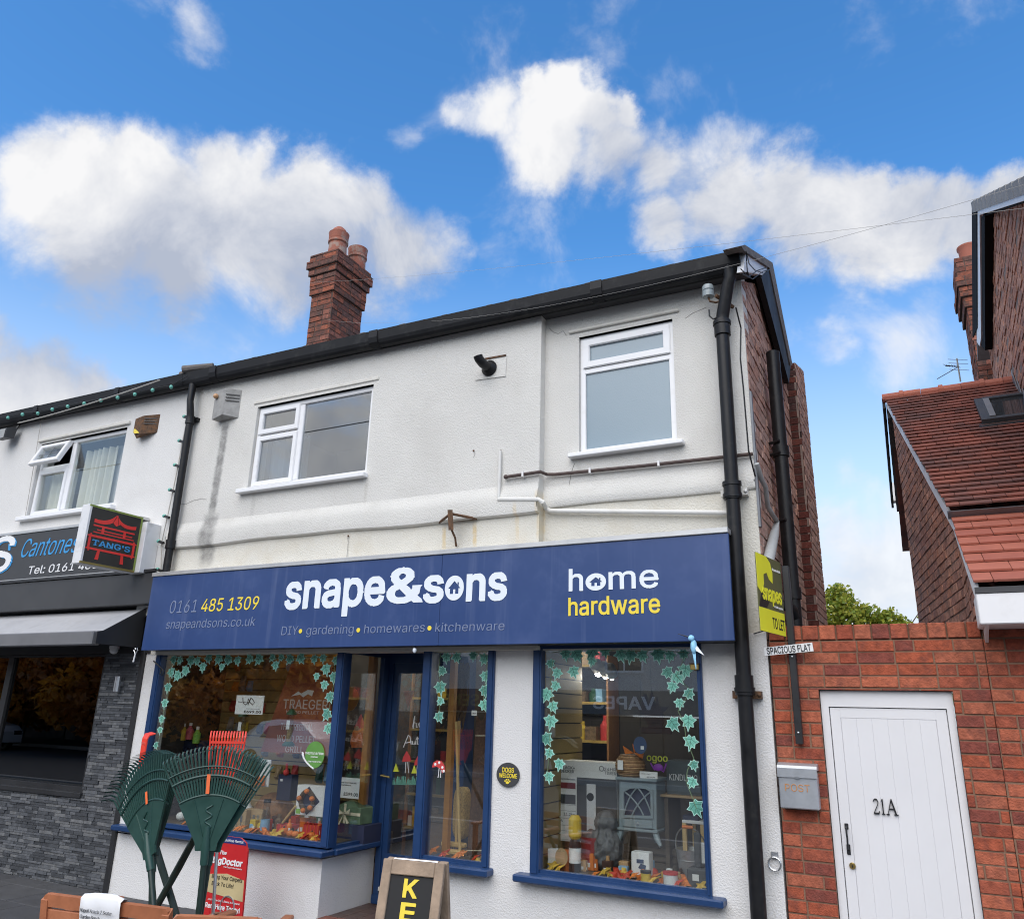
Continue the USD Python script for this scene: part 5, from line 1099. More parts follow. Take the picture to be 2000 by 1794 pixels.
# post box
pb = thing('post_box', 'grey metal post box with orange POST lettering on brick wall', 'post box', P(1557, 1535, -.05))
q = [P(*p, -.1) for p in [(1514, 1488), (1595, 1492), (1601, 1581), (1526, 1578)]]
x0, x1, z1, z0 = (q[0][0] + q[3][0]) / 2, (q[1][0] + q[2][0]) / 2, (q[0][2] + q[1][2]) / 2, (q[2][2] + q[3][2]) / 2
obj('body', MB().cbox(x0 + .004, x1 - .004, -.10, -.008, z0, z1 - .05, .006), 'post_box_paint', pb)
zl_ = z1 - .085
lid = [( -.008, z1), (-.06, z1 - .002), (-.095, z1 - .014), (-.108, z1 - .03), (-.108, zl_), (-.104, zl_), (-.1, z1 - .04), (-.008, z1 - .04)]
obj('lid', MB().extx(Polygon(lid), x0, x1), 'post_box_paint', pb)
obj('notch', MB().ext(affinity.scale(Point((x0 + x1) / 2, zl_).buffer(1, 10), .016, .008), -.1095, -.108), 'steel', pb)
obj('lettering', text_front('POST', (1534, 1545), (1582, 1545), 14, -.1005, .002, -.012), 'orange_print', pb)
# estate agent board on its post
tb = thing('to_let_board', 'yellow and black letting board standing out from the corner post', 'sign', P(1540, 1300, -.05))
TR, BR_ = P(1527, 1110, -.07), P(1533, 1247, -.07); TLc, BLc = P(1470, 1065, -.52), P(1490, 1226, -.52)
pr = np.array([(TR[0] + BR_[0]) / 2, -.07]); pl = np.array([(TLc[0] + BLc[0]) / 2, -.52])
zt, zb = (TR[2] + TLc[2]) / 2, (BR_[2] + BLc[2]) / 2
U2 = pr - pl; WB = np.linalg.norm(U2); U2 /= WB; HB = zt - zb
def onboard(poly, d0, d1, m, name):
    mb = MB().ext(poly, d0, d1)     # local: x along the board, y depth (front is -), z up
    mb.xf([[U2[0], -U2[1], 0], [U2[1], U2[0], 0], [0, 0, 1]], (pl[0], pl[1], zb)); return obj(name, mb, m, tb)
onboard(rect(0, WB, 0, HB), 0, .006, 'sign_olive', 'board')
onboard(rect(.0, WB - .0, .001, HB * .30), -.0015, 0, 'sign_yellow', 'yellow_band')
s_ = Polygon([(0.001, HB - .001), (0.001, HB * .55), (.06, HB * .48), (WB * .25, HB * .62), (WB * .25, HB * .74), (WB * .38, HB * .78), (WB * .46, HB * .70), (WB * .60, HB * .66), (WB * .62, HB * .80), (WB * .55, HB * .93), (WB * .40, HB - .001)]).buffer(.0)
onboard(s_.intersection(rect(.001, WB - .001, 0, HB - .001)), -.0015, 0, 'sign_yellow', 'logo')
onboard(Polygon([(WB * .02, HB * .31), (WB * .3, HB * .31), (WB * .42, HB * .40), (WB * .12, HB * .5)]), -.001, 0, 'sign_black', 'logo_tail')
onboard(fit(text_poly('snapes', .04), WB * .16, WB * .93, HB * .42, HB * .19), -.003, -.0005, 'sign_yellow', 'lettering')
onboard(fit(text_poly('estate agents', 0), WB * .6, WB * .95, HB * .345, HB * .03), -.003, -.0005, 'sign_white', 'lettering')
onboard(fit(text_poly('TO LET', .02), WB * .48, WB * .97, HB * .07, HB * .135), -.003, -.0015, 'black_print', 'lettering')
onboard(fit(text_poly('for more details', 0), WB * .62, WB * .95, HB * .84, HB * .035), -.003, -.0005, 'sign_white', 'lettering')
p0, p1 = P(1540, 1100, -.045), P(1555, 1452, -.045); xp = (p0[0] + p1[0]) / 2
obj('post', MB().cbox(xp - .022, xp + .022, -.066, -.012, p1[2], TR[2] + .02, .004), 'black_metal', tb)
for z in (p1[2] + .07, p1[2] + .55): obj('bolt', MB().sphere((xp, -.068, z), .008, 1), 'steel', tb)
sf = thing('spacious_flat_plaque', 'narrow white plaque reading SPACIOUS FLAT across the black post', 'sign', P(1540, 1268, -.08))
a, b = P(1492, 1264, -.085), P(1587, 1262, -.085)
q = Polygon([XZ(*p, -.085) for p in ((1492, 1264), (1586, 1254), (1589, 1271), (1494, 1280))])
obj('board', MB().ext(q, -.085, -.075), 'sign_white', sf)
w0_, w1_ = XZ(1492, 1271, -.085), XZ(1588, 1262.5, -.085); sl_ = math.degrees(math.atan2(w1_[1] - w0_[1], w1_[0] - w0_[0]))
tx_ = affinity.rotate(fit(text_poly('SPACIOUS FLAT', .02), 0, (w1_[0] - w0_[0]) * .9, 0, .042), sl_); cc_, qc_ = tx_.envelope.centroid, q.centroid
obj('lettering', MB().ext(affinity.translate(tx_, qc_.x - cc_.x, qc_.y - cc_.y), -.088, -.0852), 'black_print', sf)

# ---------------------------------------------------------------- signs of the restaurant
rf = thing('restaurant_fascia', 'dark grey fascia with blue script and white telephone number', 'sign', (-9, -.2, 3.3))
obj('panel', MB().cbox(TX0, -7.44, -.195, -.16, fz0, fz1, .003), 'charcoal', rf)
obj('frame', MB().box(TX0, -7.43, -.205, -.10, fz1, fz1 + .03).box(TX0, -7.43, -.21, -.12, fz0 - .028, fz0), 'aluminium', rf)
def swash(pl, pr, ht, s, bold=-.01, sh=.28): return text_front(s, pl, pr, ht, -.1955, .004, bold, sh)
obj('lettering', swash((38, 1088), (164, 1076), 34, 'Cantonese', -.005), 'sign_blue', rf)
obj('lettering', swash((54, 1120), (210, 1109), 15, 'Tel: 0161 485 5', .0, .12), 'sign_white', rf)
a = P(-14, 1117, -.196); b = P(16, 1117, -.196); t = P(0, 1050, -.196)
S_ = fit(text_poly('S', .02), P(-28, 1117, -.196)[0], P(17, 1117, -.196)[0], a[2], t[2] - a[2], .1)
obj('initial_shadow', MB().ext(affinity.translate(S_, .022, -.012), -.20, -.1955), 'sign_blue', rf); obj('initial', MB().ext(S_, -.206, -.2), 'sign_white', rf)
obj('apostrophe', MB().ext(Polygon([XZ(x, y, -.196) for x, y in ((17, 1062), (22, 1062), (20, 1075), (16, 1074))]), -.2, -.1955), 'sign_blue', rf)
# projecting box sign
bs = thing('projecting_sign', 'black lightbox sign with red pagoda standing out from wall', 'sign', (-7.3, -.6, 3.3))
SX = -7.30
yb0, yb1, zb0, zb1 = -.89, -.275, 3.02, 3.61
obj('casing', MB().cbox(SX - .13, SX - .012, yb0 - .0, yb1 + .0, zb0 - .005, zb1 + .005, .006), 'casing_white', bs)
obj('panel', MB().box(SX - .012, SX, yb0 + .02, yb1 - .02, zb0 + .02, zb1 - .02), 'sign_black', bs)
obj('edge_trim', MB().box(SX - .012, SX + .004, yb0, yb1, zb1 - .02, zb1).box(SX - .012, SX + .004, yb1 - .02, yb1, zb0 + .02, zb1 - .02), 'green_trim', bs)
obj('edge_trim', MB().box(SX - .012, SX + .004, yb0, yb1, zb0, zb0 + .02), 'gold_trim', bs)
obj('front_edge', MB().box(SX - .012, SX + .005, yb0 - .002, yb0 + .02, zb0 + .02, zb1 - .02), 'casing_white', bs)
obj('wall_box', MB().cbox(SX - .13, SX + .07, yb1 + .004, YL, zb0 + .0, zb1 - .05, .006), 'casing_white', bs)
def face(poly, d, m, name):
    q = affinity.affine_transform(poly, [yb1 - yb0 - .05, 0, 0, zb1 - zb0 - .05, yb0 + .025, zb0 + .025])
    return obj(name, MB().extx(q, SX + .0005, SX + d), m, bs)
cur = lambda pts, w: LineString(pts).buffer(w, cap_style=2)
def arc(p, q, r, n=10):  # quadratic curve
    p, q, r = map(np.array, (p, q, r)); return [tuple((1 - t) ** 2 * p + 2 * t * (1 - t) * q + t * t * r) for t in np.linspace(0, 1, n)]
rl = Polygon(arc((.08, .80), (.34, .76), (.50, .955)) + arc((.52, .955), (.62, .76), (.93, .83))[0:] + arc((.93, .765), (.70, .72), (.60, .80))[0:] + [(.52, .745)] + arc((.44, .80), (.32, .70), (.08, .735)))
for nm, pl_ in (('pagoda', unary_union([rl.buffer(0).difference(cur([(.50, .93), (.44, .78)], .006)).difference(cur([(.535, .93), (.56, .78)], .006)),
        rect(.08, .92, .665, .695), rect(.16, .88, .595, .615), rect(.25, .30, .56, .68), rect(.69, .74, .56, .68), rect(.10, .92, .545, .565)])),
        ('pagoda_board', unary_union([rect(.03, .97, .225, .50).difference(rect(.075, .925, .265, .46)), rect(.0, 1.0, .47, .49), rect(0, 1, .235, .255), rect(.05, .075, .20, .525), rect(.925, .95, .20, .525), Polygon([(.24, .23), (.29, .23), (.28, .06), (.21, .06)]), Polygon([(.71, .23), (.76, .23), (.79, .06), (.72, .06)])]))):
    face(pl_, .003, 'sign_red', nm)
def serif(s, x0, x1, z, h):
    g = []
    for ch, x in zip(s, np.linspace(0, 1, len(s))): pass
    p = fit(text_poly(s, .03), x0, x1, z, h); return p
tp = serif("TANG'S", .115, .885, .315, .10)
ser = [rect(.115 + .77 * a - w, .115 + .77 * a + w, z, z + .012) for a, w, z in ((.075, .035, .315), (.0, .012, .39), (.15, .012, .39), (.21, .028, .315), (.40, .028, .315), (.455, .028, .315), (.60, .02, .40))]
face(unary_union([tp] + ser), .003, 'sign_blue', 'lettering')
# Christmas bulbs
sl = thing('bulb_string', 'string of small green light bulbs along the gutter and downpipe', 'string lights', (-8.5, -.35, 5))
mat('bulb_green', (.14, .42, .34), v=.15, sc=30, rough=.2)
gp = [z1f(*p) for p in [(78, 778), (220, 745), (369, 735), (511, 696), (661, 667), (822, 638), (984, 610), (1148, 582), (1316, 549), (1490, 508), (1671, 477)]]
pts = [P(x, y - 3, -.262) for x, y in gp]
pts = [pts[0] + (-.9, 0, .02)] + pts + [np.array((-6.98, -.262, 5.2))]
obj('wire', MB().tube(pts, .005, 5), 'cable', sl)
for x, y in gp:
    c = P(x, y, -.275); obj('bulb', MB().sphere(c, .021, 1, (1, 1, 1.15)), 'bulb_green', sl, smooth=True)
vp = [z1f(*p) for p in [(1805, 768), (1757, 1003), (1714, 1240), (1664, 1482), (1610, 1738)]] + [(311, 1057), (309, 1112)]
obj('wire', MB().tube([P(368, 770, -.12)] + [P(x + 5, y, -.12) for x, y in vp], .006, 5), 'pale_cable', sl)
for x, y in vp:
    c = P(x, y, -.14); d = P(x + 8, y + 3, -.14)
    obj('holder', MB().tube([d, c], .016, 7), 'black_metal', sl); obj('bulb', MB().sphere(c + (-.01, 0, .004), .021, 1, (1.2, 1, 1)), 'bulb_green', sl, smooth=True)
# cables
def wire(name, label, pts, r, m, n=16):
    t = thing(name, label, 'cable', pts[0]); P0, P1, sag = np.array(pts[0]), np.array(pts[1]), pts[2]
    q = [P0 + (P1 - P0) * s - np.array([0, 0, 4 * sag * s * (1 - s)]) for s in np.linspace(0, 1, n)]
    obj('strand', MB().tube(q, r, 5), m, t)
wire('telephone_wire', 'grey cable slanting across the restaurant gutter', (P(35, 826, -.30), P(312, 742, -.5), .03), .007, 'pale_cable')
wire('telephone_wire', 'thin pale wire hanging down beside the open window', (P(82, 812, -.12), P(48, 1015, -.12), .0), .004, 'pale_cable')
wire('overhead_wire', 'upper overhead wire crossing the sky to the tall gable', (P(640, 625, 1.0), P(2030, 352, -2.5), .25), .0009, 'pale_cable', 30)
wire('overhead_wire', 'lower overhead wire crossing the chimney and the sky', (P(600, 552, 1.1), P(2030, 403, -2.5), .05), .0009, 'pale_cable', 30)

# ---------------------------------------------------------------- things on the pavement
mat('rake_green', (.018, .060, .048), v=.15, sc=12, rough=.42)
mat('rake_red', (.75, .055, .03), v=.1, sc=12, rough=.4)
mat('handle_green', (.012, .028, .022), v=.15, sc=12, rough=.4)
mat('orange_tag', (.85, .16, .04), v=.1, rough=.5)
def rake_parts(path, h, n=27, spread=(-34, 34), mt='rake_green', plate=.46, hook=.05, twist=0.0, handle=1.5, orn=True):
    """a leaf rake standing head up; the neck at the origin, the head h high in the x-z plane, facing -y"""
    c = np.array([0, -.14 * h]); R0 = .66 * h; R1 = 1.14 * h
    an = np.radians(np.linspace(spread[0], spread[1], n))
    pt = lambda a, r: (c[0] + r * math.sin(a), c[1] + r * math.cos(a))
    w = .028 * h
    pl = Polygon([(-.10 * h, -.03 * h), (.10 * h, -.03 * h), (.11 * h, .04 * h)] + [pt(a, R0 * (1 - .02)) for a in an[::-1]] + [(-.11 * h, .04 * h)])
    mb = MB().ext(pl.buffer(.006), -.006, .006)
    obj('plate', mb, mt, path)
    tn = MB()
    for a in an:
        p0, p1 = pt(a, R0 - .01), pt(a, R1 * (1 - .04 * abs(a) ** 2))
        mid = [np.array([p0[0] + (p1[0] - p0[0]) * s, -.0, p0[1] + (p1[1] - p0[1]) * s]) for s in (0, .5, 1)]
        d = np.array([p1[0] - p0[0], 0, p1[1] - p0[1]]); d /= np.linalg.norm(d); s_ = np.cross(d, [0, 1, 0])
        tip = mid[2] + d * .012 + np.array([0, hook, .0]) ; bend = mid[2] + d * .012 + np.array([0, hook * .35, .004])
        line = [mid[0], mid[1], mid[2], bend, tip]
        ww = [w * .36, w * .32, w * .30, w * .3, w * .26]
        v = []
        for q, k in zip(line, ww): v += [q + s_ * k + (0, -.004, 0), q - s_ * k + (0, -.004, 0), q - s_ * k + (0, .004, 0), q + s_ * k + (0, .004, 0)]
        f = []
        for i in range(len(line) - 1):
            for k in range(4): f.append((i * 4 + k, i * 4 + (k + 1) % 4, i * 4 + 4 + (k + 1) % 4, i * 4 + 4 + k))
        f += [(0, 3, 2, 1), (16, 17, 18, 19)]
        obj('tine', MB().add(v, f), mt, path)
    for rr, rad in ((.42, .006), (.62, .004)):
        r = R0 + (R1 - R0) * rr
        obj('brace', MB().tube([(pt(a, r)[0], -.007, pt(a, r)[1]) for a in np.linspace(an[0], an[-1], 24)], rad, 5), mt, path)
    obj('rim', MB().tube([(pt(a, R0)[0], -.007, pt(a, R0)[1]) for a in np.linspace(an[0], an[-1], 20)], .005, 5), mt, path)
    if orn:
        for a in (-.28, 0.22): obj('rib', MB().tube([(.05 * h * (1 if a > 0 else -1) * .6, -.007, .05 * h), (pt(a, R0 * .96)[0], -.007, pt(a, R0 * .96)[1])], .004, 5), mt, path)
        sp = [(.035 * h * math.sin(t), -.008, h * (.17 + .25 * t / 14.0)) for t in np.linspace(0, 14, 46)]
        obj('spring', MB().tube(sp, .0045, 5), mt, path)
    obj('socket', MB().tube([(0, -.004, h * .20), (0, -.004, 0), (0, 0, -.18 * h)], [.016, .024, .021], 12), mt, path, smooth=35)
    obj('handle', MB().tube([(0, 0, -.16 * h), (0, 0, -handle)], .0165, 12), 'handle_green' if mt == 'rake_green' else 'handle_green', path, smooth=35)
def rake(label, neck, top, Y, yaw, roll, hscale=1.0, **k):
    a, b = P(*neck, Y), P(*top, Y); h = np.linalg.norm(b - a) * hscale
    path = thing('leaf_rake', label, 'rake', a, group='garden rakes for sale by the shop window')
    x = UsdGeom.Xform.Get(stage, path); x.AddRotateXYZOp().Set(Gf.Vec3f(k.pop('lean', 0), roll, yaw)); _locs[path] = np.zeros(3)
    k['handle'] = a[2] / math.cos(math.radians(roll)) + .0
    rake_parts(path, h, **k); return path
RY = -2.35
r1 = rake('foremost green leaf rake with orange tag, wide fan facing the street', (402, 1652), (412, 1462), RY, 30, -1.5, spread=(-30, 29))
obj('price_tag', MB().hull([(-.03, -.014, .36), (-.012, -.012, .36), (-.026, -.018, .262), (-.008, -.016, .262), (-.03, -.012, .36), (-.008, -.014, .26)]), 'orange_tag', r1)
rake('green leaf rake nested close behind the foremost fan', (412, 1654), (430, 1468), RY + .045, 26, 2.0, spread=(-29, 29), orn=False)
r2 = rake('green leaf rake turned sideways at the left of the bunch', (292, 1664), (262, 1488), RY - .03, -10, -26, hook=-.07)
obj('price_tag', MB().hull([(.025, -.014, .32), (.042, -.012, .32), (.03, -.018, .25), (.046, -.016, .25), (.042, -.010, .32)]), 'orange_tag', r2)
rake('green leaf rake half hidden behind the sideways one', (298, 1666), (285, 1478), RY + .07, -14, -17, orn=False, hook=-.06)
# red rakes behind
def red_rake(label, neck, top, Y, yaw, foot, n=13):
    a, b = P(*neck, Y), P(*top, Y); h = np.linalg.norm(b - a)
    t = thing('red_rake', label, 'rake', a, group='red hand rakes behind the green ones')
    x = UsdGeom.Xform.Get(stage, t); x.AddRotateZOp().Set(yaw); _locs[t] = np.zeros(3)
    W = h * .60
    obj('head', MB().ext(Polygon([(-.03, -.02), (.03, -.02), (W * .40, h * .35), (W * .46, h * .40), (-W * .46, h * .40), (-W * .40, h * .35)]), -.005, .005), 'rake_red', t)
    obj('cross_band', MB().box(-W * .48, W * .48, -.007, .007, h * .80, h * .84), 'rake_red', t)
    for i in range(n):
        x_ = -W * .46 + W * .92 * i / (n - 1); xt = x_ * 1.08
        obj('tine', MB().tube([(x_, 0, h * .38), (xt, 0, h * .9), (xt, .01, h * .97), (xt, .045, h)], [.0055, .0055, .006, .005], 6), 'rake_red', t)
    f = P(*foot, Y + .02); d = f - a; cz, sz = math.cos(math.radians(-yaw)), math.sin(math.radians(-yaw)); d = np.array([d[0] * cz - d[1] * sz, d[0] * sz + d[1] * cz, d[2]])
    e = d * (a[2] / -d[2]) if d[2] < 0 else d
    obj('handle', MB().tube([(0, 0, .02), tuple(e * .35), tuple(e)], [.018, .022, .014], 10), 'handle_green', t, smooth=35)
red_rake('red rake with slotted fan peeping over the green fans', (432, 1545), (431, 1430), RY + .30, 45, (345, 1700))
red_rake('red rake seen edge on at the left against the stone wall', (268, 1540), (266, 1434), RY + .35, -32, (318, 1700))
mp = thing('metal_pole', 'slim bare metal pole standing beside the red floor sign', 'pole', (P(416, 1783, -2.1)[0], -2.1, 0))
a, b = P(427, 1612, -2.1), P(416, 1783, -2.1); e = a + (b - a) * (a[2] / (a[2] - b[2]))
obj('tube', MB().tube([e, a], .009, 10), 'steel', mp, smooth=35); obj('label_tag', MB().box(a[0] - .02, a[0] - .002, -2.13, -2.12, a[2] - .2, a[2] - .12), 'sign_white', mp)
ct_ = thing('rake_bin', 'black bin holding the rake handles behind the bench', 'bin', (-3.7, RY, 0))
# floor sign (carpet cleaner)
rs = thing('carpet_cleaner_sign', 'red free standing carpet cleaner hire sign by the stall riser', 'sign', (-5.2, -.5, 0))
mat('sign_crimson', (.52, .018, .02), v=.05, rough=.4); mat('sign_tan', (.52, .42, .22), v=.12, sc=5, rough=.45); mat('sign_navy', (.02, .03, .14), v=.05, rough=.4)
sx0, sx1 = P(418, 1640, -.5)[0], P(485, 1650, -.5)[0]; szt = P(450, 1633, -.5)[2]; szb = .12
w_ = sx1 - sx0
out = Polygon([(sx0 - .02, szb), (sx1 + .02, szb), (sx1 + .015, szb + .2), (sx1, szt - .09), (sx1 - .03, szt - .03), (sx1 - .09, szt), (sx0, szt)])
obj('board', MB().ext(out, -.5, -.485), 'sign_crimson', rs)
obj('top_band', MB().ext(out.intersection(rect(sx0 - 1, sx1 + 1, szt - .05, szt)), -.502, -.5), 'sign_navy', rs)
tb_ = szt - .05 - .70 * (szt - szb) * .9
obj('picture', MB().ext(Polygon([(sx0, szb + .17), (sx1 + .008, szb + .14), (sx1, szt - .30), ((sx0 + sx1) / 2, szt - .27), (sx0, szt - .29)]), -.502, -.5), 'sign_tan', rs)
def rtext(s, y, x0, x1, ht, m, b=.01, sh=.0):
    return obj('lettering', MB().ext(fit(text_poly(s, b), sx0 + w_ * x0, sx0 + w_ * x1, szt - y, ht, sh), -.5045, -.502), m, rs)
rtext('For Machine Rental', .037, .12, .86, .018, 'sign_white', .0, .1); rtext('of The', .135, .08, .42, .026, 'sign_white', .03, .1); rtext('RugDoctor', .205, -.02, .9, .045, 'sign_white', .05, .1)
rtext('The Carpet Care Experts', .228, .38, .9, .010, 'sign_white', 0, .1)
rtext('Bring Your Carpets', .315, .08, .95, .028, 'black_print', 0, .1); rtext('Back To Life!', .365, .1, .72, .028, 'black_print', 0, .1)
obj('lens_ring', MB().tube([(sx0 + w_ * .62 + .075 * math.cos(a), -.504, szt - .50 + .075 * math.sin(a)) for a in np.linspace(0, 6.3, 26)], .006, 5), 'steel', rs)
obj('lens_handle', MB().tube([(sx0 + w_ * .62 + .055, -.504, szt - .555), (sx0 + w_ * .98, -.504, szt - .64)], [.006, .014], 6), 'black_print', rs)
obj('bottle', MB().ext(Polygon([(sx0 + .01, szt - .64), (sx0 + .06, szt - .64), (sx0 + .05, szt - .47), (sx0 + .02, szt - .44)]), -.5035, -.502), 'sign_crimson', rs)
obj('blot', MB().box(sx0 + w_ * .6, sx0 + w_ * .7, -.5035, -.502, szt - .52, szt - .49), 'lobby_nosing', rs)
rtext("and Stains Don't Stand A Chance!", szt - szb - .115, .05, .95, .012, 'sign_white', 0); rtext('Rent Here Today!', szt - szb - .06, .0, .98, .034, 'sign_white', .03)
obj('foot', MB().box(sx0 - .02, sx1 + .02, -.5, -.3, 0, .02).box(sx0, sx1, -.49, -.47, 0, .14), 'sign_crimson', rs)
# chalkboard A-frame
mat('pallet_wood', (.34, .25, .175), v=.3, sc=9, rough=.8, bump=.6, bsc=60); mat('chalk_black', (.014, .014, .014), v=.25, sc=4, rough=.7)
ab_ = thing('pavement_sign', 'black A-frame board in rough wood frame with yellow lettering KEYS', 'sign', (-2.9, -1.6, 0))
AY = -1.6; ta, tb2 = P(777, 1675, AY), P(863, 1688, AY); Wd = .335; Ht = (ta[2] + tb2[2]) / 2 / math.cos(math.radians(12)) + .0
M1 = rotz(math.radians(9)) @ rotx(math.radians(-12)); base = np.array([(ta[0] + tb2[0]) / 2, AY - Ht * math.sin(math.radians(12)), 0])
def leaf(M, off, front):
    o = {}
    def put(name, mb, m): obj(name, mb.xf(M, off), m, ab_)
    f = -1 if front else 1
    put('stile', MB().cbox(-Wd / 2 - .02, -Wd / 2 + .035, -.015, .015, 0, Ht, .004), 'pallet_wood'); put('stile', MB().cbox(Wd / 2 - .035, Wd / 2 + .02, -.015, .015, 0, Ht, .004), 'pallet_wood')
    put('rail', MB().cbox(-Wd / 2 + .036, Wd / 2 - .036, -.015, .015, Ht - .075, Ht, .004), 'pallet_wood'); put('rail', MB().cbox(-Wd / 2 + .036, Wd / 2 - .036, -.015, .015, .05, .12, .004), 'pallet_wood')
    put('panel', MB().box(-Wd / 2 + .03, Wd / 2 - .03, -.002, .008, .1, Ht - .07), 'chalk_black')
    if front:
        z = Ht - .18
        for ch in 'KEYS':
            put('letter', MB().ext(fit(text_poly(ch, .045), -.045, .045, z, .085), -.006, -.002), 'yellow_vinyl'); z -= .115
leaf(M1, base, True)
M2 = rotz(math.radians(9)) @ rotx(math.radians(12)); back = base + rotz(math.radians(9)) @ np.array([0, 2 * Ht * math.sin(math.radians(12)) + .04, 0])
leaf(M2, back, False)
obj('hinge', MB().tube([rotz(math.radians(9)) @ np.array([s * Wd / 2.5, Ht * math.sin(math.radians(12)) + .02, Ht * math.cos(math.radians(12)) - .0]) + base for s in (-1, 1)], .006, 6), 'steel', ab_)
# benches
mat('acacia', (.38, .135, .06), v=.25, sc=7, rough=.45, bump=.3, bsc=30); mat('acacia_b', (.43, .16, .075), v=.25, sc=7, rough=.45, bump=.3, bsc=30)
BZ = .74
def bench(label, pl, pr, zt, m, slats=3):
    a, b = PZ(*pl, zt), PZ(*pr, zt); L = np.linalg.norm((b - a)[:2]); ang = math.atan2(b[1] - a[1], b[0] - a[0])
    t = thing('garden_bench', label, 'bench', (a[0], a[1], 0))
    M = rotz(ang); off = np.array([a[0], a[1], 0])
    def put(name, mb, mm=m): return obj(name, mb.xf(M, off), mm, t)
    # seen from behind: the back rises at y = 0, the seat goes away from the camera
    tilt = rotx(math.radians(8))
    def back(mb): v = [x @ tilt.T for x in mb.v]; mb.v = v; return mb
    h0, bh = .38, zt - .38
    def putb(name, mb, mm=m): return obj(name, back(mb).xf(M, off + np.array([0, 0, h0])), mm, t)
    top = MB().hull([(x, y, z) for x, z0_ in ((0.015, bh - .012), (L - .015, bh - .012)) for y in (-.014, .014) for z in (z0_, z0_ - .05)] + [(.03, -.014, bh), (L - .03, -.014, bh), (.03, .014, bh), (L - .03, .014, bh)])
    putb('top_rail', top)
    for i in range(slats): putb('slat', MB().cbox(.04, L - .04, -.009, .009, bh - .075 - i * .085 - .055, bh - .075 - i * .085, .004), m if i % 2 else 'acacia_b')
    for x in (.0, L - .05): putb('back_post', MB().hull([(x, -.02, 0), (x + .045, -.02, 0), (x, .02, 0), (x + .045, .02, 0), (x + .0, -.018, bh - .03), (x + .045, -.018, bh - .03), (x + .01, .018, bh - .005), (x + .04, .018, bh - .005)]))
    for x in (.0, L - .05): put('leg', MB().cbox(x, x + .045, .0, .045, 0, h0 + .01, .004)); put('leg', MB().cbox(x, x + .045, .42, .465, 0, .60, .004)); put('armrest', MB().cbox(x - .005, x + .05, .02, .50, .60, .625, .006))
    for i in range(5): put('seat_slat', MB().cbox(.0, L, .05 + i * .085, .05 + i * .085 + .07, h0, h0 + .02, .004))
    return t, M, off, L, h0, bh, tilt
bn = bench('brown hardwood bench with a paper notice hung over its back', (102, 1737), (350, 1768), BZ, 'acacia')
bench('light brown hardwood bench with string tied round its top rail', (346, 1779), (520, 1786), BZ - .01, 'acacia_b')
t_, M_, off_, L_, h0_, bh_, tilt_ = bn
nt = thing('paper_notice', 'white paper notice draped over the top rail of the left bench', 'paper', off_ + M_ @ np.array([.4, -.05, .6]))
mat('paper', (.78, .78, .78), v=.02, rough=.8); mat('paper_print', (.18, .18, .18), v=.05, rough=.8)
x0, x1 = .285, .555
v = []; n = 9
prof = [(.032, bh_ - .10), (.028, bh_ - .03), (.024, bh_ + .010), (0, bh_ + .022), (-.024, bh_ + .010), (-.030, bh_ - .04), (-.032, bh_ - .12), (-.034, bh_ - .22), (-.036, bh_ - .30)]
for (y, z) in prof:
    for i in range(n):
        s = i / (n - 1); v.append((x0 + (x1 - x0) * s + .03 * (bh_ - z) * -.2, y - .006 * math.sin(s * 7) - .004 * math.sin(s * 13 + z * 20), z + .012 * math.sin(s * 3.3) * (1 if abs(y) < .02 else .3)))
f = [(r * n + i, r * n + i + 1, (r + 1) * n + i + 1, (r + 1) * n + i) for r in range(len(prof) - 1) for i in range(n - 1)]
pm = MB().add(v, f); pm.v = [x @ tilt_.T for x in pm.v]; pm.xf(M_, off_ + np.array([0, 0, h0_])); obj('sheet', pm, 'paper', nt, smooth=True)
for s, z, xw in (('Napoli Acacia 2 Seater', bh_ - .052, .21), ('Garden Bench', bh_ - .083, .13)):
    pm = MB().ext(fit(text_poly(s, -.01), x0 + .015, x0 + .015 + xw, z, .018, .12), -.0425, -.040); pm.v = [x @ tilt_.T for x in pm.v]; pm.xf(M_, off_ + np.array([0, 0, h0_])); obj('lettering', pm, 'paper_print', nt)
obj('bin', MB().lathe((-3.72, RY + .1, 0), [(.2, 0), (.24, .35), (.25, .36), (.23, .36), (.19, .02)], 20), 'black_metal', ct_)
# small autumn leaves on the paving
# ---------------------------------------------------------------- what stands in the shop windows
G3 = lambda x, y, Y: P(200 + x / 3.2385, 1240 + y / 3.2385, Y)
G4 = lambda x, y, Y: P(640 + x / 3.2375, 1240 + y / 3.2375, Y)
G5 = lambda x, y, Y: P(1000 + x / 3.2385, 1240 + y / 3.2385, Y)
def rc(G, x0, y0, x1, y1, Y):
    q = [G(x, y, Y) for x, y in ((x0, y0), (x1, y0), (x1, y1), (x0, y1))]
    return ((q[0][0] + q[3][0]) / 2, (q[1][0] + q[2][0]) / 2, (q[2][2] + q[3][2]) / 2, (q[0][2] + q[1][2]) / 2)
def col(name, c, **k):
    k.setdefault('v', .12); k.setdefault('rough', .55); k.setdefault('sc', 14); return mat(name, c, **k)
col('slat_tan', (.40, .28, .11), sc=3); col('slat_groove', (.05, .035, .02)); col('orange_pack', (.62, .16, .03), v=.4, sc=30); col('slate_tag', (.22, .22, .20)); col('pack_yellow', (.65, .45, .05)); col('pack_pink', (.55, .10, .14)); col('pack_green', (.25, .50, .08))
col('card_white', (.80, .80, .78), v=.02); col('poster_rust', (.36, .10, .045), v=.2, sc=4); col('poster_print', (.72, .62, .55)); col('sticker_green', (.10, .26, .05)); col('feeder_green', (.03, .10, .05)); col('seed', (.45, .30, .10), v=.5, sc=80)
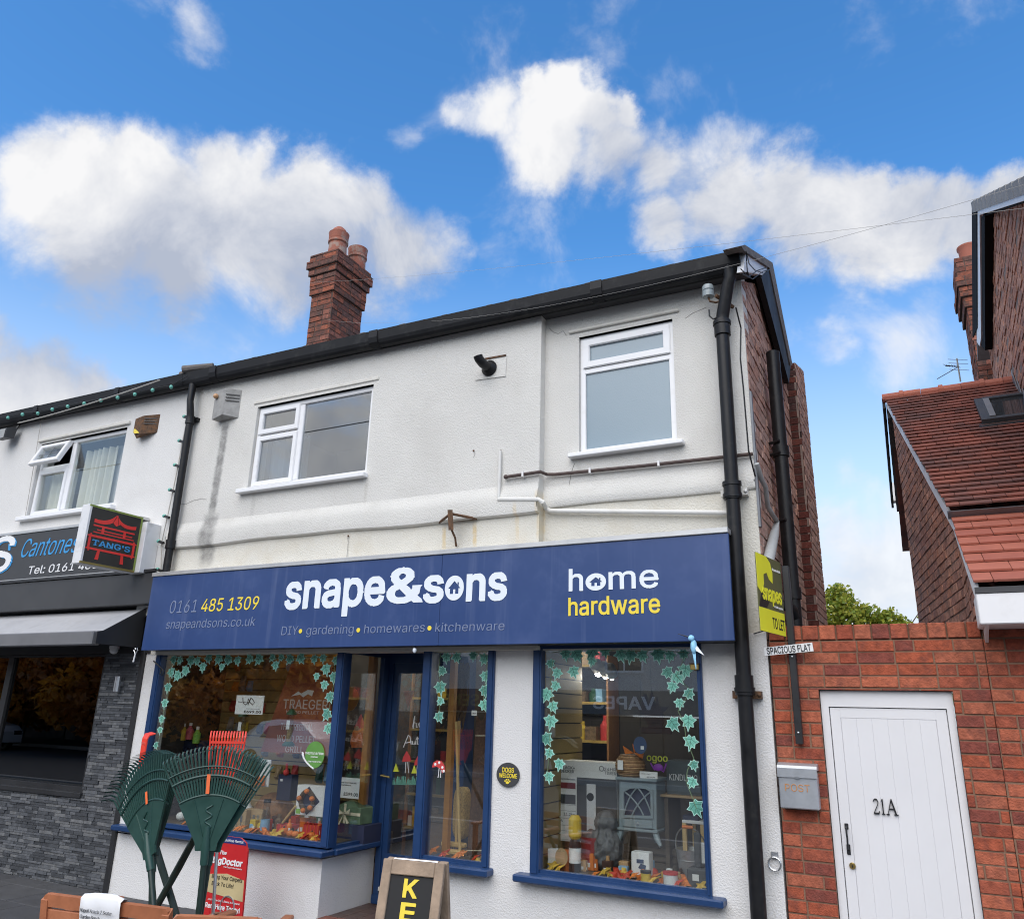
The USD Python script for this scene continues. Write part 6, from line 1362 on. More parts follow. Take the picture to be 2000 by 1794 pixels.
col('navy_box', (.02, .025, .06)); col('wreath_brown', (.09, .05, .02), v=.5, sc=60, bump=1, bsc=120); col('pumpkin', (.75, .20, .03), v=.25); col('kraft', (.45, .31, .17)); col('coir', (.28, .13, .05), v=.4, sc=30, bump=1, bsc=60); col('label_blue', (.25, .45, .65)); col('basket_red', (.55, .05, .05)); col('gift_green', (.10, .16, .09), v=.25); col('ribbon', (.62, .56, .40))
col('leaf_orange', (.72, .20, .03), v=.35, sc=20); col('leaf_red', (.55, .05, .02), v=.35, sc=20); col('leaf_yellow', (.70, .45, .06), v=.3, sc=20); col('leaf_plum', (.14, .03, .06)); col('ivy_mint', (.17, .47, .36), v=.25, sc=60); col('ivy_vein', (.03, .12, .09)); col('ivy_pale', (.45, .74, .64)); col('ivy_mint_dark', (.10, .31, .24), v=.25, sc=60); col('ivy_stem', (.16, .24, .12))
col('platform', (.12, .09, .06), sc=5); col('broom_wood', (.62, .42, .17), sc=8); col('bristle', (.25, .16, .08), v=.4, sc=60); col('willow', (.11, .055, .03), v=.5, sc=50); col('twig', (.13, .08, .04), v=.5, sc=50); col('stove_grey', (.24, .29, .31), v=.06, rough=.4); col('wicker', (.50, .30, .14), v=.3, sc=50, bump=1, bsc=90); col('wicker_dark', (.30, .16, .07), v=.3, sc=50)
col('photo_dark', (.06, .06, .065)); col('heater_white', (.72, .72, .73), v=.03, rough=.35); col('maroon', (.20, .015, .02)); col('kindling_grey', (.10, .115, .12)); col('purple', (.28, .05, .42)); col('pot_red', (.25, .015, .025), rough=.3); col('stone_grey', (.13, .13, .135), v=.3, sc=30, bump=1, bsc=60); col('crate_wood', (.10, .075, .05), v=.35, sc=12); col('galvanised', (.42, .43, .43), metal=.7, rough=.45, sc=9); col('ash_grey', (.07, .075, .08)); col('tool_blue', (.04, .07, .15)); col('gingham', (.40, .09, .08), v=.4, sc=70); col('shelf_yellow', (.45, .30, .08)); col('dim_goods', (.18, .12, .07), v=.6, sc=25); col('counter', (.30, .14, .05)); col('lime', (.55, .60, .05)); col('witch_brown', (.05, .02, .012), v=.4)
glass('clear_plastic', tint=(.85, .86, .86), extra_fac=.06)
# platforms
plat = obj('display_platform', MB().cbox(-7.18, -4.74, .055, 1.05, .45, .63, .005), 'platform', shop)
obj('display_platform', MB().cbox(-3.70, -1.25, .055, .95, .45, .63, .005), 'platform', shop)
sw_ = group(shop, 'slat_wall')
x0, x1, z0, z1 = rc(G3, 380, 180, 760, 1220, 1.05)
for i in range(17): obj('slat', MB().box(-7.2, -5.55, 1.06, 1.075, .60 + i * .118, .60 + i * .118 + .108), 'slat_tan', sw_)
obj('groove', MB().box(-7.2, -5.55, 1.075, 1.09, .56, 2.6), 'slat_groove', sw_)
for i in range(17): obj('slat', MB().box(-2.80, -2.785, .10, 1.0, .60 + i * .118, .60 + i * .118 + .108), 'slat_tan', sw_)
obj('groove', MB().box(-2.82, -2.80, .10, 1.0, .56, 2.6), 'slat_groove', sw_)
WIN = 'goods in the shop window'
def item(name, label, cat, loc, grp=None): return thing(name, label, cat, loc, group=grp)
def card(name, label, r, Y, lines, G=None):
    t = item(name, label, 'price card', ((r[0] + r[1]) / 2, Y, r[2]))
    obj('card', MB().box(r[0], r[1], Y, Y + .002, r[2], r[3]), 'card_white', t); w, h = r[1] - r[0], r[3] - r[2]
    for s, a, b, z, hh, bd in lines: obj('print', MB().ext(fit(text_poly(s, bd), r[0] + w * a, r[0] + w * b, r[2] + h * z, h * hh), Y - .0015, Y), 'black_print', t)
    return t, r
t, r = card('price_card', 'white price card £699.00 hung in the left window', rc(G3, 843, 380, 1018, 500, .12), .12, [('£699.00', .33, .95, .07, .13, .04), ('Wood Pellet Grill', .08, .5, .62, .05, 0), ('instalments available', .4, .9, .28, .03, 0)])
obj('drawing', MB().tube([G3(x, y, .118) for x, y in ((888, 395), (890, 425), (905, 440), (920, 425), (922, 400), (935, 425), (950, 440), (962, 425), (950, 405), (940, 395), (920, 440))], .004, 5), 'black_print', t)
card('price_card', 'white price card £399.00 behind the lobby glass above the parcel', rc(G3, 1492, 900, 1625, 1030, .45), .45, [('£399.00', .28, .96, .12, .15, .04), ('Wood Fired Pellet Grill', .04, .85, .72, .07, 0), ('Stand Rotisserie', .1, .6, .60, .07, 0)])
# poster
po = item('grill_poster', 'rust red poster with white mountain logo leaning in the left window', 'poster', G3(1230, 735, .55))
q = [G3(x, y, .55) for x, y in ((1195, 180), (1450, 165), (1440, 760), (1000, 735))]
obj('board', MB().ext(Polygon([(a[0], a[2]) for a in q]), .55, .56), 'poster_rust', po)
def ptxt(s, x0, x1, y, h, bd=0):
    a, b, t_ = G3(x0, y, .548), G3(x1, y - 8, .548), G3(x0, y - h, .548)
    obj('lettering', MB().ext(fit(text_poly(s, bd), a[0], b[0], (a[2] + b[2]) / 2, t_[2] - a[2]), .546, .549), 'poster_print', po)
ptxt('TRAEGER', 1140, 1425, 470, 58, .0); ptxt('WOOD PELLET', 1160, 1370, 500, 18); ptxt('THE ORIGINAL', 1125, 1330, 605, 42, -.01); ptxt('WOOD PELLET', 1100, 1345, 680, 42); ptxt('GRILL', 1155, 1270, 745, 40)
obj('mountain_logo', MB().ext(Polygon([(a[0], a[2]) for a in [G3(x, y, .548) for x, y in ((1195, 385), (1240, 355), (1258, 368), (1300, 345), (1338, 350), (1325, 385), (1300, 372), (1270, 392), (1250, 375))]]).buffer(0), .546, .549), 'card_white', po)
# round sticker
st = item('round_sticker', 'green round shop sticker with white laurel on the left window glass', 'sticker', G3(1345, 840, .01))
c = G3(1343, 755, .012); a = G3(1283, 755, .012); b = G3(1343, 670, .012)
obj('disc', MB().ext(affinity.scale(Point(c[0], c[2]).buffer(1, 28), c[0] - a[0], b[2] - c[2]), .012, .0135), 'sticker_green', st)
for s, x0, x1, y, h in (('THISTLE & FERN', 1282, 1398, 750, 14), ('COMPANY', 1318, 1365, 772, 8), ('FIND YOUR STYLE', 1300, 1385, 800, 8)):
    aa, bb, tt = G3(x0, y, .011), G3(x1, y - 3, .011), G3(x0, y - h, .011); obj('lettering', MB().ext(fit(text_poly(s, .01), aa[0], bb[0], aa[2], tt[2] - aa[2]), .0095, .012), 'card_white', st)
lm = MB()
for i in range(12):
    t_ = i / 11; cc = G3(1268 + 62 * t_ ** 2, 745 + 95 * t_, .010)
    lm.hull([cc + d for d in ((-.018, 0, .004), (0, 0, .012), (.014, 0, -.004), (0, .001, -.008))])
obj('laurel', lm, 'card_white', st)
# hanging packs on the slat wall
for k, (x0, y0, x1, y1, m, lb) in enumerate([(432, 385, 500, 515, 'orange_pack', 'orange hanging pack on the slat wall, left of two'), (536, 335, 585, 470, 'orange_pack', 'tall orange hanging pack on the slat wall, right of two')]):
    r = rc(G3, x0, y0, x1, y1, 1.0); t = item('hanging_pack', lb, 'pack', ((r[0] + r[1]) / 2, 1.0, r[2]))
    obj('pouch', MB().hull([(x, y, z) for x in (r[0], r[1]) for z in (r[2], r[3]) for y in (1.03, 1.035)] + [((r[0] + r[1]) / 2, .96, (r[2] + r[3]) / 2 + .02), ((r[0] + r[1]) / 2, .97, (r[2] + r[3]) / 2 - .05)]), m, t); obj('header', MB().box(r[0], r[1], 1.02, 1.04, r[3], r[3] + .04), 'witch_brown', t)
r = rc(G3, 408, 515, 480, 637, .95); t = item('slate_plaque', 'grey arched slate plaque hanging on the slat wall', 'plaque', (r[0], .95, r[2]))
obj('tablet', MB().ext(rect(r[0], r[1], r[2], r[3] - .06).union(affinity.scale(Point((r[0] + r[1]) / 2, r[3] - .06).buffer(1, 16), (r[1] - r[0]) / 2, .06)), .95, .965), 'slate_tag', t)
for x, y, m, lb in ((510, 620, 'pack_yellow', 'yellow bottle on the display, left of three'), (552, 615, 'pack_pink', 'pink bottle on the display between yellow and green'), (597, 640, 'pack_green', 'green bottle on the display, right of three')):
    c = G3(x, y, .6); t = item('small_bottle', lb, 'bottle', c)
    obj('body', MB().lathe(c + (0, 0, -.07), [(.035, 0), (.038, .02), (.038, .10), (.02, .12), (.015, .14)], 12), m, t, smooth=40); obj('cap', MB().lathe(c + (0, 0, .07), [(.017, 0), (.017, .03)], 10), 'card_white', t)
c = G3(560, 690, .62); t = item('dark_box_stand', 'black display box beneath the small coloured bottles', 'box', c); r = rc(G3, 470, 665, 640, 790, .62); obj('case', MB().cbox(r[0], r[1], .62, .85, r[2], r[3], .004), 'navy_box', t)
# bird feeders
for x, y, lb in ((882, 590, 'green capped bird feeder hanging under the price card'), (1188, 580, 'green capped bird feeder hanging before the rust poster')):
    c = G3(x, y, .3); t = item('bird_feeder', lb, 'bird feeder', c)
    obj('tube', MB().lathe(c + (0, 0, -.13), [(.032, 0), (.032, .24)], 14), 'clear_plastic', t, smooth=40); obj('seed_fill', MB().lathe(c + (0, 0, -.13), [(.026, 0), (.026, .13)], 12), 'seed', t)
    obj('cap', MB().lathe(c + (0, 0, .11), [(.05, 0), (.045, .02), (.02, .05), (.0, .055)], 14), 'feeder_green', t, smooth=40); obj('base', MB().lathe(c + (0, 0, -.17), [(.055, 0), (.06, .015), (.035, .04)], 14), 'feeder_green', t)
    obj('hanger', MB().tube([c + (0, 0, .16), c + (0, 0, .26)], .003, 5), 'steel', t); obj('label_sleeve', MB().hull([c + (-.02, -.034, -.02), c + (.02, -.034, -.02), c + (-.02, -.034, .06), c + (.02, -.034, .06), c + (0, -.038, 0), c + (0, -.038, .05)]), 'card_white', t)
# crates and boxes low in the left window
def carton(name, label, G, x0, y0, x1, y1, Y, depth, m, cat='box', bev=.003):
    r = rc(G, x0, y0, x1, y1, Y); t = item(name, label, cat, ((r[0] + r[1]) / 2, Y + depth / 2, r[2])); obj('carton', MB().cbox(r[0], r[1], Y, Y + depth, r[2], r[3], bev), m, t); return t, r
t, r = carton('wreath_box', 'white carton with diamond window showing a pumpkin wreath', G3, 1225, 950, 1400, 1142, .25, .10, 'card_white')
cx, cz = G3(1300, 1045, .25)[0], G3(1300, 1045, .25)[2]; hw, hh = G3(1375, 1045, .25)[0] - cx, G3(1300, 955, .25)[2] - cz
obj('window', MB().ext(Polygon([(cx - hw, cz), (cx, cz - hh), (cx + hw, cz), (cx, cz + hh)]), .2485, .25), 'navy_box', t)
obj('wreath', MB().tube([(cx + hw * .52 * math.cos(a), .235, cz + hw * .56 * math.sin(a)) for a in np.linspace(0, 2 * math.pi, 22)], .022, 7), 'wreath_brown', t)
for a in (.3, 1.5, 2.9, 4.5, 5.6): obj('small_pumpkin', MB().sphere((cx + hw * .56 * math.cos(a), .215, cz + hw * .6 * math.sin(a)), .026, 1, (1, .8, .85)), 'pumpkin', t, smooth=True)
obj('print', MB().box(r[0] + .008, r[0] + .06, .2485, .25, r[2] + .01, r[2] + .05), 'pack_green', t)
obj('stick', MB().tube([G3(1140, 1185, .3), G3(1222, 1080, .24)], .011, 8), 'broom_wood', item('wooden_stick', 'slanting pale wooden stick leaning on the wreath carton', 'stick', G3(1140, 1185, .3)))
for x0, lb in ((800, 'kraft box of steel forks low in left window'), (905, 'second kraft cutlery box half behind the first')):
    t, r = carton('cutlery_box', lb, G3, x0, 1098, x0 + 105, 1235, .3 if x0 < 900 else .36, .06, 'kraft')
    for i in range(3):
        x = r[0] + (r[1] - r[0]) * (.25 + .25 * i); yy = (.3 if x0 < 900 else .36) - .004
        obj('fork', MB().tube([(x, yy, r[2] + .02), (x, yy, r[2] + .08)], .004, 5).hull([(x - .012, yy, r[2] + .08), (x + .012, yy, r[2] + .08), (x - .014, yy - .003, r[2] + .135), (x + .014, yy - .003, r[2] + .135)]), 'steel', t)
c = G3(1085, 1110, .6); t = item('coir_bale', 'lumpy brown netted bale behind the tall bottle', 'bale', c); m_ = trimesh.creation.icosphere(3, 1.0); v = m_.vertices * (1 + .18 * (meshkit.fbm(m_.vertices * 3, 3, 4)[:, None] - .5)); obj('bale', (v * np.array([.20, .16, .17]) + c, m_.faces), 'coir', t, smooth=True)
c = G3(1022, 1255, .22); t = item('tall_bottle', 'tall clear bottle with pale blue label near the sill', 'bottle', c)
obj('body', MB().lathe(c, [(.04, 0), (.042, .01), (.042, .16), (.03, .19), (.03, .26)], 16), 'clear_plastic', t, smooth=40); obj('cap', MB().lathe(c + (0, 0, .26), [(.033, 0), (.033, .03)], 14), 'black_print', t); obj('label_wrap', MB().lathe(c + (0, 0, .03), [(.0425, 0), (.0425, .09)], 16), 'label_blue', t, smooth=40)
t, r = carton('tea_tin_box', 'tall navy carton with red spout in the middle of left window', G3, 1105, 880, 1190, 1045, .45, .1, 'navy_box'); obj('spout', MB().tube([((r[0] + r[1]) / 2, .47, r[3]), ((r[0] + r[1]) / 2, .46, r[3] + .10)], .012, 8).sphere(((r[0] + r[1]) / 2 + .01, .45, r[3] + .02), .03, 1), 'basket_red', t); obj('print', MB().box(r[0] + .03, r[0] + .06, .4485, .45, r[3] - .06, r[3] - .04), 'card_white', t)
c = G3(1020, 870, .35); t = item('hanging_bag', 'white and orange printed bag hanging in left window', 'bag', c); obj('bag', MB().hull([c + (x, y, z) for x in (-.075, .075) for z in (-.12, .12) for y in (0, .01)] + [c + (0, -.04, -.03), c + (0, -.03, .05)]), 'card_white', t); obj('print', MB().hull([c + (x, -.03, z) for x in (-.06, .055) for z in (-.11, -.02)] + [c + (0, -.045, -.06)]), 'orange_pack', t)
for x0, x1, lb in ((1095, 1200, 'red wire basket behind the pumpkins, left one'), (1265, 1368, 'red carton tray behind the pumpkins, right one')):
    r = rc(G3, x0, 1198, x1, 1282, .3); t = item('red_basket', lb, 'basket', ((r[0] + r[1]) / 2, .35, r[2]))
    obj('front', MB().cbox(r[0], r[1], .30, .305, r[2], r[3], .002), 'basket_red', t); obj('side', MB().box(r[0], r[0] + .005, .305, .42, r[2], r[3]).box(r[1] - .005, r[1], .305, .42, r[2], r[3]).box(r[0], r[1], .42, .425, r[2], r[3]).box(r[0], r[1], .305, .42, r[2], r[2] + .005), 'basket_red', t)
    for i in range(5): obj('wire', MB().box(r[0] + .01 + i * (r[1] - r[0] - .02) / 4 - .002, r[0] + .01 + i * (r[1] - r[0] - .02) / 4 + .002, .296, .30, r[2], r[3]), 'pumpkin', t)
def pumpkin(c, rad, label):
    t = item('pumpkin', label, 'pumpkin', c); n, k = 28, 9; v = []
    for j in range(k):
        p = math.pi * j / (k - 1)
        for i in range(n):
            a = 2 * math.pi * i / n; q = rad * (1 - .10 * abs(math.sin(a * 4))) * math.sin(p)
            v.append((c[0] + q * math.cos(a), c[1] + q * math.sin(a), c[2] + rad * .78 - rad * .78 * math.cos(p) * (1 - .12 * math.exp(-q * q / (rad * rad * .08)))))
    f = [(j * n + i, j * n + (i + 1) % n, (j + 1) * n + (i + 1) % n, (j + 1) * n + i) for j in range(k - 1) for i in range(n)]
    obj('flesh', MB().add(v, f), 'pumpkin', t, smooth=True); obj('stalk', MB().tube([c + (0, 0, rad * 1.35), c + (.01, 0, rad * 1.8)], [.008, .005], 6), 'feeder_green', t)
for x, y, r_, lb in ((1135, 1315, .045, 'small orange pumpkin before the red basket, leftmost'), (1182, 1310, .036, 'tiny orange pumpkin second from left'), (1215, 1320, .036, 'tiny carved orange pumpkin beside the baskets'), (1315, 1322, .04, 'small orange pumpkin at right before the red tray')):
    c = G3(x, y, .2); pumpkin(np.array([c[0], .2, .632]), r_, lb)
# parcel in the lobby glass
r = rc(G3, 1472, 1065, 1632, 1190, .42); t = item('gift_parcel', 'dark green cloth parcel tied with cream ribbon', 'parcel', ((r[0] + r[1]) / 2, .5, r[2]))
obj('wrap', MB().hull([(x, y, z) for x in (r[0], r[1]) for y in (.42, .62) for z in (r[2], r[3] - .03)] + [((r[0] + r[1]) / 2 - .03, .5, r[3] + .03)]), 'gift_green', t)
cx, cz = (r[0] + r[1]) / 2 - .03, (r[2] + r[3]) / 2
obj('ribbon', MB().box(cx - .012, cx + .012, .415, .42, r[2], r[3]).box(r[0], r[1], .415, .42, cz - .012, cz + .012), 'ribbon', t)
obj('bow', MB().hull([(cx, .40, cz), (cx - .07, .395, cz + .04), (cx - .06, .395, cz - .01)]).hull([(cx, .40, cz), (cx + .07, .395, cz + .045), (cx + .065, .395, cz)]).hull([(cx, .40, cz), (cx - .05, .395, cz - .09), (cx - .03, .39, cz - .09)]).hull([(cx, .40, cz), (cx + .07, .395, cz - .07), (cx + .05, .39, cz - .08)]), 'ribbon', t)
obj('box', MB().cbox(r[0] - .02, r[1] + .05, .42, .7, r[2] - .16, r[2] - .004, .004), 'navy_box', item('black_crate', 'black crate under the green parcel', 'crate', ((r[0] + r[1]) / 2, .55, r[2] - .16)))
# fallen paper leaves strewn on the platforms
def maple(c, s, rot, m, parent, flat=True):
    pts = []
    for k in range(11):
        a = math.pi * 2 * k / 11 + math.pi / 2; rr = s * (1.0 if k % 2 == 0 else .45) * (1.1 if k == 0 else 1)
        pts.append((rr * math.cos(a), rr * math.sin(a)))
    mb = MB(); v = [(x, y, .10 * s * math.sin(x / s * 3)) for x, y in pts] + [(0, 0, .02)]; v += [(x, y, z - .0015) for x, y, z in v]
    n = len(pts); f = [(n, i, (i + 1) % n) for i in range(n)] + [(2 * n + 1, n + 1 + (i + 1) % n, n + 1 + i) for i in range(n)] + [(i, n + 1 + i, n + 1 + (i + 1) % n) for i in range(n)] + [(i, n + 1 + (i + 1) % n, (i + 1) % n) for i in range(n)]
    mb.add(v, f).xf(rotz(rot) @ rotx(.55 if flat else 1.3), c); return obj('leaf', mb, m, parent)
R = random.Random(77)
for lb, G, spots, zz in (('scatter of orange and red paper leaves along the left window', G3, [(350, 1235), (500, 1240), (540, 1250), (840, 1235), (855, 1240), (920, 1240), (940, 1275), (960, 1270), (1010, 1285), (1045, 1285), (1065, 1320), (1080, 1300), (1240, 1330), (1265, 1300), (1345, 1330), (1360, 1300), (1110, 1335), (890, 1270), (985, 1265)], .635),
                     ('scatter of orange and red paper leaves along the right window', G5, [(245, 1500), (270, 1495), (300, 1505), (540, 1520), (570, 1530), (600, 1530), (640, 1535), (665, 1520), (690, 1545), (720, 1540), (775, 1555), (800, 1545), (880, 1530), (900, 1550), (940, 1560), (960, 1540), (1060, 1580), (1080, 1560), (1090, 1600), (850, 1570), (1200, 1610)], .635),
                     ('few red and yellow paper leaves under the brooms', G4, [(640, 1415), (720, 1400), (730, 1385), (800, 1420), (840, 1405), (950, 1440), (960, 1430)], .635)):
    t = item('paper_leaves', lb, 'leaves', G(spots[0][0], spots[0][1], .12))
    for x, y in spots:
        c = G(x, y, .13); c[2] = zz + .012 + R.uniform(0, .02); c[1] = R.uniform(.09, .2)
        maple(c, R.uniform(.04, .062), R.uniform(-1.5, 1.5), R.choice(['leaf_orange', 'leaf_orange', 'leaf_red', 'leaf_yellow']), t)
# shelves and dim stock deep in the shop
R = random.Random(14)
def shelf_unit(label, x0, x1, y, z0, z1, rows, dens):
    t = item('shelf_unit', label, 'shelves', ((x0 + x1) / 2, y, .1)); st_ = MB()
    obj('side', MB().box(x0 - .02, x0, y, y + .3, .1, z1 + .1), 'counter', t); obj('side', MB().box(x1, x1 + .02, y, y + .3, .1, z1 + .1), 'counter', t)
    gs = {}
    for i in range(rows):
        z = z0 + (z1 - z0) * i / (rows - 1); obj('shelf', MB().box(x0, x1, y, y + .3, z - .012, z + .012), 'shelf_yellow', t)
        x = x0 + .02
        while x < x1 - .08:
            w = R.uniform(.05, .14); h = R.uniform(.08, .24); m = R.choice(['dim_goods', 'dim_goods', 'basket_red', 'kraft', 'pack_yellow', 'feeder_green', 'card_white', 'witch_brown', 'label_blue'])
            if R.random() < dens:
                mb = gs.setdefault(m, MB())
                if R.random() < .5: mb.box(x, x + w * .9, y + .03, y + .2, z + .013, z + .013 + h)
                else: mb.lathe((x + w / 2, y + .1, z + .013), [(w * .42, 0), (w * .45, h * .6), (w * .2, h * .8), (w * .2, h)], 9)
            x += w
    for m, mb in gs.items(): obj('stock', mb, m, t, kind='stuff')
shelf_unit('tall shelves of mixed goods seen through the door glass', -4.9, -3.6, 2.9, .5, 2.2, 6, .9)
shelf_unit('long shelves of goods deep behind the left window', -5.4, -4.9, 2.2, .5, 2.2, 6, .9)
shelf_unit('shelves of homeware behind the brooms', -3.55, -2.9, 1.9, .4, 2.2, 6, .85)
shelf_unit('dark shelves at the back of right window', -2.6, -1.3, 2.6, .4, 2.3, 6, .8)
ct2 = item('shop_counter', 'low brown shop counter seen through the door', 'counter', (-4.4, 2.0, .1)); obj('front', MB().cbox(-5.0, -3.9, 2.0, 2.5, .1, .62, .01), 'counter', ct2); obj('top', MB().cbox(-5.05, -3.85, 1.96, 2.55, .62, .66, .006), 'dim_goods', ct2)
r = rc(G4, 475, 350, 545, 465, 1.4); t = item('gingham_pennant', 'red gingham triangular pennant inside the door', 'pennant', (r[0], 1.4, r[2])); obj('cloth', MB().ext(Polygon([(r[0], r[3]), (r[1], r[3]), ((r[0] + r[1]) / 2, r[2])]), 1.4, 1.403), 'gingham', t)
c = G4(145, 402, 1.0); t = item('wall_plate', 'round yellow plate hung behind the lobby glass', 'plate', c); obj('dish', MB().lathe((0, 0, 0), [(.06, 0), (.11, .01), (.12, .02), (.115, .022), (.06, .01)], 22).xf(rotx(math.pi / 2) , c), 'shelf_yellow', t)
c = G4(203, 600, .9); t = item('red_gnome', 'small red hatted figure behind the lobby glass', 'figurine', c); obj('body', MB().lathe(c + (0, 0, -.16), [(.07, 0), (.085, .05), (.07, .14), (.05, .18)], 12), 'orange_pack', t); obj('hat', MB().lathe(c + (0, 0, .02), [(.06, 0), (.03, .07), (.005, .13)], 12), 'basket_red', t); obj('head', MB().sphere(c + (0, -.02, .01), .045, 1), 'kraft', t)
# writing and mushrooms on the door glass
dg_ = item('door_drawing', 'white chalk writing hello Autumn with mushrooms on the door glass', 'drawing', G4(500, 900, DY))
dY = DY + .026
def script(pts, w=.005, m='card_white'): obj('stroke', MB().tube([G4(x, y, dY) for x, y in pts], w, 5), m, dg_)
script([(540, 590), (550, 510), (537, 580), (548, 550), (560, 555), (560, 582), (570, 578)], .004)
script([(577, 565), (592, 558), (586, 548), (575, 560), (580, 580), (596, 576), (604, 520), (600, 578), (612, 520), (610, 578)], .004)
script([(478, 708), (510, 630), (520, 640), (528, 690)], .004); script([(495, 680), (530, 672)], .004)
script([(535, 668), (538, 690), (550, 688), (553, 665), (555, 690)], .004); script([(566, 640), (566, 690), (578, 688)], .004); script([(558, 655), (578, 652)], .004)
script([(584, 668), (586, 690), (598, 688), (600, 668)], .004)
for x, y, s, m in ((500, 775, 1.0, 'basket_red'), (572, 800, .9, 'basket_red')):
    a = [G4(x + dx * s, y + dy * s, dY) for dx, dy in ((-28, 25), (-22, -5), (0, -45), (20, -10), (28, 20))]; obj('mushroom_cap', MB().ext(Polygon([(q[0], q[2]) for q in a]), dY - .003, dY), m, dg_)
    script([(x - 6 * s, y + 25 * s), (x - 10 * s, y + 95 * s)], .003); script([(x + 6 * s, y + 25 * s), (x + 12 * s, y + 95 * s)], .003)
for x, y in ((432, 840), (548, 850)): obj('toadstool', MB().ext(Polygon([(q[0], q[2]) for q in [G4(x + dx, y + dy, dY) for dx, dy in ((-18, 22), (0, -32), (18, 22))]]), dY - .003, dY), 'lime', dg_)
gr_ = []
R = random.Random(5)
for i in range(26): xx = 405 + i * 6.3; script([(xx, 945), (xx + R.uniform(-5, 5), 905 + R.uniform(-18, 10))], .0025, 'ivy_mint')
ms = item('painted_toadstool', 'painted red toadstool with white spots on narrow window glass', 'drawing', G4(705, 830, .01))
a = [G4(x, y, .012) for x, y in ((660, 835), (668, 805), (690, 790), (720, 795), (740, 825), (742, 860), (725, 872), (715, 845), (690, 830))]; obj('cap', MB().ext(Polygon([(q[0], q[2]) for q in a]), .010, .012), 'basket_red', ms)
for x, y in ((680, 815), (705, 805), (725, 835), (733, 858)): c = G4(x, y, .0095); obj('spot', MB().sphere(c, .011, 1, (1, .2, 1)), 'card_white', ms)
obj('stem', MB().tube([G4(705, 840, .01), G4(698, 900, .01)], .003, 5).tube([G4(718, 850, .01), G4(712, 900, .01)], .003, 5), 'card_white', ms)
# brooms, willow screen, bark bag
for (x0, y0, x1, y1, hx0, hx1, hy, lb) in ((812, 545, 836, 1362, 750, 872, 1372, 'wooden broom with pale head, front of two in narrow window'), (832, 540, 812, 1310, 725, 872, 1322, 'wooden broom behind the front one in narrow window')):
    Yb = .28 if hy > 1350 else .36; a, b = G4(x0, y0, Yb), G4(x1, y1, Yb); t = item('broom', lb, 'broom', b)
    obj('pole', MB().tube([a, b], .012, 10), 'broom_wood', t, smooth=35); r = rc(G4, hx0, hy - 16, hx1, hy + 14, Yb); obj('head', MB().cbox(r[0], r[1], Yb - .03, Yb + .03, r[2], r[3], .008), 'broom_wood', t)
    bm = MB()
    for i in range(40): x = r[0] + (r[1] - r[0]) * (i + .5) / 40; bm.tube([(x, Yb + .02 * ((i % 3) - 1), r[2]), (x + .004 * ((i % 5) - 2), Yb + .025 * ((i % 3) - 1), r[2] - .07)], .003, 4, False)
    obj('bristles', bm, 'bristle', t, kind='stuff')
ws = item('willow_screen', 'rolled dark willow screen standing in narrow window', 'screen', G4(930, 1430, .3)); wm_ = MB()
for i in range(34):
    s = i / 33; a = G4(945 + 62 * s, 510 + 30 * math.sin(s * 5), .32); b = G4(882 + 96 * s, 1440, .32); wm_.tube([a + (0, .03 * math.sin(s * 3.1), 0), (a + b) / 2 + (.004 * math.sin(i * 2.3), -.03 * math.sin(s * 3.1), 0), b + (0, -.02 * math.sin(s * 3.1), 0)], .006, 5)
obj('rods', wm_, 'willow', ws, kind='stuff'); obj('binding', MB().tube([G4(935, 635, .27), G4(1005, 635, .27)], .004, 5).tube([G4(880, 1360, .27), G4(980, 1360, .27)], .004, 5), 'ribbon', ws)
t = item('bark_bag', 'clear bag of wood chips standing behind the brooms', 'bag', G4(830, 1290, .45)); r = rc(G4, 780, 950, 880, 1300, .45)
m_ = trimesh.creation.icosphere(3, 1.0); v = m_.vertices * (1 + .12 * (meshkit.fbm(m_.vertices * 4, 3, 9)[:, None] - .5)); v = np.sign(v) * np.abs(v) ** .55; obj('chips', (v * np.array([(r[1] - r[0]) * .42, .07, (r[3] - r[2]) * .48]) + np.array([(r[0] + r[1]) / 2, .5, (r[2] + r[3]) / 2]), m_.faces), 'seed', t, smooth=True)
obj('film', MB().hull([(r[0], .47, r[3] + .06), (r[0] + .05, .48, r[3] + .08), (r[0], .47, r[3] - .2), (r[0] + .03, .44, r[3] - .2)]), 'clear_plastic', t)
bs_ = item('besom_bundle', 'hanging bundle of dark besom brooms head down in narrow window', 'besom', G4(840, 400, .4)); bm = MB(); R = random.Random(3)
for i in range(70):
    a = G4(870 + R.uniform(-30, 30), 190 + R.uniform(-20, 30), .4); b = G4(790 + R.uniform(-40, 70), 470 + R.uniform(-60, 150), .4); bm.tube([a, (a + b) / 2 + (R.uniform(-.03, .03), R.uniform(-.04, .04), 0), b], .005, 4, False)
obj('twigs', bm, 'twig', bs_, kind='stuff'); obj('cone', MB().hull([G4(*p, .42) for p in ((900, 380), (860, 395), (770, 640), (830, 500))] + [G4(840, 480, .36)]), 'twig', bs_)
r = rc(G4, 910, 475, 943, 508, .2); card('small_tag', 'small white tag in narrow window near the willow', r, .2, [('£9.99', .2, .8, .3, .25, .03)])
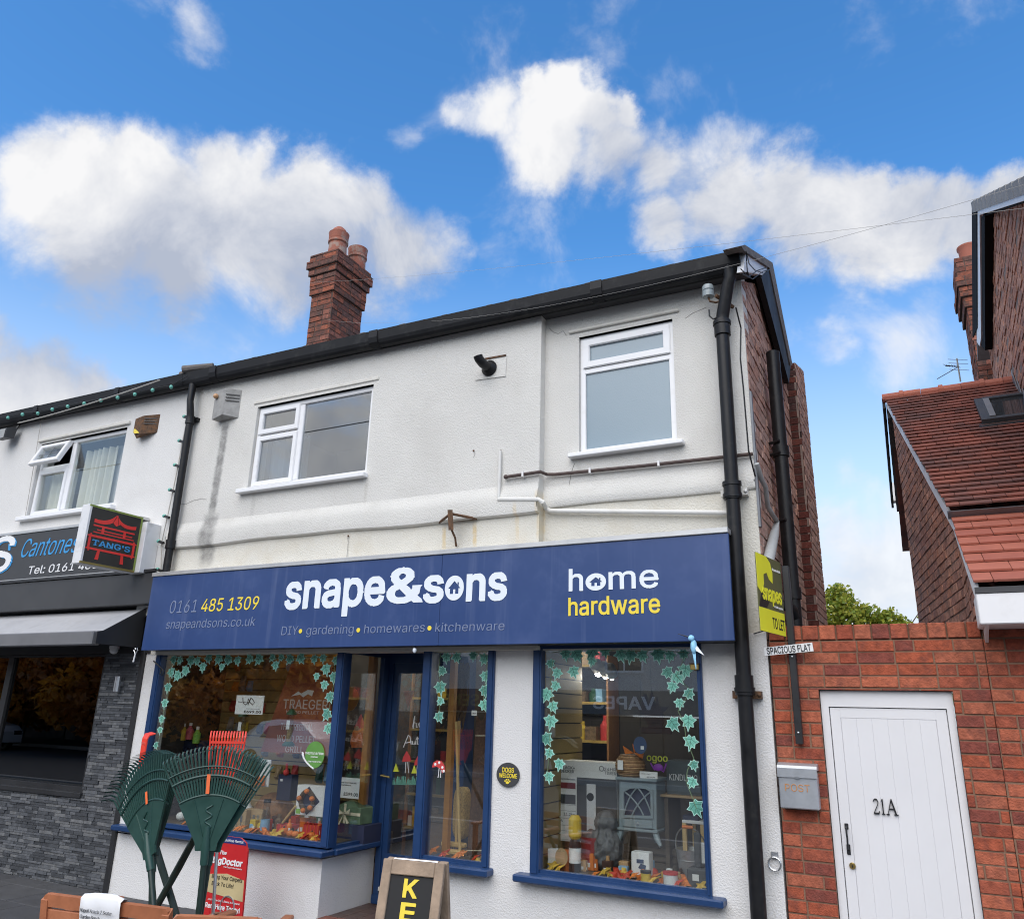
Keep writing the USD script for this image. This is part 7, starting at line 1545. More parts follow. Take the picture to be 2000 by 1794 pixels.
# ---- right window
t, r = carton('heater_box', 'big white heater carton with dark photograph and 24HR TIMER print', G5, 285, 800, 665, 1315, .55, .25, 'card_white')
def b5(x0, y0, x1, y1, m, Y, nm, parent): q = rc(G5, x0, y0, x1, y1, Y); return obj(nm, MB().box(q[0], q[1], Y - .0012, Y, q[2], q[3]), m, parent)
b5(410, 905, 665, 1310, 'photo_dark', .55, 'picture', t); b5(288, 930, 402, 968, 'maroon', .55, 'print_band', t); b5(288, 1005, 402, 1065, 'photo_dark', .55, 'picture', t)
b5(473, 940, 530, 1250, 'heater_white', .548, 'pictured_heater', t)
c = G5(495, 1022, .545); obj('pictured_dial', MB().ext(Point(c[0], c[2]).buffer(.03), .545, .547), 'black_print', t)
def t5(s, x0, x1, y, h, Y, m, parent, bd=0): a, b, tt = G5(x0, y, Y), G5(x1, y + 6 * 0, Y), G5(x0, y - h, Y); return obj('lettering', MB().ext(fit(text_poly(s, bd), a[0], b[0], (a[2] + b[2]) / 2, tt[2] - a[2]), Y - .002, Y), m, parent)
t5('BLACK+', 308, 398, 845, 18, .5485, 'grey_print', t, .03); t5('DECKER', 308, 392, 868, 18, .5485, 'grey_print', t, .03); t5('24HR', 583, 658, 858, 20, .5485, 'grey_print', t); t5('TIMER', 585, 658, 882, 20, .5485, 'grey_print', t)
t5('Digital Oil Filled Radiator', 300, 400, 912, 8, .5485, 'grey_print', t); t5('11.2kg', 328, 395, 1140, 18, .5485, 'grey_print', t, .02); t5('A', 305, 322, 1178, 16, .5485, 'grey_print', t)
for y in (1070, 1108, 1155, 1200, 1235, 1290): b5(290, y, 404, y + 2, 'grey_print', .55, 'rule', t)
c = G5(566, 843, .548); obj('clock_icon', MB().tube([c + (.018 * math.cos(a), 0, .018 * math.sin(a)) for a in np.linspace(0, 6.3, 16)], .003, 5), 'grey_print', t)
sv = item('electric_stove', 'grey electric stove heater with arched lattice door on splayed legs', 'stove', G5(795, 1330, .4))
Ys = .42; S5 = lambda x, y: XZ(1000 + x / 3.2385, 1240 + y / 3.2385, Ys)
body = Polygon([S5(*p) for p in ((680, 920), (912, 922), (915, 1225), (678, 1220))]); door_ = Polygon([S5(*p) for p in ((702, 1145), (702, 985), (740, 962), (795, 955), (850, 962), (886, 985), (888, 1150))])
obj('body', MB().ext(body.difference(door_.buffer(-.008)), Ys, Ys + .03).ext(body.buffer(-.004), Ys + .03, Ys + .24), 'stove_grey', sv)
obj('door_glass', MB().ext(door_, Ys + .02, Ys + .028), 'navy_box', sv); rim = door_.buffer(.008).difference(door_.buffer(-.010)); obj('door_rim', MB().ext(rim, Ys - .012, Ys + .01), 'stove_grey', sv)
for pts in (arc((705, 1140), (735, 1010), (795, 960)), arc((790, 960), (845, 1010), (885, 1140)), arc((705, 985), (790, 1040), (835, 1145)), arc((885, 985), (800, 1040), (755, 1145))): obj('lattice', MB().tube([G5(x, y, Ys - .002) for x, y in pts], .006, 5), 'stove_grey', sv)
r = rc(G5, 660, 900, 922, 921, Ys); obj('top', MB().cbox(r[0], r[1], Ys - .03, Ys + .27, r[2], r[3], .006), 'stove_grey', sv); r = rc(G5, 668, 1222, 925, 1240, Ys); obj('plinth', MB().cbox(r[0], r[1], Ys - .02, Ys + .26, r[2], r[3], .005), 'stove_grey', sv)
r = rc(G5, 700, 1165, 890, 1215, Ys); obj('drawer', MB().cbox(r[0], r[1], Ys - .012, Ys, r[2], r[3], .004), 'stove_grey', sv); c = G5(795, 1190, Ys - .015); obj('knob', MB().sphere(c, .012, 1), 'steel', sv)
for x0, x1 in ((690, 648), (905, 942)): obj('leg', MB().tube([G5(x0, 1235, Ys + .02), G5((x0 + x1) / 2 + (4 if x1 < x0 else -4), 1290, Ys), G5(x1, 1335, Ys - .02)], [.028, .02, .014], 8), 'stove_grey', sv, smooth=40)
for x0, x1 in ((715, 690), (890, 910)): obj('leg', MB().tube([G5(x0, 1235, Ys + .22), G5(x1, 1310, Ys + .24)], [.022, .014], 8), 'stove_grey', sv, smooth=40)
wk = item('wicker_pumpkin', 'wicker pumpkin basket with orange bow standing on the stove', 'basket', G5(750, 895, .5)); c = G5(750, 895, .5); rw = G5(835, 895, .5)[0] - c[0]; hw = G5(750, 755, .5)[2] - c[2]
k = 13
for i in range(k):
    s = (i + .5) / k; rad = rw * (.62 + .42 * math.sin(math.pi * min(s * 1.0, 1)) ** .8); obj('coil', MB().tube([(c[0] + rad * math.cos(a), .5 + rad * math.sin(a) * .9, c[2] + hw * s) for a in np.linspace(0, 2 * math.pi, 26)], hw / k * .62, 6), 'wicker' if i % 2 else 'wicker_dark', wk, smooth=True)
obj('core', MB().lathe((c[0], .5, c[2]), [(rw * .6, 0), (rw * .98, hw * .5), (rw * .6, hw)], 18), 'wicker_dark', wk)
b = G5(770, 745, .45); obj('bow', MB().hull([b, b + (-.08, -.02, .05), b + (-.07, 0, -.01)]).hull([b, b + (.09, -.02, .02), b + (.07, 0, -.04)]).hull([b, b + (.0, -.03, .07), b + (.03, 0, .03)]), 'leaf_orange', wk); obj('tag', MB().box(*(lambda q: (q[0], q[1], .38, .383, q[2], q[3]))(rc(G5, 668, 790, 702, 850, .38))), 'card_white', wk)
card('price_card', 'small grey white price card leaning on top of the stove', rc(G5, 808, 862, 920, 905, .40), .40, [('£139.99', .4, .85, .1, .18, .03), ('Electric stove', .1, .6, .6, .12, 0)])
t = item('swing_tag', 'dark round swing tag hanging over the stove', 'tag', G5(810, 700, .35)); c = G5(810, 695, .35); obj('disc', MB().ext(affinity.scale(Point(c[0], c[2]).buffer(1, 18), .052, .062), .35, .353), 'tool_blue', t); obj('print', MB().box(c[0] + .005, c[0] + .03, .348, .35, c[2] - .03, c[2] - .005), 'card_white', t); obj('cord', MB().tube([c + (0, 0, .06), c + (0, .05, .5)], .002, 4), 'cable', t)
wt = item('rusty_weathervane', 'dark rusty metal silhouette hanging high in the right window', 'ornament', G5(880, 600, .5))
a = [G5(x, y, .5) for x, y in ((775, 455), (815, 452), (830, 375), (850, 370), (862, 440), (872, 372), (888, 360), (905, 440), (915, 385), (930, 452), (992, 455), (955, 492), (962, 545), (945, 600), (905, 622), (865, 600), (850, 545), (825, 520), (810, 490))]; obj('plate', MB().ext(Polygon([(q[0], q[2]) for q in a]).buffer(0), .5, .508), 'witch_brown', wt); a = G5(880, 360, .504); obj('cord', MB().tube([a, a + (0, 0, .5)], .002, 4), 'cable', wt); r = rc(G5, 815, 585, 1010, 622, .5); obj('base_bar', MB().cbox(r[0], r[1], .495, .52, r[2], r[3], .005), 'witch_brown', wt)
t, r = carton('kindling_bucket', 'dark grey fireside box lettered KINDLING', G5, 978, 795, 1190, 1010, .6, .25, 'kindling_grey', 'bucket'); obj('lettering', MB().ext(fit(text_poly('KINDLING', 0), r[0] + .02, r[1] - .02, (r[2] + r[3]) / 2 - .02, .045), .598, .6), 'card_white', t)
r = rc(G5, 945, 1012, 1210, 1028, .55); t = item('low_shelf', 'pale board shelf under the kindling box', 'shelf', ((r[0] + r[1]) / 2, .7, .57)); obj('board', MB().cbox(r[0], r[1], .52, .9, r[2], r[3], .003), 'kraft', t); obj('support', MB().box(r[0] + .02, r[0] + .05, .55, .88, .57, r[2]).box(r[1] - .05, r[1] - .02, .55, .88, .57, r[2]), 'crate_wood', t)
sp = item('spider_ornament', 'purple and yellow bat ornament hanging beside the basket', 'ornament', G5(925, 830, .5)); c = G5(925, 835, .5); obj('body', MB().sphere(c, .03, 1, (1.3, .4, .9)), 'purple', sp); obj('legs', MB().tube([c + (-.06, 0, .03), c + (-.03, 0, -.02), c, c + (.04, 0, -.03), c + (.065, 0, .03)], .006, 5), 'purple', sp); c = G5(920, 778, .5); obj('letters', MB().ext(fit(text_poly('ogoo', .02), c[0] - .085, c[0] + .08, c[2] - .02, .05), .498, .502), 'lime', sp)
t, r = carton('small_table', 'small table with black box on top at right edge of right window', G5, 1075, 1172, 1215, 1192, .45, .3, 'card_white', 'table'); obj('leg', MB().box(r[0], r[0] + .03, .45, .48, .57, r[2]), 'broom_wood', t); obj('leg', MB().box(r[1] - .03, r[1], .45, .48, .57, r[2]), 'broom_wood', t); obj('leg', MB().box(r[0], r[0] + .03, .72, .75, .57, r[2]), 'broom_wood', t)
carton('black_box', 'flat black box lying on the small table', G5, 1080, 1140, 1178, 1171, .47, .2, 'navy_box')
bk = item('metal_bucket', 'galvanised bucket with wire handle in right window corner', 'bucket', G5(1120, 1600, .35)); a, b = G5(1025, 1345, .35), G5(1225, 1345, .35); rt = (b[0] - a[0]) / 2; cx = (a[0] + b[0]) / 2; hz_ = a[2] - .635
obj('pail', MB().lathe((cx, .4, .635), [(rt * .74, 0), (rt * .76, .01), (rt * .98, hz_ - .012), (rt * 1.03, hz_), (rt * .97, hz_), (rt * .72, .02)], 28), 'galvanised', bk, smooth=30); obj('band', MB().lathe((cx, .4, .635), [(rt * .90, hz_ * .62), (rt * .92, hz_ * .64), (rt * .92, hz_ * .66), (rt * .91, hz_ * .68)], 28), 'galvanised', bk)
obj('handle', MB().tube([(cx + rt * math.cos(a), .4 - .08 * math.sin(a), .635 + hz_ + .15 * math.sin(a)) for a in np.linspace(math.pi, 0, 16)], .005, 6), 'steel', bk); obj('grip', MB().tube([(cx - .04, .32, .635 + hz_ + .15), (cx + .04, .32, .635 + hz_ + .15)], .011, 8), 'pumpkin', bk)
t, r = carton('ash_box', 'dark grey ash carrier with upright handle before the bucket', G5, 1105, 1475, 1232, 1615, .15, .12, 'ash_grey', 'box', .012); obj('upright_handle', MB().cbox(r[0] + .05, r[0] + .095, .18, .22, r[3], r[3] + .22, .008), 'ash_grey', t); obj('label', MB().box(r[0] + .04, r[0] + .085, .1485, .15, r[2] + .06, r[2] + .1), 'card_white', t); obj('hang_card', MB().box(r[1] - .09, r[1] - .02, .2, .203, r[3] + .03, r[3] + .16), 'card_white', t)
t, r = carton('tool_carton', 'white carton printed with a dark blue tool in right window', G5, 755, 1372, 868, 1540, .2, .09, 'card_white'); obj('pictured_tool', MB().hull([(r[0] + .05, .1985, r[3] - .10), (r[0] + .07, .1985, r[3] - .10), (r[0] + .07, .1985, r[2] + .10), (r[0] + .10, .1985, r[2] + .05), (r[0] + .11, .1985, r[2] + .09), (r[0] + .05, .2, r[3] - .1), (r[0] + .1, .2, r[2] + .06)]), 'tool_blue', t); obj('print', MB().box(r[0] + .04, r[1] - .04, .1985, .2, r[3] - .07, r[3] - .045), 'tool_blue', t)
for x, y, m, m2, rad, hh, lb in ((848, 1580, 'pack_yellow', 'black_print', .035, .06, 'yellow tin near the sill of right window'), (1005, 1600, 'card_white', 'basket_red', .05, .07, 'white tub with red lid near the sill')):
    c = G5(x, y, .13); c[2] = .632; t = item('small_tub', lb, 'tub', c); obj('tub', MB().lathe(c, [(rad * .95, 0), (rad, hh)], 16), m, t, smooth=35); obj('lid', MB().lathe(c + (0, 0, hh), [(rad * 1.08, 0), (rad * 1.08, .015)], 16), m2, t)
t = item('red_pot', 'dark red enamel pot full of blue grey chips', 'pot', G5(495, 1490, .35)); a, b = G5(430, 1440, .35), G5(560, 1440, .35); rp = (b[0] - a[0]) / 2; c = np.array([(a[0] + b[0]) / 2, .38, .632]); obj('pot', MB().lathe(c, [(rp * .8, 0), (rp, .04), (rp, .20), (rp * .96, .22), (rp * .9, .2), (rp * .85, .05)], 22), 'pot_red', t, smooth=40); m_ = trimesh.creation.icosphere(2, 1); obj('chips', (m_.vertices * np.array([rp * .9, rp * .9, .07]) * (1 + .3 * (meshkit.fbm(m_.vertices * 6, 2, 3)[:, None] - .5)) + c + (0, 0, .2), m_.faces), 'stone_grey', t)
t = item('stone_figure', 'grey stone animal figure beside the red pot', 'figurine', G5(600, 1510, .4)); c = G5(600, 1510, .42); c[2] = .632; m_ = trimesh.creation.icosphere(4, 1.0); q = m_.vertices; wv = .115 + .05 * np.clip(-q[:, 2], 0, 1) - .03 * np.exp(-((q[:, 2] - .35) / .15) ** 2); nz = 1 + .5 * (meshkit.fbm(q * 4.5, 4, 21) - .5)
obj('figure', (np.c_[q[:, 0] * wv * nz, q[:, 1] * wv * nz, q[:, 2] * .21 * (1 + .12 * (nz - 1))] + c + (0, 0, .2), m_.faces), 'stone_grey', t, smooth=True)
carton('firelighter_pack', 'white packet leaning in the left corner of right window', G5, 225, 1352, 298, 1512, .2, .06, 'card_white', 'packet')
t = item('fuel_bag', 'orange printed fuel bag in left corner of right window', 'bag', G5(325, 1510, .18)); r = rc(G5, 290, 1355, 358, 1512, .18); obj('bag', MB().hull([(x, y, z) for x in (r[0], r[1]) for z in (r[2], r[3]) for y in (.2, .21)] + [((r[0] + r[1]) / 2, .15, r[2] + .1), ((r[0] + r[1]) / 2, .15, r[2] + .16)]), 'orange_pack', t); obj('print', MB().ext(affinity.scale(Point((r[0] + r[1]) / 2, r[2] + .12).buffer(1, 14), .05, .06), .146, .152), 'kraft', t)
t = item('oil_bottle', 'yellow capped black bottle beside the orange bag', 'bottle', G5(398, 1510, .2)); c = G5(398, 1510, .2); c[2] = .632; obj('body', MB().lathe(c, [(.042, 0), (.045, .02), (.045, .18), (.03, .22)], 16), 'black_print', t, smooth=40); obj('neck', MB().lathe(c + (0, 0, .22), [(.035, 0), (.048, .02), (.048, .13), (.03, .16)], 14), 'pack_yellow', t); obj('label_wrap', MB().lathe(c + (0, 0, .06), [(.0455, 0), (.0455, .10)], 16), 'card_white', t, smooth=40)
cr = item('slatted_crate', 'dark wooden slatted crate at the back of right window', 'crate', G5(840, 1520, .6)); r = rc(G5, 650, 1335, 1040, 1525, .62)
for i in range(4): obj('slat', MB().cbox(r[0], r[1], .62, .635, r[2] + i * (r[3] - r[2]) / 4 + .008, r[2] + (i + 1) * (r[3] - r[2]) / 4 - .008, .003), 'crate_wood', cr)
for x in (r[0], r[1] - .05): obj('post', MB().box(x, x + .05, .635, .68, r[2], r[3]), 'crate_wood', cr)
# spot lamps inside
emit('lamp_glow', (1.0, .93, .80), 170.0)
for k, (x, y) in enumerate(((553, 228), (597, 245), (638, 255))):
    c = G5(x, y, 1.3); t = item('ceiling_spotlight', 'lit ceiling spotlight in the right window, ' + ('leftmost of the three', 'middle one of the three', 'rightmost of the three')[k], 'spotlight', c)
    obj('can', MB().lathe((0, 0, 0), [(.03, 0), (.055, .02), (.06, .12), (.03, .14)], 14).xf(rotx(math.radians(60)), c + (0, .0, .0)), 'card_white', t); obj('lamp', MB().sphere(c + (0, -.03, -.02), .030 - .004 * k, 2), 'lamp_glow', t)
for k, (x, y, z) in enumerate(((-6.3, 1.6, 2.5), (-5.3, 1.5, 2.5), (-4.2, 1.7, 2.5), (-3.3, 1.3, 2.5))):  # unseen lamps added to brighten the dark interior behind the glass
    t = item('ceiling_spotlight', 'lit ceiling spotlight over the ' + ('left end of the slat wall', 'rust poster', 'shop door', 'brooms')[k], 'spotlight', (x, y, z))
    obj('can', MB().lathe((x, y, z), [(.05, .02), (.06, .03), (.05, .12), (.02, .12)], 12), 'card_white', t); obj('lamp', MB().sphere((x, y, z), .03, 1), 'lamp_glow', t)
def assorted(label, x0, x1, y0, y1, z, n, seed, zmax=.22):
    R = random.Random(seed); t = thing('assorted_stock', label, 'stock', ((x0 + x1) / 2, (y0 + y1) / 2, z), kind='stuff'); gs = {}
    for i in range(n):
        x, y = R.uniform(x0, x1), R.uniform(y0, y1); w = R.uniform(.03, .09); h = R.uniform(.06, zmax); m = R.choice(['dim_goods', 'kraft', 'orange_pack', 'pack_yellow', 'basket_red', 'feeder_green', 'card_white', 'witch_brown', 'label_blue', 'pumpkin', 'navy_box', 'wicker', 'leaf_red']); mb = gs.setdefault(m, MB()); k = R.random()
        if k < .4: mb.cbox(x, x + w, y, y + w * .7, z, z + h, .004)
        elif k < .8: mb.lathe((x, y, z), [(w * .45, 0), (w * .5, h * .08), (w * .5, h * .6), (w * .22, h * .78), (w * .22, h)], 12)
        else: mb.sphere((x, y, z + w * .5), w * .55, 2, (1, 1, .85))
        if k < .8: gs.setdefault('card_white', MB()).box(x + w * .2, x + w * .6, y - (.001 if k < .4 else w * .5), y - (.0 if k < .4 else w * .46), z + h * .2, z + h * .45)
    for m, mb in gs.items(): obj('stock', mb, m, t, kind='stuff')
assorted('jumble of small autumn stock at the back of the left window', -7.05, -5.0, .55, .95, .632, 46, 5)
assorted('small jars and packs low in the left window behind the leaves', -6.9, -4.9, .28, .5, .632, 26, 6, .14)
assorted('jumble of small stock low in the right window', -2.6, -1.35, .22, .36, .632, 30, 7, .12)
assorted('mixed stock on the platform behind the brooms', -3.6, -3.0, .6, .9, .632, 16, 8)
hp = thing('hanging_stock', 'rows of small packs hung over the slat wall', 'stock', (-6.3, 1.0, 1.6), kind='stuff'); R = random.Random(12); gs = {}
for i in range(6):
    for j in range(14):
        if R.random() < .55:
            x, z = -7.05 + j * .11, 1.0 + i * .22; h = R.uniform(.10, .18); gs.setdefault(R.choice(['orange_pack', 'pack_yellow', 'kraft', 'feeder_green', 'witch_brown', 'basket_red', 'slate_tag', 'label_blue']), MB()).hull([(x, 1.05, z), (x + .075, 1.05, z), (x, 1.05, z + h), (x + .075, 1.05, z + h), (x + .02, 1.0, z + .03), (x + .055, 1.0, z + .03), (x + .0375, 1.02, z + h * .7)])
for m, mb in gs.items(): obj('packs', mb, m, hp, kind='stuff')
# ---- painted ivy on the glass
def ivy(label, G, spots, stems, Y=.0165):
    Y = .0165
    t = item('painted_ivy', label, 'ivy', G(spots[0][0], spots[0][1], Y)); R = random.Random(len(spots))
    shape = [(0, -.66), (.13, -.30), (.36, -.34), (.33, -.06), (.58, .16), (.30, .26), (.20, .46), (0, .34), (-.20, .46), (-.30, .26), (-.58, .16), (-.33, -.06), (-.36, -.34), (-.13, -.30)]
    for x, y in spots:
        c = G(x, y, Y); s = .100 * R.uniform(.74, 1.15); a = R.uniform(-.7, .7)
        p = affinity.translate(affinity.rotate(affinity.scale(Polygon(shape), s, s, origin=(0, 0)), math.degrees(a), origin=(0, 0)), c[0], c[2])
        lf = obj('leaf', MB().ext(p, Y - .0016, Y), R.choice(['ivy_mint', 'ivy_mint', 'ivy_mint_dark']), t)
        vn = unary_union([LineString([(0, .34), (0, -.52)]).buffer(.016), LineString([(0, .2), (.40, .03)]).buffer(.014), LineString([(0, .2), (-.40, .03)]).buffer(.014), LineString([(0, .0), (.24, -.24)]).buffer(.012), LineString([(0, .0), (-.24, -.24)]).buffer(.012)])
        vn = affinity.translate(affinity.rotate(affinity.scale(vn, s, s, origin=(0, 0)), math.degrees(a), origin=(0, 0)), c[0], c[2])
        obj('veins', MB().ext(vn, Y - .0024, Y - .0016), 'ivy_vein', lf)
        ed = p.difference(p.buffer(-.0035)); obj('outline', MB().ext(ed, Y - .0022, Y - .0016), 'ivy_pale', lf)
    for st_ in stems:
        q = [G(x, y, Y - .001) for x, y in st_]; obj('stem', MB().tube(q, .0022, 5), 'ivy_stem', t)
ivy('mint green ivy painted along top and sides of the left window', G3, [(450, 155), (490, 158), (560, 160), (600, 162), (672, 145), (735, 150), (795, 155), (855, 160), (930, 150), (990, 150), (1075, 140), (1130, 140), (1185, 150), (1255, 145), (1340, 150), (1395, 145), (1480, 160), (635, 200), (755, 200), (1095, 190), (1415, 215), (435, 235), (475, 255), (525, 225), (415, 330), (1355, 260), (1465, 265), (1405, 315), (1440, 390), (395, 430), (375, 530), (1420, 500), (365, 600), (1430, 590), (340, 695)],
    [[(400, 150), (700, 140), (1000, 150), (1300, 140), (1480, 150)], [(440, 150), (420, 330), (395, 450), (370, 600), (340, 740)], [(1470, 160), (1465, 300), (1445, 400), (1430, 500), (1425, 620)]])
ivy('mint green ivy painted round the narrow window by the door', G4, [(750, 140), (815, 140), (920, 130), (990, 150), (725, 225), (998, 260), (713, 330), (995, 350), (713, 415), (990, 440), (705, 515)],
    [[(715, 110), (700, 220), (715, 330), (710, 420), (700, 540)], [(1005, 120), (1005, 260), (985, 350), (990, 470)], [(900, 90), (990, 130)]])
ivy('mint green ivy painted round the right window', G5, [(340, 120), (410, 125), (505, 105), (590, 105), (505, 165), (690, 125), (750, 130), (825, 130), (925, 125), (1000, 130), (1085, 120), (245, 180), (285, 240), (390, 230), (275, 320), (220, 375), (260, 450), (985, 235), (1050, 265), (1095, 225), (1015, 325), (1120, 370), (1060, 430), (245, 545), (220, 655), (1020, 560), (1115, 545), (1130, 675), (235, 745), (300, 815), (1150, 820), (235, 895), (1140, 930), (1165, 1090)],
    [[(250, 110), (400, 85), (600, 95), (800, 100), (900, 90), (1100, 110)], [(260, 150), (240, 300), (260, 420), (230, 560), (240, 700), (230, 800), (220, 920)], [(1090, 140), (1040, 260), (1130, 350), (1050, 480), (1090, 560), (1100, 650), (1150, 780), (1110, 850), (1100, 920), (1170, 1100)]])
# ---------------------------------------------------------------- the other side of the street (it shows in the window glass)
def RF(x, y, Y):          # where the reflection seen at this place of the photograph really stands
    w = P(x, y, 0.0); v = np.array([EYE[0], -EYE[1], EYE[2]]); return v + (w - v) * ((v[1] - Y) / v[1])
OY = -19.6
mat('opp_render', (.62, .61, .58), v=.05, rough=.9); mat('opp_brick', (.26, .10, .065), v=.3, sc=12, rough=.9); mat('opp_shopfront', (.04, .04, .045), rough=.4); mat('opp_grey', (.17, .18, .18)); mat('opp_brown', (.09, .03, .02)); mat('opp_window', (.03, .035, .04), rough=.1)
def opp_building(label, x0, x1, wallm, signm, signtext, tm, zs=2.75, H=6.3, cols=3):
    t = thing('opposite_shop', label, 'building', ((x0 + x1) / 2, OY - 4, -.9)); _locs[t] = np.array([(x0 + x1) / 2, OY - 4, 0.0])   # the road falls away on that side
    obj('wall', MB().box(x0, x1, OY - 8, OY, 3.4, H).box(x0, x0 + .4, OY - 8, OY, 0, 3.4).box(x1 - .4, x1, OY - 8, OY, 0, 3.4), wallm, t)
    obj('roof', MB().hull([(x0 - .2, OY + .3, H - .05), (x1 + .2, OY + .3, H - .05), (x0 - .2, OY - 8.3, H - .05), (x1 + .2, OY - 8.3, H - .05), (x0 - .2, OY - 4, H + 2.4), (x1 + .2, OY - 4, H + 2.4)]), 'roof_slate', t)
    obj('shopfront', MB().box(x0 + .4, x1 - .4, OY - .3, OY - .1, 0, 2.6), 'opp_shopfront', t)
    obj('sign_board', MB().cbox(x0 + .2, x1 - .2, OY, OY + .15, zs - .1, zs + .65, .01), signm, t)
    p = fit(text_poly(signtext, .03), 0, len(signtext) * .42, zs + .08, .38)
    mb = MB().ext(p, 0, .02); mb.xf([[-1, 0, 0], [0, -1, 0], [0, 0, 1]], ((x0 + x1) / 2 + len(signtext) * .21, OY + .17, 0)); obj('lettering', mb, tm, t)
    n = max(1, int((x1 - x0) / 3))
    for i in range(n):
        cx = x0 + (x1 - x0) * (i + .5) / n; w = obj('window', MB().box(cx - .65, cx + .65, OY - .02, OY + .03, 3.95, 5.5), 'upvc', t); obj('pane', MB().box(cx - .58, cx - .03, OY + .02, OY + .034, 4.03, 5.42).box(cx + .03, cx + .58, OY + .02, OY + .034, 4.03, 5.42), 'opp_window', w)
        s = obj('shop_window', MB().box(cx - 1.2, cx + 1.2, OY - .12, OY - .05, .6, 2.45), 'opp_window', t)
    return t
v0 = RF(1238, 1405, OY); opp_building('grey fronted vape shop across the road', v0[0] - 3.2, v0[0] + 2.6, 'opp_render', 'opp_grey', 'VAPES', 'sign_white')
v1 = RF(1128, 1420, OY)
opp_building('brown fronted shop across the road with long name board', v0[0] - 9.4, v0[0] - 3.25, 'opp_render', 'opp_brown', 'WOLSENDENS', 'gold_trim')
opp_building('pale shop across the road opposite the garden door', v0[0] + 2.65, v0[0] + 9.5, 'opp_render', 'opp_shopfront', 'CAFE', 'sign_white')
opp_building('brick shop at the far right across the road', v0[0] + 9.55, v0[0] + 17, 'opp_brick', 'sign_navy', 'BAKERY', 'sign_white')
opp_building('long brick terrace across the road behind the autumn trees', v0[0] - 62, v0[0] - 9.5, 'opp_brick', 'opp_shopfront', 'SALON', 'sign_white')
def tree(name, label, base, trunk_h, R_, n, leaf, mats, seed, squash=.9, trunk_r=.16, limbs=9, extra=None):
    Rr = np.random.default_rng(seed); t = thing(name, label, 'tree', base); b = np.array(base, float); tr = MB()
    tr.tube([b, b + (.05, .02, trunk_h * .5), b + (-.03, 0, trunk_h), b + (0, 0, trunk_h + R_ * .9)], [trunk_r, trunk_r * .8, trunk_r * .62, trunk_r * .15], 10)
    ctr = b + np.array([0, 0, trunk_h + R_ * .75]); clumps = []
    for i in range(limbs):
        a = 2 * math.pi * i / limbs + Rr.uniform(-.3, .3); el = Rr.uniform(.1, 1.1); d = np.array([math.cos(a) * math.cos(el), math.sin(a) * math.cos(el), math.sin(el)])
        s = b + np.array([0, 0, trunk_h * Rr.uniform(.8, 1.05)]); e = s + d * R_ * Rr.uniform(.7, 1.0); tr.tube([s, (s + e) / 2 + (0, 0, .1 * R_), e], [trunk_r * .42, trunk_r * .25, trunk_r * .08], 6)
        clumps.append((e, R_ * Rr.uniform(.28, .45)))
    for i in range(26):
        d = Rr.normal(size=3); d /= np.linalg.norm(d); clumps.append((ctr + d * np.array([1, 1, squash]) * R_ * Rr.uniform(.35, .9), R_ * Rr.uniform(.18, .4)))
    obj('trunk', tr, 'bark', t, smooth=40)
    if extra: clumps += extra
    per = n // len(clumps); bins = {m: MB() for m in mats}
    for c, r in clumps:
        k = max(4, int(per * (r / (R_ * .3)) ** 2)); d = Rr.normal(size=(k, 3)); d /= np.linalg.norm(d, axis=1, keepdims=True); pos = c + d * r * Rr.uniform(.25, 1.0, (k, 1)) ** .5
        nx = Rr.normal(size=(k, 3)) + np.array([0, 0, .8]); nx /= np.linalg.norm(nx, axis=1, keepdims=True); u = np.cross(nx, Rr.normal(size=(k, 3))); u /= np.linalg.norm(u, axis=1, keepdims=True); w = np.cross(nx, u)
        s = leaf * Rr.uniform(.6, 1.25, (k, 1)); v = np.stack([pos - u * s, pos - w * s * .55 + nx * s * .12, pos + u * s, pos + w * s * .55 + nx * s * .12], 1).reshape(-1, 3)
        f = np.arange(4 * k).reshape(-1, 4); bins[mats[Rr.integers(len(mats))]].add(v, f)
    first = None
    for m, mb in bins.items():
        if mb.n: obj('crown', mb, m, t, kind='stuff')
    return t
mat('bark', (.09, .065, .045), v=.35, sc=14, rough=.95, bump=1, bsc=40)
leafmat('leaf_autumn_a', (.52, .19, .02), trans=.5); leafmat('leaf_autumn_b', (.60, .27, .03), trans=.5); leafmat('leaf_autumn_c', (.38, .14, .025), trans=.5)
leafmat('leaf_lime_a', (.30, .33, .04), trans=.45); leafmat('leaf_lime_b', (.40, .38, .05), trans=.45); leafmat('leaf_lime_c', (.18, .24, .03), trans=.45)
for x, y, h, r, sd in ((-18.5, -17.2, 2.4, 3.0, 1), (-24.5, -17.4, 2.6, 3.4, 2), (-31, -17.0, 2.5, 3.6, 3), (-37.5, -17.5, 2.6, 3.4, 4), (-44, -17.2, 2.4, 3.3, 6), (-34.5, -15.8, 2.4, 2.9, 7), (-27.6, -15.9, 2.4, 2.9, 8)):
    tree('autumn_tree', 'orange leaved street tree across the road, ' + {1: 'nearest the vape shop', 2: 'second in the back row', 3: 'middle of the back row', 4: 'fourth in the back row', 6: 'farthest to the left', 7: 'smaller one in the front row, left', 8: 'smaller one in the front row, right'}[sd], (x, y, 0), 1.0, r * 1.0, 9000, .20, ['leaf_autumn_a', 'leaf_autumn_b', 'leaf_autumn_c'], sd)
    stage.GetPrimAtPath('/World/autumn_tree' if sd == 1 else f'/World/autumn_tree_{[1, 2, 3, 4, 6, 7, 8].index(sd):03d}').SetCustomDataByKey('group', 'orange street trees across the road')
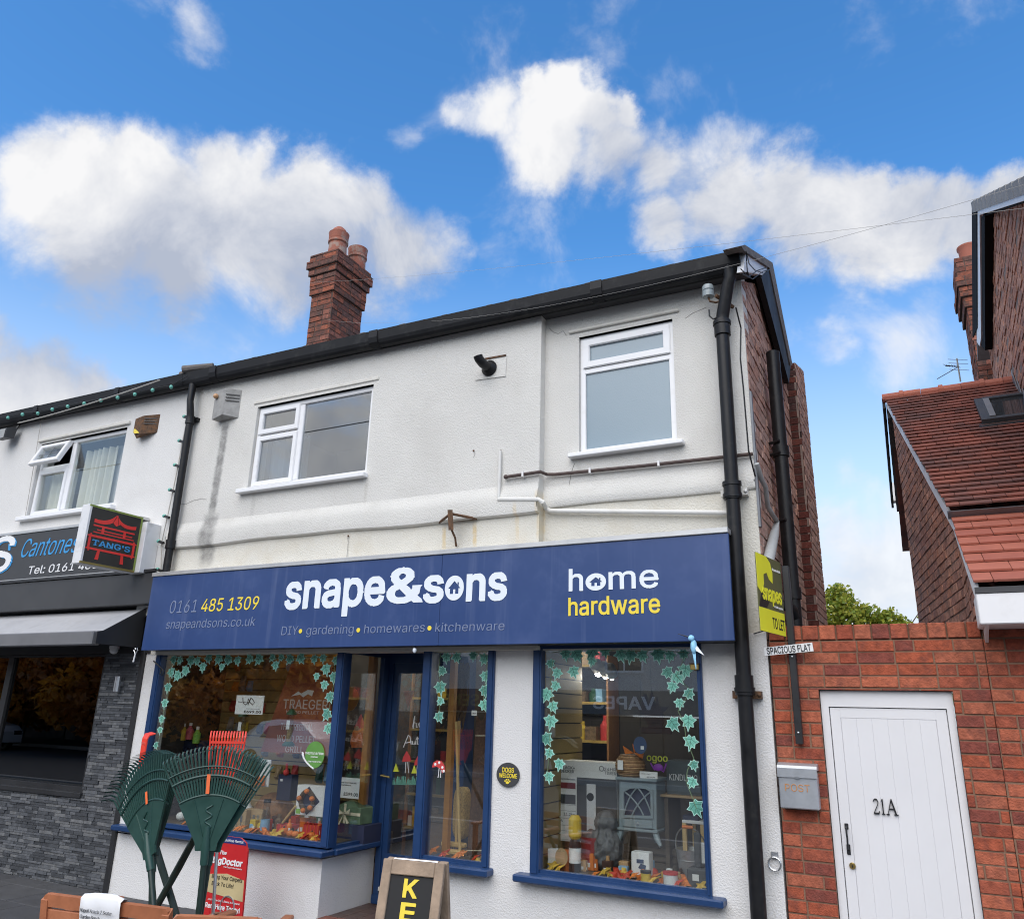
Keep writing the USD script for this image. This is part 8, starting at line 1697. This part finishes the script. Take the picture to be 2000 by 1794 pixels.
def car(label, x, y, paint):
    t = thing('parked_car', label, 'car', (x, y, -.12)); prof = Polygon([(-2.1, .32), (-2.12, .62), (-2.0, .82), (-1.75, .9), (-1.1, 1.38), (-.5, 1.47), (.35, 1.42), (1.05, .98), (1.85, .86), (2.12, .66), (2.15, .32)]).buffer(.05).buffer(-.02)
    m = trimesh.creation.extrude_polygon(prof, 1.72); v = np.array(m.vertices); yy = v[:, 2] - .86; tap = 1 - .16 * np.clip((v[:, 1] - .85) / .6, 0, 1); obj('body', (np.c_[x + v[:, 0], y + yy * tap, v[:, 1] - .12], m.faces), paint, t)
    for s in (-1, 1): obj('side_window', MB().add([(x - 1.05, y + s * .80, .86), (x + .85, y + s * .80, .86), (x + .25, y + s * .735, 1.24), (x - .75, y + s * .735, 1.24)], [(0, 1, 2, 3)]), 'dark_pane', t)
    for sx in (-1.3, 1.32):
        for s in (-1, 1): w = obj('wheel', MB().lathe((0, 0, 0), [(.31, -.1), (.33, -.06), (.33, .06), (.31, .1)], 22).xf(rotx(math.pi / 2), (x + sx, y + s * .80, .21)), 'black_metal', t); obj('hub', MB().lathe((0, 0, 0), [(.19, -.11), (.19, .11)], 14).xf(rotx(math.pi / 2), (x + sx, y + s * .81, .21)), 'steel', w)
    for s in (-1, 1): obj('tail_light', MB().box(x - 2.14, x - 2.02, y + s * .75 - .1, y + s * .75 + .1, .5, .68), 'sign_red', t); obj('headlight', MB().box(x + 2.05, x + 2.16, y + s * .68 - .15, y + s * .68 + .15, .45, .6), 'dark_pane', t)
MATS['car_silver'] = usdkit.material(stage, '/World/Looks/car_silver', {'p': ('principled_bsdf', {'base_color': (.55, .57, .60), 'metallic': .3, 'roughness': .3, 'coat_weight': .6})}, [], surface='p.BSDF')
c = RF(590, 1500, -13.2); car('silver hatchback parked at the kerb opposite the left window', c[0], -13.2, 'car_silver')
c = RF(30, 1490, -13.2) - (3.6, 0, 0); car('silver hatchback parked at the kerb opposite the restaurant', c[0], -13.2, 'car_silver')
# ---------------------------------------------------------------- tree behind the garden wall
TYD = 16.0
ex = []
for (px_, py_, rr) in ((1640, 1165, 26), (1625, 1195, 30), (1660, 1195, 32), (1700, 1205, 26), (1740, 1212, 24), (1638, 1150, 12), (1735, 1200, 10), (1690, 1188, 10), (1765, 1218, 14), (1800, 1188, 8), (1803, 1205, 8), (1632, 1168, 22), (1650, 1180, 26), (1680, 1212, 24), (1720, 1210, 20), (1752, 1218, 14), (1622, 1212, 24)):
    q = P(px_, py_, TYD); ex.append((q, rr / 1541.0 * (TYD + 5.7) * .9))
base = P(1665, 1240, TYD); 
bt = thing('leafy_tree', 'yellow green leafy tree showing above the brick garden wall', 'tree', (base[0], TYD, 0))
tr = MB().tube([(base[0], TYD, 0), (base[0], TYD, 2.5), (base[0] + .1, TYD, 4.2)], [.2, .15, .04], 9)
for c, r in ex: tr.tube([(base[0], TYD, 2.2), (np.array((base[0], TYD, 2.4)) + c) / 2 + (0, 0, -.1), c], [.05, .03, .008], 5)
obj('trunk', tr, 'bark', bt, smooth=40)
Rr = np.random.default_rng(9); bins = {m: MB() for m in ('leaf_lime_a', 'leaf_lime_b', 'leaf_lime_c')}
low = [((base[0] + dx, TYD + dy, z), .9) for dx, dy, z in ((-1.0, .5, 3.0), (.3, .8, 3.1), (1.2, .6, 2.9), (-.2, -.4, 2.6), (.9, -.3, 2.6), (2.0, 0, 2.7))]
for c, r in ex + low:
    c = np.array(c); k = int(300 * (r / .35) ** 2) if r < .8 else 500
    d = Rr.normal(size=(k, 3)); d /= np.linalg.norm(d, axis=1, keepdims=True); pos = c + d * r * Rr.uniform(.1, 1.15, (k, 1)) ** .6 * np.array([1, 1.3, 1])
    nx = Rr.normal(size=(k, 3)) + np.array([0, -.3, .6]); nx /= np.linalg.norm(nx, axis=1, keepdims=True); u = np.cross(nx, Rr.normal(size=(k, 3))); u /= np.linalg.norm(u, axis=1, keepdims=True); w = np.cross(nx, u); s = .06 * Rr.uniform(.6, 1.3, (k, 1))
    v = np.stack([pos - u * s, pos - w * s * .7 + nx * s * .2, pos + u * s, pos + w * s * .7 + nx * s * .2], 1); pick = Rr.integers(0, 3, k)
    for i, m in enumerate(bins):
        q = v[pick == i]
        if len(q): bins[m].add(q.reshape(-1, 3), np.arange(4 * len(q)).reshape(-1, 4))
for m, mb in bins.items(): obj('crown', mb, m, bt, kind='stuff')

wz = RF(660, 835, -9.0)[2]
wire('overhead_wire', 'telephone wire strung along the far side of the road', ((-40, -9.0, wz + .3), (20, -9.0, wz + .5), .4), .014, 'cable', 24)
